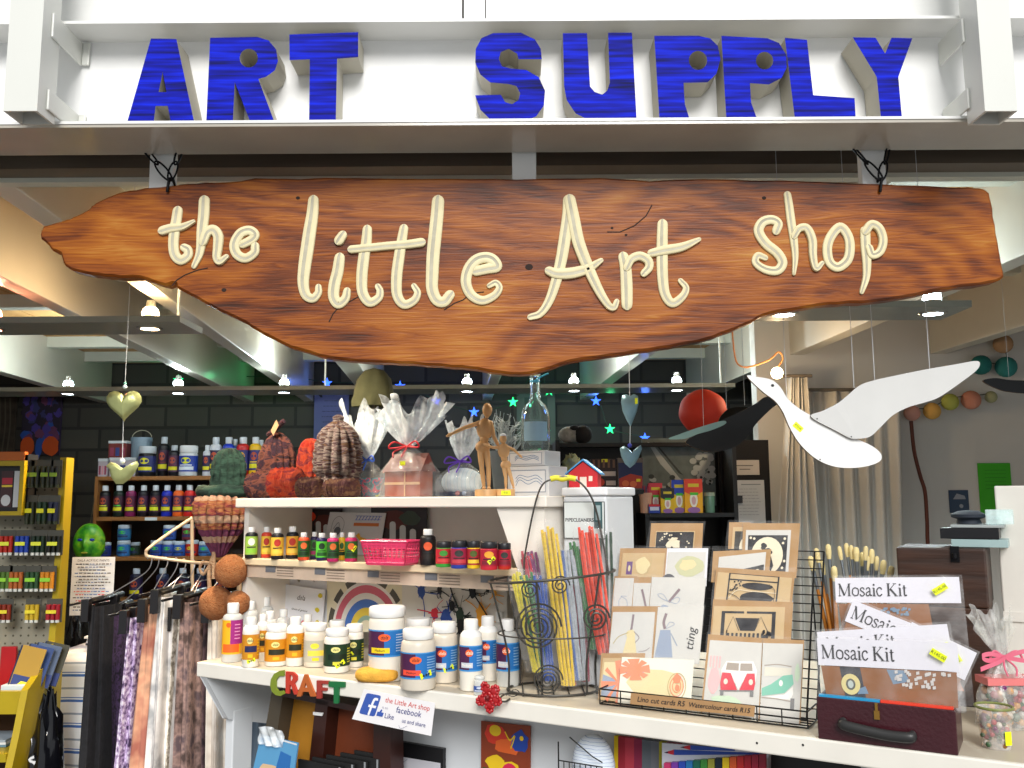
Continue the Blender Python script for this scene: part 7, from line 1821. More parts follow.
SK = [  # hook px, centre px at top, centre px at bottom, halfwidth px top/bottom, Y, top py, label, material
 (150, 104, 101, 9, 13, 2.95, 604, 'long black skirt, leftmost on the garment rail', prt('black_cloth', '0c0c10', '17171c', '101014')),
 (157, 114, 112, 8, 11, 3.0, 612, 'dark purple skirt beside the leftmost black one', prt('dark_purple_cloth', '1c1424', '4c3860', '2c2038', 60)),
 (166, 140, 128, 7, 10, 2.86, 615, 'lilac and white speckled skirt on the garment rail', prt('lilac_speckle', '4c3c60', 'b8a0c8', 'e8e0f0', 75)),
 (176, 147, 142, 5, 7, 2.9, 612, 'slim leopard brown skirt beside the lilac speckled one', prt('leopard_cloth', '1c1410', 'a88860', 'd8b888', 70)),
 (184, 160, 149, 10, 14, 2.84, 604, 'peach and rose satin skirt in the middle of the rail', prt('peach_satin', 'a86858', 'd8a484', '9c7c68', 9)),
 (193, 172, 166, 9, 13, 2.80, 595, 'white skirt with soft grey print in the middle of the rail', prt('white_grey_print', 'a8a8a8', 'e0dcd8', 'f0ece8', 14)),
 (203, 182, 180, 6, 8, 2.83, 612, 'pale beige speckled skirt right of the white one', prt('beige_speckle', '8c8474', 'd0c8b8', 'ece6da', 80)),
 (212, 194, 196, 9, 12, 2.78, 600, 'mauve brown floral skirt under the brown pompoms', prt('mauve_floral', '4c3c38', '9c8078', '5c4c50', 22)),
 (222, 206, 212, 8, 10, 2.84, 608, 'dark mauve skirt behind the mauve brown floral one', prt('dark_mauve_cloth', '30262c', '6c5458', '48383c', 25)),
 (232, 222, 228, 10, 10, 2.80, 604, 'cream cotton skirt, rightmost on the garment rail', prt('cream_cotton', 'c8bcae', 'ece6dc', 'dcd2c4', 8))]
HB = mat('black_hanger', C('141214'), .3, coat=.3)
for i, (hx, tx, bx, w0, w1, Y, ty, lab, mt_) in enumerate(SK):
    a = at(tx, ty, Y); s = Y/F; b = at(bx, 768, Y)
    dx = (b.x-a.x)
    t = thing('hanging_skirt', lab, 'skirt', (a.x, Y, a.z), 0, 'skirts on the garment rail')
    L = 0.85; R_ = random.Random(i); p1, p2 = R_.uniform(0, 6), R_.uniform(0, 6)
    def f(u, q):
        an = 2*PI*u; hw = (w0+(w1-w0)*min(1, q*1.7))*s*1.05
        fold = 1+0.13*math.sin(6*an+p1+q)*min(1, q*3+.2)+0.07*math.sin(11*an+p2)
        return (dx*q*1.6*0.55+hw*fold*math.cos(an), 0.085*(1+q*.5)*fold*math.sin(an)*(1)+.02, -L*q-.01*math.sin(3*an)*q)
    m_ = MB(); m_.sheet(f, 60, 18); part('skirt_cloth', m_, mt_, t)
    m_ = MB(); m_.tube([(-w0*s*.9, -.07, .012), (w0*s*.5, .1, .022)], .011, 8)
    m_.tube([(-w0*s*.9-.03, -.11, .010), (w0*s*.5, .1, .022)], .0045, 6)
    for (x, y) in ((-w0*s*.7, -.075), (w0*s*.3, .06)): m_.box(x-.012, y-.014, -.045, x+.012, y+.010, .024)
    hb_o = part('hanger_bar', m_, HB, t, bevel=.001)
    rr_ = Vector(at(hx, 558+(hx-147)*.09, 2.9+(hx-147)*.0008))-Vector((a.x, Y, a.z))
    m_ = MB(); m_.tube(catmull([(0, 0, .02), (rr_.x*.35, rr_.y*.3, .05), (rr_.x*.9, rr_.y*.8, rr_.z-.045), (rr_.x+.006, rr_.y, rr_.z-.01), (rr_.x, rr_.y, rr_.z+.009), (rr_.x-.008, rr_.y, rr_.z-.002)], 5), .0016, 6)
    part('hook', m_, mat('hanger_wire', C('c0c4cc'), .3, metal=.8), hb_o)

# striped cloth on a table
pt = at(76, 655, 3.35); s = 3.35/F
t = thing('striped_table', 'small table draped with a white cloth with blue stripes at the left', 'table', (pt.x, 3.35, 0))
def stripes():
    m, nt, b = new_mat('blue_striped_towel'); b.inputs['Roughness'].default_value = .85
    tc = nt.nodes.new('ShaderNodeTexCoord'); sp = nt.nodes.new('ShaderNodeSeparateXYZ'); nt.links.new(tc.outputs['Object'], sp.inputs[0])
    a = nt.nodes.new('ShaderNodeMath'); a.operation = 'MULTIPLY'; a.inputs[1].default_value = 1/.088; nt.links.new(sp.outputs['Z'], a.inputs[0])
    fr = nt.nodes.new('ShaderNodeMath'); fr.operation = 'FRACT'; nt.links.new(a.outputs[0], fr.inputs[0])
    r = nt.nodes.new('ShaderNodeValToRGB'); cr = r.color_ramp; cr.interpolation = 'CONSTANT'
    st = [(0, 'dce4ea'), (.12, '3c68b0'), (.22, 'dce4ea'), (.27, '3c68b0'), (.31, 'dce4ea'), (.62, '8c9cac'), (.70, 'dce4ea')]
    while len(cr.elements) < len(st): cr.elements.new(.5)
    for e_, (p, c) in zip(cr.elements, st): e_.position = p; e_.color = (*C(c), 1)
    nt.links.new(fr.outputs[0], r.inputs['Fac']); nt.links.new(r.outputs[0], b.inputs['Base Color']); return m
ztb = pt.z; x0, x1 = -26*s, 34*s
part('table_top', MB().box(x0+.006, .004, ztb-.02, x1-.006, .3, ztb-.003), WHITE2, t)
for a in (x0+.02, x1-.04):
    for b in (.02, .27): part('leg', MB().box(a, b, 0, a+.02, b+.02, ztb-.02), WHITE2, t)
m_ = MB(); m_.sheet(lambda u, q: (x0*(1+.18*(1-q))+(x1-x0)*u*(1+.12*(1-q)), -.002-.012*math.sin(u*13)*(1-q)-.01*(1-q), ztb*.25+ztb*.75*q), 40, 20)
m_.sheet(lambda u, q: (x0+(x1-x0)*u, -.002+.31*q, ztb+.0005), 4, 4)
m_.sheet(lambda u, q: (x1*(1+.1*(1-q)), .31*u, ztb*.25+ztb*.75*q), 6, 6); m_.sheet(lambda u, q: (x0*(1+.18*(1-q)), .31*u, ztb*.25+ztb*.75*q), 6, 6)
part('cloth', m_, stripes(), t, solid=.002)
for i in range(7):
    wd_ = .10-.006*(i % 3)
    o = build('paper_pad', MB().box(-wd_/2, -.05, 0, wd_/2, .05, .0075), pm(['e0e4e8', '5c6470', 'dfe2e4', '384048', 'd8dce4', '8c94a0', 'e4e6ea'][i], .7), loc=(pt.x+.065-.002*i, 3.35+.1, ztb+.002+.008*i), rot=(0, 0, .05*(i % 3)))
    tag(o, 'paper pad in the pile on the striped table, %s from the bottom' % ORD[i], 'paper pad', 'paper pads on the striped table')
# notice on a stick
pnt = at(91, 612, 3.45)
t = thing('price_notice', 'white printed notice on a thin stick above the striped table', 'sign', (pnt.x, 3.45, ztb+.004)); s = 3.45/F
zc = at(91, 586, 3.45).z-ztb-.004
part('stick', MB().tube([(.015, .004, 0), (.015, .004, zc)], .005, 8), WDS if 'WDS' in globals() else pm('6c4c2c', .6), t)
part('sheet', MB().box(-21*s, -.001, zc-28*s, 21*s, .001, zc+28*s), pm('d4e0ec', .7), t)
d = Draw(lambda a, b: ((a-.5)*42*s, zc+(b-.5)*56*s), -.0016); R_ = random.Random(3)
d.text('DALA ACRYLIC PAINTS', .5, .94, .0115, 0)
for q in range(16):
    y = .87-q*.052; a = R_.uniform(.06, .2); c_ = 1 if q in (9, 10, 12, 13) else 0
    xx = a
    while xx < .9-(.1 if q % 3 else 0): w2 = R_.uniform(.03, .09); d.rect(xx, y, xx+w2, y+.017, c_ if R_.random() < .7 else 2); xx += w2+.02
part('print', d.mb, [pm('3c4050', .7), pm('c05050', .7), pm('4c70b0', .7)], t)
# black crinkled bag
pg = at(62, 640, 3.55); t = thing('black_bag', 'glossy black plastic bag bulging behind the striped table', 'bag', (pg.x, 3.72, 0))
m_ = MB(); m_.ball((0, 0, .58), 1, 40, sc=(.10, .09, .58), fr=lambda a, q: 1+.06*math.sin(7*a+5*q)+.05*math.sin(13*q+3*a)); part('bag_skin', m_, mat('black_plastic', C('0c0d12'), .15, coat=.5), t)

pg = at(50, 700, 3.02); t = thing('black_bag', 'glossy black plastic bag on the floor in front of the yellow stand', 'bag', (pg.x, 3.02, 0))  # bag added to darken the stand's lower side, which lies in shade
m_ = MB(); m_.ball((0, 0, pg.z/2), 1, 40, sc=(.062, .07, pg.z/2), fr=lambda a, q: 1+.06*math.sin(6*a+7*q)+.05*math.sin(15*q+3*a)); part('bag_skin', m_, MC['black_plastic'], t)

# ------------------------------------------------------------ yellow display stand at far left
YEL = mat('yellow_paint', C('a08c10'), .45, var=.08)
YX = -1.56
ys = thing('display_stand', 'yellow pegboard display stand with curved side at the left edge', 'stand', (YX, 3.21, 0))
m_ = MB()
sp_ = catmull([(0, 1.745, 0), (-.13, 1.745, 0)], 1)
side = [(3.21, .0), (3.21, 1.757), (3.155, 1.757), (3.155, 1.27), (3.145, 1.135), (3.083, 1.059), (2.99, 1.004), (2.955, .88), (2.923, .784), (2.923, 0)]
m_.add([(0, y-3.21, z) for y, z in side]+[(-.022, y-3.21, z) for y, z in side], [tuple(range(10)), tuple(range(19, 9, -1))]+[(i, (i+1) % 10, (i+1) % 10+10, i+10) for i in range(10)])
part('side_panel', m_, YEL, ys)
PEG = mat('pegboard', C('b8b4a0'), .7, var=.06)
def peg_mat():
    m, nt, b = new_mat('perforated_board'); b.inputs['Roughness'].default_value = .75
    tc = nt.nodes.new('ShaderNodeTexCoord'); mp = nt.nodes.new('ShaderNodeMapping'); mp.inputs['Scale'].default_value = (38, 0, 38); nt.links.new(tc.outputs['Object'], mp.inputs[0])
    fr = nt.nodes.new('ShaderNodeVectorMath'); fr.operation = 'FRACTION'; nt.links.new(mp.outputs[0], fr.inputs[0])
    ds = nt.nodes.new('ShaderNodeVectorMath'); ds.operation = 'DISTANCE'; ds.inputs[1].default_value = (.5, 0, .5); nt.links.new(fr.outputs[0], ds.inputs[0])
    r = nt.nodes.new('ShaderNodeValToRGB'); r.color_ramp.interpolation = 'CONSTANT'; r.color_ramp.elements[0].color = (*C('4c4838'), 1); r.color_ramp.elements[1].position = .14; r.color_ramp.elements[1].color = (*C('8c8878'), 1)
    nt.links.new(ds.outputs['Value'], r.inputs['Fac']); nt.links.new(r.outputs[0], b.inputs['Base Color']); return m
part('pegboard', MB().box(-1.0, -.012, .973, -.0225, 0, 1.72), peg_mat(), ys)
part('top_rail', MB().box(-1.0, -.03, 1.7205, -.0225, 0, 1.745), YEL, ys)
part('front_lip', MB().box(-1.0, -.222, .93, -.0225, -.202, 1.0), YEL, ys)
part('shelf', MB().box(-1.0, -.201, .955, -.0225, -.0125, .972), YEL, ys)
part('shelf', MB().box(-1.0, -.285, .80, -.0225, -.0205, .825), YEL, ys)
part('back_board', MB().box(-1.0, -.02, 0, -.0225, -.001, .799), mat('brown_hardboard', C('4c3018'), .7), ys)
part('back_board', MB().box(-1.0, -.02, .826, -.0225, -.0125, .954), mat('brown_hardboard', C('4c3018'), .7), ys)
# packets hung on the pegs
G = 'paint packets on the pegboard'
rows = [(474, [(27, '14181c', 'black pens'), (35, '141c18', 'dark pens'), (46, '182014', 'dark green pens'), (55, '14181c', 'black pens')], 27), (510, [(30, '202818', 'yellow topped tubes'), (42, '143020', 'green tubes'), (53, '141c38', 'navy tubes')], 28),
        (543, [(6, 'a02418', 'red jars'), (22, '1c3c9c', 'blue jars'), (38, '14281c', 'dark green jars'), (54, '101410', 'black jars')], 24), (579, [(3, '4c6c2c', 'olive jars'), (16, 'a05828', 'copper jars'), (32, '28482c', 'green jars'), (47, 'c07c20', 'orange jars')], 24), (611, [(4, '7c2c1c', 'maroon tubes'), (32, 'b89c28', 'yellow tubes'), (53, '8c1c28', 'crimson tubes')], 22)]
for ri, (py, its, hpx) in enumerate(rows):
    for ii, (px, c_, ds) in enumerate(its):
        p = at(px, py, 3.13); s = 3.13/F; h = hpx*s
        t = thing('paint_packet', 'clear packet of %s on the yellow stand, row %s from the top' % (ds, ['one', 'two', 'three', 'four', 'five'][ri]) if False else 'packet of %s hanging in the %s row of the yellow stand%s' % (ds, ORD[ri], ', right end' if (ri == 0 and ii == 3) else ''), 'packet', (p.x, 3.13, p.z-h/2), 0, G)
        nb = 2 if ri in (0, 1) else 3 if ri > 1 else 2; m_ = MB(); wdt = (10 if ri < 2 else 14)*s
        for q in range(nb):
            x = (q-(nb-1)/2)*wdt/nb; m_.cyl((x, 0, h*.12), wdt/nb*.46, h*.66, 10)
        part('tubes', m_, pm(c_, .35), t)
        m_ = MB()
        for q in range(nb): m_.cyl(((q-(nb-1)/2)*wdt/nb, 0, h*.0), wdt/nb*.4, h*.115, 10)
        part('caps', m_, pm('c8ccc8' if ri > 1 else '28301c', .4), t)
        m_ = MB(); m_.box(-wdt*.4, -wdt/nb*.5-.002, h*.4, wdt*.3, -wdt/nb*.5-.001, h*.55); part('labels', m_, pm(['7c9c28', 'd0d020', 'd8e040', '88c838', 'd8c830'][ri], .5), t)
        m_ = MB(); m_.box(-wdt*.55, wdt/nb*.5, h*.0, wdt*.55, wdt/nb*.5+.002, h*1.02); m_.tube([(0, wdt/nb*.5, h*.97), (0, .048, h*1.0)], .0016, 6); part('backing', m_, pm('45453e', .5), t)
# books leaning in the bin
for i, (px, c_, lb) in enumerate(((20, 'a8842c', 'gold covered'), (31, '2c4478', 'blue covered'), (38, '50607c', 'grey blue'), (44, '3c3c30', 'dark olive'))):
    p = at(px, 686, 2.93)
    p = at(20+i*8, 690, 3.035+.028*i)
    t = thing('spiral_notebook', lb+' notebook leaning in the bin of the yellow stand', 'notebook', (p.x, 3.035+.028*i, .9835), rot=(-.12, .25, .12), group='notebooks in the yellow stand')
    part('cover', MB().box(-.042, 0, 0.012, .034, .003, .148), pm(c_, .5), t); part('pages', MB().box(-.040, .0032, .014, .032, .012, .145), pm('d8dce4', .7), t)
    part('spine', MB().tube([(-.043, .006, .016), (-.043, .006, .146)], .006, 8), pm('24304c', .4), t)
    m_ = MB(); m_.add([(-.04, -.0005, .014), (.033, -.0005, .014), (.033, -.0005, .055), (-.04, -.0005, .055)], [(0, 1, 2, 3)]); m_.add([(-.02, -.0009, .025), (0, -.0009, .025), (.01, -.0009, .038), (-.01, -.0009, .038)], [(0, 1, 2, 3)], m=1); part('print', m_, [pm('2c3c74', .5), pm('e8dc30', .5)], t)
p = at(2, 668, 3.12); o = build('red_packet', MB().box(-.03, 0, 0, .022, .012, .14), pm('a8141c', .4), loc=(p.x, 3.16, .9735), bevel=.002); tag(o, 'red packet standing in the bin of the yellow stand', 'packet')
p = at(4, 690, 2.95); o = build('white_pad_pile', MB().box(-.05, 0, 0, .03, .10, .04), pm('c4d0d4', .6), loc=(p.x, 3.02, .9735), bevel=.002); tag(o, 'pale pad lying at the left of the leaning notebooks', 'paper pad')
for i in range(3):
    p = at(4, 752-i*6, 3.0); o = build('magazine', MB().box(-.09, 0, 0, .035, .12, .007), pm(['5c7c8c', 'c8ccd0', '8c98a4'][i], .5), loc=(p.x-.03, 3.0, .826+.0075*i)); tag(o, '%s magazine lying on the lower yellow shelf' % ['blue grey', 'white', 'pale grey'][i], 'magazine', 'magazines on the lower yellow shelf')
# framed box hung on the stand
p = at(0, 485, 3.10)
t = thing('display_box', 'yellow framed display box with cards hung on the pegboard at the left edge', 'box', (p.x, 3.10, p.z)); s = 3.10/F
part('case_back', MB().box(-.16, .02, -30*s, 22*s, .095, 31*s), pm('18181c', .5), t)
m_ = MB(); m_.box(-.16, 0, -30*s, 23*s, .0199, -26*s); m_.box(19*s, 0, -26*s, 23*s, .0199, 30*s); m_.box(-.16, 0, 19*s, 19*s, .0199, 24*s); part('frame', m_, YEL, t)
m_ = MB(); m_.box(-.16, -.002, 24.2*s, 23*s, .0199, 33*s); part('header', m_, pm('b05c1c', .5), t)
d = Draw(lambda a, b: ((-2+a*19)*s, (-24+b*40)*s), .018); d.rect(0, .05, .62, .95, 0); d.rect(.68, .05, .95, .95, 1); d.rect(.05, .62, .6, .78, 2); d.rect(.05, .55, .6, .6, 3); d.oval(.3, .22, .25, .14, 1); part('cards', d.mb, [pm('3c2428', .5), pm('b8bcc0', .5), pm('a02838', .5), pm('d0b838', .5)], t)
# ------------------------------------------------------------ back wall: paint shelves
YW = 5.95
PINE = mat('shelf_pine', C('8c5c2c'), .5, var=.15, vscale=6)
xa, xb = at(94, 500, YW).x, at(262, 500, YW).x
zs = [at(180, y, YW).z for y in (476, 516.5, 556.5, 600)]
ws = thing('wall_shelves', 'brown wooden shelves of paint bottles on the brick wall at left', 'shelf', (xa, YW, 0))
L = xb-xa
for z in zs: part('shelf_board', MB().box(.021, .0, z-.026, L-.021, .25, z), PINE, ws, bevel=.002)
part('side_board', MB().box(0, 0, 0, .02, .25, zs[0]), PINE, ws); part('side_board', MB().box(L-.02, 0, 0, L, .25, zs[0]), PINE, ws)
part('back_board', MB().box(.021, .235, zs[3], L-.021, .25, zs[0]-.027), mat('dark_back_board', C('241a12'), .7), ws)
m_ = MB(); m_.box(.34, -.004, zs[1]-.024, .42, -.001, zs[1]-.004); part('shelf_label', m_, pm('c8d0d4', .6), ws)
def wb(kind, px, zi, wpx, hpx, body, cap, st, lab, grp, dy=.06):
    s = YW/F; p = at(px, 500, YW+dy); h = hpx*s; r = wpx/2*s
    return vessel('paint_bottle' if kind != 'lid' else 'paint_jar', lab, 'bottle' if kind != 'lid' else 'jar', (p.x, YW+dy, zs[zi]+.0004), r, h, kind, pm(body, .35), pm(cap, .4), lab=(.14, .66), style=style_small, mats=small(*st), group=grp, seg=16)
G = 'paint bottles on the wall shelves'
W_ = 'ccd2d8'
for i, (px, c, cn, s4) in enumerate([(105, '0c1014', 'black', ('3c1c30', 'b04c30', 'd8d020', 'c0c830')), (119, '0c2018', 'deep green', ('3c1c30', 'b04c30', 'd8d020', '3cc040')), (131, '7c1c54', 'magenta', ('4c1838', 'b04c30', 'd8d020', 'a02050')), (143.5, '141018', 'black', ('3c1c40', 'b04c30', 'd8d020', '888820')),
        (155.5, '101018', 'black', ('3c1c30', 'b04c30', 'd8e020', '888820')), (167, '1c2cb0', 'blue', ('2c2060', 'b04c30', 'd8d020', '4050c0')), (178.5, 'e06020', 'orange', ('50284c', 'b04c30', 'd8d020', 'd86028')), (189.5, 'c82420', 'red', ('50203c', 'b04c30', 'd8d020', 'c83028')), (200, 'c82030', 'red', ('50203c', 'b04c30', 'd8d020', 'c83028')), (211, 'c02848', 'crimson', ('50203c', 'b04c30', 'd8d020', 'c83028')), (222, '5c2c8c', 'violet', ('40205c', 'b04c30', 'd8d020', '6c3c98'))]):
    wb('bottle', px, 1, 10.5, 31, c, W_, s4, '%s paint bottle, %s from the left on the middle wall shelf' % (cn, ORD[i]), G)
for i, (k_, px, wpx, hpx, c, cp, cn, s4, dy) in enumerate([('lid', 145.5, 17, 30, '0c0e14', 'b8c0c8', 'wide black jar', ('28306c', 'd8d020', 'd8d020', '181818'), .05), ('bottle', 162, 11, 40, '0c0e14', 'b8c0c8', 'tall black bottle', ('3c2440', 'b04c30', 'd8d020', '702840'), .10), ('bottle', 172.5, 11, 31, '101018', 'b8c0c8', 'short black bottle', ('50304c', 'b04c30', 'd8d020', '702840'), .05),
        ('lid', 187, 18, 30.5, 'd0d4d8', 'd8dce0', 'wide white jar', ('203c9c', 'd8d820', 'd0d8e0', 'e0e4e8'), .05), ('bottle', 205.5, 8, 31, 'c8ccd4', W_, 'slim white bottle', ('30204c', 'b04c30', 'd8d020', '303040'), .05), ('bottle', 214, 12, 39, 'c8ccd4', W_, 'tall white bottle', ('2c2444', 'b04c30', 'd8d020', '303848'), .07), ('bottle', 227, 12, 39, '1c38b8', W_, 'tall blue bottle', ('2c2c8c', 'b04c30', 'd8d020', '4858c8'), .07),
        ('bottle', 241.5, 13, 39, 'b81c1c', W_, 'tall red bottle', ('303070', 'd8a020', 'd8d020', 'b83028'), .07), ('bottle', 254, 12, 39, 'e0b010', W_, 'tall yellow bottle', ('303070', 'b04c30', 'd8d020', 'e0c030'), .07), ('bottle', 233.5, 7, 38, '4c6c9c', W_, 'slim blue grey bottle', ('303070', 'b04c30', 'd8d020', '4858a8'), .16), ('bottle', 259.5, 8, 37, 'c8a010', W_, 'slim yellow bottle', ('303070', 'b04c30', 'd8d020', 'e0c030'), .16)]):
    wb(k_, px, 0, wpx, hpx, c, cp, s4, '%s standing on the top wall shelf among the paints' % cn, G, dy)
JR = [(107, 14, 0, '2c3c8c', 'blue', 'alone at the left end'), (126, 15.5, 0, '3070b0', 'sky blue', 'at the bottom of a stack'), (126, 15, 16, '3070a0', 'teal blue', 'on top of a stack'), (136, 13, 0, '28382c', 'dark green', 'behind the sky blue stack'), (159, 15.5, 0, '1c409c', 'deep blue', 'with green spot on its label'), (171, 14.5, 16, '3458a8', 'pale blue', 'on top of the second stack'), (171, 15, 0, '3454a8', 'denim blue', 'at the bottom of the second stack'),
      (182, 14.5, 0, '2458b0', 'bright blue', 'left of the red one'), (194, 15.5, 0, 'b82c20', 'red', 'with yellow label stripe'), (190, 15, 16, '702834', 'dark red', 'stacked on the red one'), (207, 14, 0, '3c70b0', 'light blue', 'near the orange hat'), (219, 14, 0, '28303c', 'slate', 'behind the orange hat')]
for px, hpx, up, c, cn, wh in JR:
    o = wb('lid', px, 2, 12.5, hpx, c, 'b8c4d0', (c, 'd0d030' if cn in ('bright blue', 'red') else '40c040', '203060', '203060'), '%s paint jar %s on the lower wall shelf' % (cn, wh), 'lidded paint jars on the lower wall shelf', .06 if 'behind' not in wh else .16)
    if up: o.location.z += 16*YW/F
for i, px in enumerate((140, 166, 186, 203, 224)):
    wb('bottle', px, 3, 12, 30, ['1c1c30', '2c3450', '1c1c24', '202838', '301c28'][i], 'c8d0dc', ('281c40', 'b04c30', 'd8d020', '404060'), 'paint bottle behind the hanger hooks, %s from the left on the lowest wall shelf' % ORD[i], 'paint bottles on the lowest wall shelf')
# clear craft boxes on the top shelf, left end
for i, (px, w2, py, h2, c, dy, lab) in enumerate([(101, 9, 474, 18, 'a8a0a8', .04, 'small pale packet at the left end of the top wall shelf'), (121, 26, 474, 19, 'b0a8b0', .05, 'clear box with pink labels on the top wall shelf'), (115, 18, 455, 17, '70302c', .06, 'red and green box stacked on the clear box on the wall shelf'), (139, 20, 474, 40, '7c90a0', .16, 'blue grey round tub at the back of the top wall shelf')]):
    s = YW/F; p = at(px, 500, YW+dy); zb = zs[0]+(474-py)*s+.0005
    t = thing('craft_box', lab, 'box', (p.x, YW+dy, zb), 0, 'craft boxes on the wall shelf')
    if i == 3: part('tub', MB().lathe([(w2*s*.48, 0), (w2*s*.5, h2*s*.9), (w2*s*.53, h2*s*.9), (w2*s*.53, h2*s), (.001, h2*s)], 20), pm(c, .4), t); part('handle', MB().tube([(w2*s*.5*math.cos(a), 0, h2*s+.05*math.sin(a)) for a in [PI*q/10 for q in range(11)]], .003, 6), pm('a09c88', .4), t)
    else:
        part('box_body', MB().box(-w2*s/2, 0, 0, w2*s/2, .09, h2*s*.85), pm(c, .4), t); part('lid', MB().box(-w2*s*.52, -.003, h2*s*.851, w2*s*.52, .093, h2*s), pm('c0c8cc', .3), t)
        d = Draw(lambda a, b: (-w2*s/2+a*w2*s, b*h2*s*.85), -.0006)
        for q in range(3): d.rect(.08+q*.31, .12, .30+q*.31, .7, q % 2)
        part('print', d.mb, [pm('8c3c54', .5), pm('30407c' if i else 'c08890', .5)], t)
# green face mask hung beside the shelves
pmk = at(89.5, 543, 5.9)
t = thing('face_mask', 'painted yellow green face mask hanging left of the wall shelves', 'mask', (pmk.x, 5.9, pmk.z)); s = 5.9/F
GM = ramp_mat('mask_green', [(0.32, C('1c6c1c')), (0.45, C('4ca01c')), (0.6, C('88b81c')), (0.75, C('2c7c2c'))], scale=14, rough=.4)
m_ = MB()
def fm(u, q):
    a = (u-.5)*PI; b = (q-.5)*PI; x = 15.5*s*math.sin(a)*max(0, math.cos(b)); z = 19*s*math.sin(b)
    y = -.06*math.cos(a)*max(0, math.cos(b))**.8
    y -= .022*math.exp(-((x/(2.2*s))**2))*math.exp(-(((z+1*s)/(5.5*s))**2))
    for e in (-1, 1): y += .014*math.exp(-(((x-e*6*s)/(3*s))**2)-(((z-3.5*s)/(2.4*s))**2))
    y -= .010*math.exp(-((x/(4*s))**2)-(((z+9*s)/(1.8*s))**2))
    return (x, y, z)
m_.sheet(fm, 40, 40); part('face', m_, GM, t, solid=.004)
m_ = MB()
for e in (-1, 1): m_.ball((e*6*s, -.052, 3.5*s), 1, 12, sc=(2.6*s, .006, 1.3*s))
part('eyes', m_, pm('1c30a8', .3), t); part('lips', MB().ball((0, -.066, -9*s), 1, 12, sc=(3.4*s, .006, 1.1*s)), pm('a09c28', .4), t)
part('string', MB().tube([(0, -.01, 18*s), (3*s, .0, 45*s)], .0015, 5), pm('5c4c30', .7), t)
# pictures on the wall
YP = 6.86
def wallpic(name, lab, cat, x0, y0, x1, y1, Y, base, draw, mats, th=.02, frame=None):
    a = at(x0, y1, Y); b = at(x1, y0, Y); wd = b.x-a.x; h = b.z-a.z
    t = thing(name, lab, cat, (a.x, Y, a.z))
    sh = part('sheet', MB().box(0, 0, 0, wd, th, h), base, t)
    d = Draw(lambda p, q: (p*wd, q*h), -.0008); draw(d); part('print', d.mb, mats, sh); return t
def d_paint(d):
    R_ = random.Random(6); d.rect(0, 0, 1, 1, 0)
    for q in range(30): d.blob(R_.random()*.9+.05, .55+R_.random()*.42, .12, .10, R_.choice((0, 1, 2, 4)), j=.5, rnd=R_)
    for q in range(16): d.blob(R_.random()*.9+.05, .25+R_.random()*.3, .14, .10, R_.choice((2, 3, 4)), j=.4, rnd=R_)
    d.blob(.18, .15, .2, .18, 5, j=.15); d.blob(.78, .15, .24, .18, 5, j=.15); d.blob(.48, .12, .1, .2, 3, j=.2)
wallpic('canvas_painting', 'canvas painting with orange blobs under a blue violet sky on the far left wall', 'painting', 20, 397, 62, 455, YP, pm('3c2c4c', .7), d_paint, [pm('2c2434', .7), pm('3c3c6c', .7), pm('4c3c8c', .7), pm('2c50a0', .7), pm('6c3c5c', .7), pm('c8501c', .7)])
wallpic('wall_hanging', 'brown textured wall hanging left of the canvas painting', 'wall hanging', -20, 397, 17, 455, YP, mat('bark_texture', C('3c3228'), .9, var=.5, vscale=14), lambda d: [d.line([(.2+.15*q, .02), (.25+.15*q, .5), (.2+.15*q, .98)], .012, 0) for q in range(5)], [pm('4c4438', .8)])
def d_notice(d, bird=(.18, .9)):
    b = bird; d.poly([(b[0]-.06, b[1]-.02), (b[0], b[1]+.03), (b[0]+.07, b[1]+.01), (b[0]+.03, b[1]-.01), (b[0]+.06, b[1]-.05), (b[0], b[1]-.05)], 0)
    R_ = random.Random(2); d.text('Handmade gifts', .62, .90, .035, 1)if False else d.rect(.36, .895, .9, .915, 1)
    for q in range(9):
        xx = .2+R_.random()*.1
        while xx < .8: w2 = R_.uniform(.04, .12); d.rect(xx, .80-q*.07, xx+w2, .808-q*.07, 1); xx += w2+.02
wallpic('wall_notice', 'large white notice with a small black bird on the brick wall behind the hats', 'notice', 313, 386, 349, 462, YP, pm('5c6490', .7), d_notice, [INK, pm('343c5c', .7)])
wallpic('wall_picture', 'tall pale framed panel behind the glass bottle', 'picture', 517, 389, 555, 445, YP, pm('5c645c', .7), lambda d: (d.rect(.2, .45, .8, .85, 0), d.rect(.3, .5, .55, .75, 1)), [pm('3c4c44', .7), pm('1c2420', .7)])
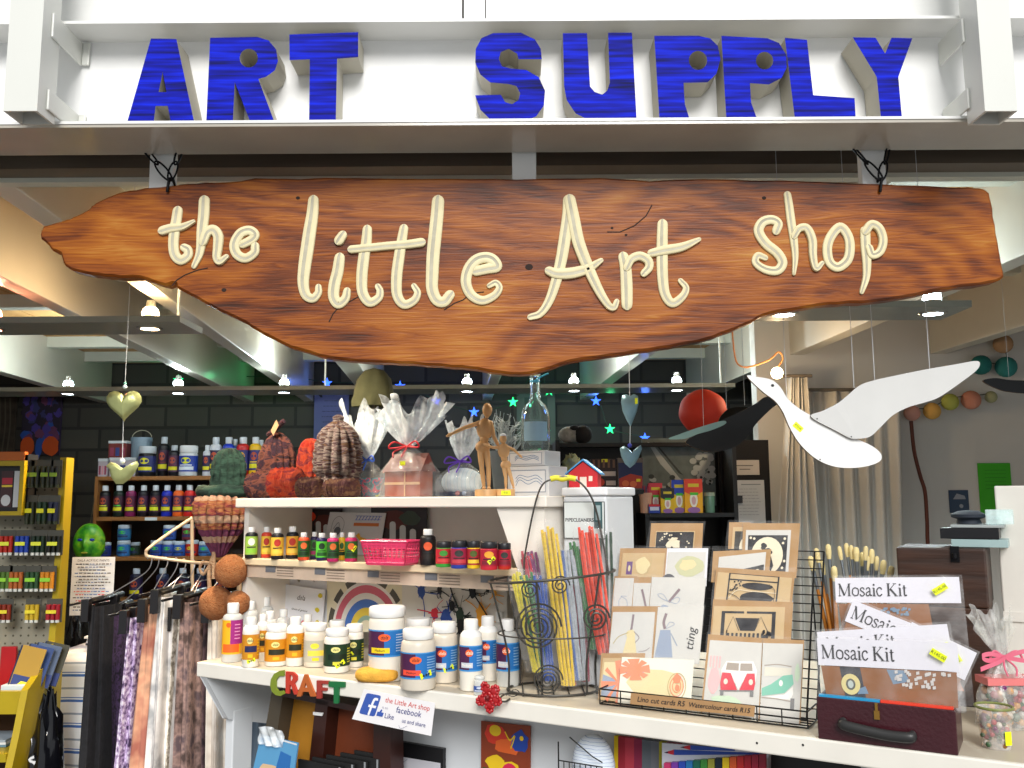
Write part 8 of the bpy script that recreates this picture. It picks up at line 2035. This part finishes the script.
# dark cloth behind the gift bags
# star lights
STW = thing('star_light_string', 'string of blue and green star lights across the brick wall', 'lights', (0, 6.5, EYE+.5))
stars = [(279, 377, 'g'), (327, 383, 'b'), (400, 386, 'b'), (436, 401, 'b'), (474, 412, 'b'), (513, 402, 'g'), (549, 391, 'g'), (596, 401, 'b'), (610, 429, 'g'), (645, 438, 'b'), (178, 380, 'g'), (541, 362, 'b')]
BL = mat('blue_star_glow', (.03, .12, 1.0), .5, emit=2.2); GNL = mat('green_star_glow', (.02, .9, .25), .5, emit=1.6)
pts = []
for (a, b, c) in sorted(stars):
    p = at(a, b, 6.6)-Vector((0, 6.5, EYE+.5)); pts.append(p+Vector((0, .02, .01)))
    m_ = MB(); ol = []
    for q in range(10): an = PI/2+q*PI/5; r = .040 if q % 2 == 0 else .015; ol.append((r*math.cos(an), r*math.sin(an)))
    m_.prism(ol, 0, .008); m_.v = [(x+p.x, y+p.y, z+p.z) for x, y, z in m_.v]
    part('star', m_, BL if c == 'b' else GNL, STW)
    ld = bpy.data.lights.new('star_light', 'POINT'); ld.energy = 0.35; ld.color = (.1, .25, 1) if c == 'b' else (.1, 1, .4); ld.shadow_soft_size = .03
    lo = bpy.data.objects.new('star_light', ld); COL.objects.link(lo); lo.parent = STW; lo.location = p+Vector((0, -.08, 0))
part('cable', MB().tube(catmull(pts, 4), .003, 5), mat('green_cable', C('1c3c28'), .5), STW)

# ------------------------------------------------------------ black bookcase in the middle distance
YC = 4.35
xa, xb = at(556, 500, YC).x, at(738, 500, YC).x; z1 = at(600, 440, YC).z; zm = at(600, 490, YC).z; zn_ = at(690, 513, YC).z
BKM = mat('black_bookcase', C('141212'), .5, var=.1)
bc = thing('black_bookcase', 'black bookcase behind the counter holding boxes and packets', 'bookcase', (xa, YC, 0)); L = xb-xa
part('back_panel', MB().box(.021, .30, 0, L-.021, .32, z1), BKM, bc); part('side_panel', MB().box(0, 0, 0, .02, .32, z1), BKM, bc); part('side_panel', MB().box(L-.02, 0, 0, L, .32, z1), BKM, bc)
part('top_board', MB().box(0.021, 0.22, z1-.02, L-.021, .2995, z1), BKM, bc)
xm = at(647, 500, YC).x-xa
part('shelf', MB().box(.021, 0, zm-.02, xm-.011, .2995, zm), BKM, bc); part('shelf', MB().box(xm+.011, 0, zn_-.02, L-.021, .2995, zn_), BKM, bc); part('divider', MB().box(xm-.01, 0, 0, xm+.01, .2995, zn_), BKM, bc)
part('shelf', MB().box(.021, 0, .55, xm-.011, .2995, .57), BKM, bc); part('shelf', MB().box(xm+.011, 0, .55, L-.021, .2995, .57), BKM, bc)
def onb(name, lab, cat, x0, x1, y0, y1, z, dy, base, draw, mats, th=.03, group=None):
    Y = YC+dy; a = at(x0, y1, Y); b = at(x1, y0, Y); wd = b.x-a.x; h = b.z-a.z
    t = thing(name, lab, cat, (a.x, Y, z+.0005), 0, group); sh = part('pack_body', MB().box(0, 0, 0, wd, th, h), base, t, bevel=.001)
    d = Draw(lambda p, q: (p*wd, q*h), -.0008); draw(d); part('print', d.mb, mats, sh); return t
def d_p1(d): d.rect(.1, .45, .9, .6, 0); d.oval(.3, .25, .2, .14, 1); d.rect(.55, .15, .9, .3, 0); d.rect(.4, .9, .62, 1.0, 2); [d.rect(.08+q*.18, .72, .16+q*.18, .98, 3) for q in range(5)]
onb('stationery_packet', 'dark packet with red spot and pen tops on the bookcase', 'packet', 591, 618, 459, 490, zm, .04, pm('2c1c1c', .3), d_p1, [pm('c0b0a8', .5), pm('b83820', .5), pm('d8d020', .5), pm('70503c', .5)])
def d_p2(d): d.rect(.03, .35, .97, .85, 0); d.poly([(.05, .05), (.95, .05), (.95, .42), (.5, .5), (.05, .35)], 1); d.rect(.72, .25, .88, .34, 2); d.oval(.3, .2, .14, .1, 3); d.oval(.6, .18, .14, .1, 3)
onb('stationery_packet', 'navy and red packet behind the blue bird ornament on the bookcase', 'packet', 618, 643, 459, 491, zm, .03, pm('5c5450', .3), d_p2, [pm('1c2450', .4), pm('a83420', .4), pm('d8d020', .5), pm('d06838', .4)])
onb('leaflet', 'dark blue leaflet with a white panel standing in the bookcase', 'leaflet', 603, 618, 497, 522, zm-.19, .02, pm('1c3048', .4), lambda d: (d.rect(.35, .0, .95, .45, 0), d.rect(.5, .85, .75, .95, 1), d.line([(.5, .35), (.7, .2), (.8, .05)], .004, 2)), [pm('b0b8b0', .5), pm('40c030', .5), pm('506058', .5)])
# yellow tooth-like pen boxes
def d_y(a, b, c):
    def f(d): d.poly([(.0, .62), (.5, .48), (1, .62), (1, 1), (0, 1)], 0); d.rect(.2, .76, .8, .86, 1); d.oval(.5, .38, .22, .22, 2, 16); d.rect(.3, .52, .75, .60, 3); d.oval(.5, .08, .35, .09, 4); d.oval(.5, .36, .12, .13, 5, 12)
    return f
for i, (x0, x1, y0, y1, c, tc, lb, dy) in enumerate([(649, 662, 480, 510, 'b82838', 'c83848', 'red and white pen box at the left of the yellow ones', .05), (661, 674, 485, 510, 'e8c020', '302c34', 'yellow pen box with dark point, leftmost of the three', .02), (672, 686, 477, 510, 'e8c828', '2c48c0', 'yellow pen box with blue point, middle of the three', .035), (685, 702, 476, 510, 'f0b020', 'e04830', 'orange yellow pen box with red point, rightmost', .02)]):
    onb('pen_box', lb+' on the bookcase', 'box', x0, x1, y0, y1, zn_, dy, pm(c, .35), d_y(0, 0, 0), [pm(tc, .35), pm('d8c838', .5), pm('f4f4e8', .5), pm('50c838', .5), pm('9c6cb0', .5), pm('d8b0b8', .5)], .03, 'pen boxes on the bookcase')
onb('eraser_box', 'blue and red small box lying under the pen boxes', 'box', 649, 660, 504, 513, zn_, -.01, pm('2440a0', .4), lambda d: (d.rect(.1, .3, .9, .7, 0), d.rect(0, .75, 1, 1, 1)), [pm('d0d8e8', .5), pm('c82830', .5)], .025)
p = at(643, 500, YC+.06); s = YC/F
t = thing('clay_pot', 'small pinkish clay pot of pens left of the pen boxes', 'pot', (at(643, 500, YC+.03).x+.012, YC+.03, zn_+.0005))
part('pot', MB().lathe([(5.2*s, 0), (6.2*s, 17*s), (6.8*s, 17*s), (6.8*s, 20*s), (6.0*s, 20*s), (4.6*s, .004), (.001, .004)], 22, cap=False), pm('c89c84', .6), t)
m_ = MB()
for q, x in enumerate((-.012, -.004, .005, .013)): m_.tube([(x*.6, 0, .006), (x, 0, 27*s)], .0028, 6, m=q % 2)
part('pens', m_, [pm('5c2c6c', .4), pm('b83050', .4)], t)
t = thing('glass_jar', 'green tinted jar right of the orange pen box', 'jar', (at(709.5, 500, YC+.05).x, YC+.05, zn_+.0005)); part('jar', MB().lathe([(4.8*s, 0), (5.2*s, 17*s), (4.5*s, 18*s)], 20), pm('5c8474', .25), t); part('lid', MB().lathe([(5.4*s, 16.5*s), (5.4*s, 20*s), (.001, 20*s)], 20), pm('9cb0a0', .3), t)
# poster on the bookcase and papers
def d_bw(d):
    R_ = random.Random(21); d.poly([(.08, .95), (.14, .93), (.5, .42), (.62, .30), (.5, .32), (.25, .62)], 1); d.poly([(.16, .95), (.2, .93), (.56, .45), (.5, .48)], 2)
    for q in range(22): d.oval(.08+R_.random()*.34, .08+R_.random()*.38, .04, .035, 1 if q % 3 else 2, 10)
    for q in range(26): d.oval(.68+R_.random()*.28, .25+R_.random()*.5, .05, .045, 1, 10)
    for q in range(5): d.oval(.75+R_.random()*.2, .3+R_.random()*.4, .02, .02, 2, 8)
    d.blob(.9, .86, .1, .07, 3)
wallpic('poster_board', 'large grey poster with white feather and round stones above the bookcase shelf', 'poster', 643, 438, 714, 506, YC+.285, mat('grey_poster', C('6c7878'), .6, var=.25, vscale=20), d_bw, [pm('6c7878', .6), pm('b4bcbc', .6), pm('3c4444', .6), pm('4c2c24', .6)], th=.01)
DKC = mat('dark_cloth_panel', C('161416'), .9)
a_, b_2 = at(724, 600, 4.55).x, at(775, 600, 4.55).x
o = build('dark_screen', MB().box(a_, 4.55, 0, b_2, 4.58, at(750, 440, 4.55).z), DKC); tag(o, 'dark upright screen with two white papers right of the bookcase', 'screen')
wallpic('paper_notice', 'small grey card on the dark screen above the longer notice', 'notice', 729, 460, 759, 475, 4.545, pm('b0a8a0', .7), lambda d: (d.rect(.25, .6, .8, .66, 0), d.rect(.35, .35, .7, .41, 0)), [pm('5c5854', .7)], th=.003)
wallpic('paper_notice', 'white notice with black bird and tag on the dark screen', 'notice', 729.5, 480, 764, 526, 4.545, pm('b4b4b4', .7), lambda d: (d_notice(d, (.2, .8)), d.rect(.24, .5, .38, .66, 0)), [INK, pm('74787c', .7)], th=.003)
# mask or helmet in black and white and crinkled bags on top
p = at(575, 437, YC+.2); t = thing('panda_toy', 'black and white soft toy lying on top of the bookcase', 'toy', (p.x, YC+.26, z1+.001)); s = YC/F
part('body', MB().ball((-4*s, 0, 9*s), 1, 18, sc=(13*s, .04, 9*s)), mat('white_fur', C('8c8c88'), .9, var=.3, vscale=50), t); part('dark_patch', MB().ball((9*s, -.01, 9*s), 1, 16, sc=(10*s, .045, 10*s)), pm('16161a', .9), t); part('ear', MB().ball((0, -.03, 16*s), 1, 10, sc=(5*s, .02, 3*s)), pm('16161a', .9), t)
p = at(572, 455, YC+.1); t = thing('crumpled_packet', 'crumpled pale and yellow packet on the bookcase beside the toy house', 'packet', (p.x, YC+.12, zm+.0005)); m_ = MB(); m_.ball((0, 0, .085), 1, 26, sc=(.055, .04, .085), fr=lambda a, q: 1+.14*math.sin(5*a+7*q)+.08*math.sin(11*q-3*a)); part('foil', m_, ramp_mat('pale_foil', [(.35, C('8c9ca0')), (.55, C('c0c48c')), (.7, C('b0b8b8'))], scale=20, rough=.3), t)

# ------------------------------------------------------------ lantern, curtains, right wall
def thread(t, p0, top_z, base, r=.0007): part('thread', MB().tube([Vector(p0)-Vector(base), Vector((p0[0], p0[1], top_z))-Vector(base)], r, 5), mat('clear_thread', C('c8ccd0'), .3), t)
p = at(703, 412, 4.1); s = 4.1/F
t = thing('paper_lantern', 'round red ribbed paper lantern hanging behind the black bird', 'lantern', p)
part('shade', MB().ball((0, 0, 0), 24*s, 48, sc=(1, 1, .94), fr=lambda a, q: 1+.012*math.sin(q*40)), mat('red_paper', C('c02c14'), .7, var=.06), t); thread(t, p+Vector((0, 0, 22*s)), ZC, p, .001)
CUR = ramp_mat('grey_white_curtain', [(0.3, C('b0aca4')), (0.7, C('cac6be'))], scale=5, rough=.9, stretch=(2, 2, .4))
def curtain(lab, x0t, x1t, x0b, x1b, yt, yb, Y, folds, ph, m_t):
    a, b = at(x0t, yt, Y), at(x1t, yt, Y); c, d_ = at(x0b, yb, Y), at(x1b, yb, Y)
    c.z = d_.z = .02; t = thing('curtain', lab, 'curtain', (a.x, Y, c.z)); H = a.z-c.z
    def f(u, q):
        x = (c.x+(d_.x-c.x)*u)*(1-q)+(a.x+(b.x-a.x)*u)*q-a.x
        return (x, (.018+.012*(1-q))*math.sin(u*folds*2*PI+ph+math.sin(q*2)*.5+1.2*math.sin(u*4))+.010*math.sin(u*folds*3.1+q*3), H*q)
    m_ = MB(); m_.sheet(f, 90, 14); part('curtain_cloth', m_, m_t, t, solid=.003)
    part('curtain_rod', MB().tube([(-.03, 0, H+.01), (b.x-a.x+.03, 0, H+.01)], .009, 8), DARKW, t)
curtain('pale curtain gathered to a point beside the warm clip lamp', 788, 806, 758, 838, 378, 760, 4.45, 5, 0, CUR)
curtain('grey white pleated curtain behind the white gull', 800, 900, 822, 906, 392, 760, 4.58, 7, 1.0, CUR)
# crooked stick
p = at(925, 525, 4.6)
t = thing('crooked_stick', 'thin crooked brown stick leaning on the pale wall', 'stick', (p.x, 4.64, 0))
q_ = [at(a, b, 4.64)-Vector((p.x, 4.64, 0)) for a, b in ((911, 421), (914, 450), (920, 475), (925, 492), (927, 520), (929, 560))]
part('stick', MB().tube(catmull([(q_[-1].x+.02, -.05, 0), (q_[-1].x+.01, -.03, .7)]+[tuple(v) for v in q_[::-1]], 5), .010, 8), pm('5c2c1c', .6), t)
# round lantern strings
for lab, pts in (('string of small orange and olive ball lanterns on the pale wall', [(912, 413, 8, 'c89080'), (932, 411, 8.5, 'd0a050'), (950, 402, 8.5, 'a8ac50'), (971, 400, 9.5, 'c8846c'), (991, 397, 6, 'a0a078')]), ('short string of teal and tan ball lanterns high on the pale wall', [(981, 365, 10, '1c6c68'), (1006, 367, 10.5, '2c7c78'), (1003, 344, 9.5, 'b08c68')])):
    a = at(pts[0][0], pts[0][1], 4.68); t = thing('ball_light_string', lab, 'lights', a, group='ball lantern strings')
    P = []
    for (x, y, r, c) in pts:
        v = at(x, y, 4.68)-a; P.append(v+Vector((0, .0, .02))); part('ball', MB().ball(v, r*4.68/F, 18), pm(c, .8), t)
    part('cable', MB().tube(catmull(P, 4), .0025, 5), pm('3c4438', .6), t)
YR = 4.745
wallpic('green_paper', 'bright green printed paper on the pale wall', 'paper', 981, 463, 1010, 516, YR, pm('3ca81c', .7), lambda d: [d.rect(.2, .86-q*.07, .85, .87-q*.07, 0) for q in range(6)], [pm('2c8414', .7)], th=.002)
wallpic('dark_blue_card', 'dark blue picture card on the pale wall left of the green paper', 'card', 950, 490, 968, 513, YR, pm('2c4058', .5), lambda d: (d.poly([(.2, .6), (.4, .85), (.8, .75), (.85, .6)], 0), d.blob(.6, .3, .12, .1, 0)), [pm('8c9098', .5)], th=.002)
# folders and hat on the chest
chp = bpy.data.objects['wooden_chest']; cz = chp.location.z+hc
for i, (dz, th_, wd_, col, lb) in enumerate(((.001, .016, .105, '9cb4b4', 'pale green box file lying on the dark chest'), (.018, .022, .11, '101014', 'black box file lying on top of the pale green one'), (.041, .006, .10, '9ca4a4', 'grey folder on top of the black box file'))):
    b = bp_(u1_-.17, vch+.04) if False else None
    o = build('box_file', MB().box(0, 0, 0, wd_, .10, th_), pm(col, .4), loc=bp_(uv(atp(950, 546, bp_(0, vch), V))[0]-.02*(i == 1), vch+.03, cz+dz), rot=(0, 0, TH), bevel=.001); tag(o, lb, 'box file', 'files on the dark chest')
p = bp_(uv(atp(961, 530, bp_(0, vch), V))[0]+.01, vch+.08, cz+.048)
t = thing('beret', 'small dark blue beret lying on the files above the chest', 'hat', p, TH)
part('crown', MB().lathe([(.001, 0), (.026, 0), (.022, .010), (.034, .014), (.034, .020), (.020, .027), (.001, .029)], 22, cap=False), pm('1c2430', .7), t)
o = build('clear_tub', MB().box(0, 0, 0, .05, .05, .03), film('tub_film', (.9, 1, 1), .4), loc=bp_(uv(atp(985, 530, bp_(0, vch), V))[0], vch+.05, cz+.048), rot=(0, 0, TH)); tag(o, 'small clear tub on the files beside the dark beret', 'tub')

# ------------------------------------------------------------ hanging birds and hearts
def plate(org, pts, Y, th=.004, n=5, tilt=0):
    q = [Vector((*(lambda p: (p.x-org.x, p.z-org.z))(at(a, b, Y)), 0)) for a, b in pts]
    q = catmull(q, n, closed=True) if n > 1 else q
    return [(v.x, v.y) for v in q]
WB = mat('white_painted_wood', (.80, .80, .79), .4, var=.03); WBE = mat('raw_wood_edge', C('6c5438'), .7)
YG = 1.95; org = at(820, 420, YG)
t = thing('hanging_gull', 'white wooden gull with spread wing and yellow sticker hanging on threads', 'bird', org)
m_ = MB(); m_.prism(plate(org, [(747, 376), (758, 377), (772, 380), (781, 388), (788, 399), (800, 409), (814, 417), (835, 428), (855, 438), (872, 446), (881, 454), (880, 461), (868, 466), (850, 468), (832, 466), (815, 458), (800, 444), (790, 428), (783, 412), (775, 401), (762, 391)], YG), 0, .008, m=0, mside=1); part('body', m_, [WB, WBE], t)
def bent(pts, Y, ang, hinge, th=.004):
    """a flat wing that swings towards the viewer about its root"""
    q = plate(org, pts, Y); out = MB(); out.prism(q, 0, th, m=0, mside=1)
    hz = at(hinge[0], hinge[1], Y).z-org.z
    return out
m_ = MB(); q = plate(org, [(810, 417), (822, 411), (836, 404), (845, 397), (858, 386), (872, 381), (890, 377), (920, 371), (950, 366), (968, 363), (973, 365), (970, 372), (955, 384), (935, 398), (922, 403), (905, 408), (890, 416), (878, 428), (868, 437), (856, 439), (848, 438), (835, 431)], YG)
hz = -.0; m_.prism(q, -.006, -.001, m=0, mside=1)
m_.v = [(x, y-.35*max(0, x-.02)*.0-.08*max(0, (x-.05)), z) for x, y, z in m_.v]
part('wing', m_, [mat('grey_white_wing', C('c8c8c6'), .45, var=.03), WBE], t)
m_ = MB(); e = at(772.5, 385.5, YG); oval(m_, e.x-org.x, e.z-org.z, .0036, .0032, -.0006, 0); 
for a, b in ((820, 459.5), (852, 398), (876, 411), (816, 419), (850, 437), (931, 390), (921, 404)):
    e = at(a, b, YG); oval(m_, e.x-org.x, e.z-org.z, .0016, .0016, -.0075 if a not in (820,) else -.0006, 0, 8) if a < 860 or a == 820 else None
part('eye_and_screws', m_, INK, t)
m_ = MB(); e = at(798, 427, YG); c_, s_ = math.cos(-.75), math.sin(-.75); pp = [(e.x-org.x+p*c_-q2*s_, e.z-org.z+p*s_+q2*c_) for p, q2 in ((-.011, -.006), (.011, -.006), (.011, .006), (-.011, .006))]; poly(m_, pp, -.0008, 0); vs, fs_ = text_geo('R75.00', .006); m_.add([(e.x-org.x+p*c_-q2*s_, -.0011, e.z-org.z+p*s_+q2*c_) for p, q2 in vs], fs_, m=1); part('price_sticker', m_, [STICK, INK], t)
for a, b in ((787, 398), (854, 388), (874, 380), (927, 371)):
    p0 = at(a, b, YG); thread(t, (p0.x, YG+.002-(.08*max(0, p0.x-org.x-.05)), p0.z), ZC, org)
YK = 2.6; org = at(700, 430, YK); BKW = mat('black_painted_wood', C('0c0e10'), .35, coat=.2)
t = thing('hanging_gull', 'black wooden gull hanging behind the white one, tail to the left', 'bird', org)
m_ = MB(); m_.prism(plate(org, [(686, 441), (697, 434), (720, 421), (740, 412), (755, 404), (765, 397), (775, 397), (778, 403), (770, 410), (756, 424), (748, 436), (735, 447), (715, 452), (700, 450), (689, 445)], YK), 0, .008, m=0, mside=1); part('body', m_, [BKW, WBE], t)
m_ = MB(); m_.prism(plate(org, [(720, 422), (728, 410), (738, 406), (752, 406), (758, 412), (745, 424), (730, 430)], YK), .0085, .012, m=0, mside=1); m_.v = [(x, y+.5*max(0, z), z) for x, y, z in m_.v]; part('wing', m_, [BKW, WBE], t)
m_ = MB(); m_.prism(plate(org, [(668, 439), (680, 434), (700, 427), (722, 421), (725, 424), (712, 430), (698, 434), (684, 439)], YK), -.006, -.002, m=0, mside=1); part('wing', m_, [pm('8cb0b0', .4), WBE], t, label='pale blue green wing')
for a, b in ((727, 409), (745, 405), (704, 428)): p0 = at(a, b, YK); thread(t, (p0.x, YK+.004, p0.z), ZC, org)
org = at(1010, 384, 3.4); t = thing('hanging_gull', 'dark wing of another gull at the right edge under the ball lanterns', 'bird', org)
m_ = MB(); m_.prism(plate(org, [(983, 381), (995, 378), (1010, 380), (1030, 381), (1050, 386), (1030, 393), (1010, 392), (998, 389)], 3.4), 0, .008, m=0, mside=1); part('wing', m_, [BKW, WBE], t); thread(t, org+Vector((0, .004, .01)), ZC, org)
# gold heart and bird on a thread
def heart_pts(cx, cy, w, h, n=26):
    out = []
    for q in range(n):
        a = 2*PI*q/n; x = 16*math.sin(a)**3/17; y = (13*math.cos(a)-5*math.cos(2*a)-2*math.cos(3*a)-math.cos(4*a))
        y = (y+17)/30; out.append((cx+x*w/2*1.06, cy+h/2-y*h))
    return out
def puffed(org, pts, Y, th):
    q = plate(org, pts, Y, n=1); cx = sum(p[0] for p in q)/len(q); cz = sum(p[1] for p in q)/len(q); m_ = MB(); n = len(q)
    vs = []; fs = []
    for sgn_ in (-1, 1):
        o_ = len(vs); 
        for k_ in range(5):
            t_ = k_/5; vs += [(cx+(x-cx)*(1-t_), sgn_*th*math.sqrt(max(0, 1-(1-t_)**2)), cz+(z-cz)*(1-t_)) for x, z in q]
        vs.append((cx, sgn_*th, cz))
        for k_ in range(4):
            for i in range(n):
                f = (o_+k_*n+i, o_+k_*n+(i+1) % n, o_+(k_+1)*n+(i+1) % n, o_+(k_+1)*n+i); fs.append(f if sgn_ < 0 else f[::-1])
        for i in range(n): f = (o_+4*n+i, o_+4*n+(i+1) % n, o_+5*n); fs.append(f if sgn_ < 0 else f[::-1])
    m_.add(vs, fs, True); return m_
GOLDM = mat('pale_gold_metal', C('c4c888'), .3, metal=.75, var=.15, vscale=20, bump=.1, bscale=60)
YH = 2.35; org = at(124, 405, YH)
t = thing('heart_mobile', 'pale gold metal heart hanging on a thread at the left', 'mobile', org)
part('heart', puffed(org, heart_pts(124, 406, 36, 33), YH, .012), GOLDM, t); part('bead', MB().ball((0, 0, .048), .006, 10), pm('d8e8e8', .1), t); part('bead', MB().ball((0, 0, .057), .004, 10), pm('88c8b0', .1), t); thread(t, org+Vector((0, 0, .06)), ZC, org)
o2 = at(122, 471, YH)-org
part('lower_thread', MB().tube([(0, 0, -.04), (o2.x, 0, o2.z+.02)], .0008, 5), mat('clear_thread', C('c8ccd0'), .3), t)
part('bead', MB().ball((o2.x, 0, o2.z+.026), .007, 10), pm('d8e0e8', .1), t)
part('bird', puffed(org, [(106, 466), (110, 462), (115, 463), (120, 467), (126, 469), (131, 464), (137, 461), (139, 464), (136, 471), (130, 479), (123, 484), (116, 484), (111, 477), (109, 469)], YH, .010), GOLDM, t, label='pale gold metal bird')
BLUM = mat('pale_blue_metal', C('84a8b8'), .35, metal=.6, var=.15, vscale=20)
YH2 = 2.45; org = at(630, 408, YH2)
t = thing('heart_mobile', 'slim pale blue heart hanging on a thread in the middle', 'mobile', org)
part('heart', puffed(org, [(630, 396), (634, 394), (638, 396), (639, 402), (637, 411), (633, 421), (630.5, 427), (627, 421), (622.5, 411), (621, 402), (622, 396), (626, 394)], YH2, .010), BLUM, t); thread(t, org+Vector((0, 0, .03)), ZC, org, .0012)
m_ = MB(); e = at(636, 401, YH2)-org; m_.box(e.x-.004, -.0115, e.z-.009, e.x+.003, -.010, e.z+.007); part('price_sticker', m_, STICK, t)
o2 = at(630, 455, YH2)-org
part('lower_thread', MB().tube([(0, 0, -.04), (o2.x, 0, o2.z+.02)], .0012, 5), mat('clear_thread', C('c8ccd0'), .3), t); part('bead', MB().ball((o2.x, 0, o2.z+.026), .006, 10), pm('4c54c8', .2), t)
part('bird', puffed(org, [(620, 448), (624, 446), (629, 449), (632, 453), (637, 447), (641, 445), (642, 449), (639, 457), (635, 464), (630, 468), (625, 464), (621, 456)], YH2, .010), BLUM, t, label='pale blue metal bird')
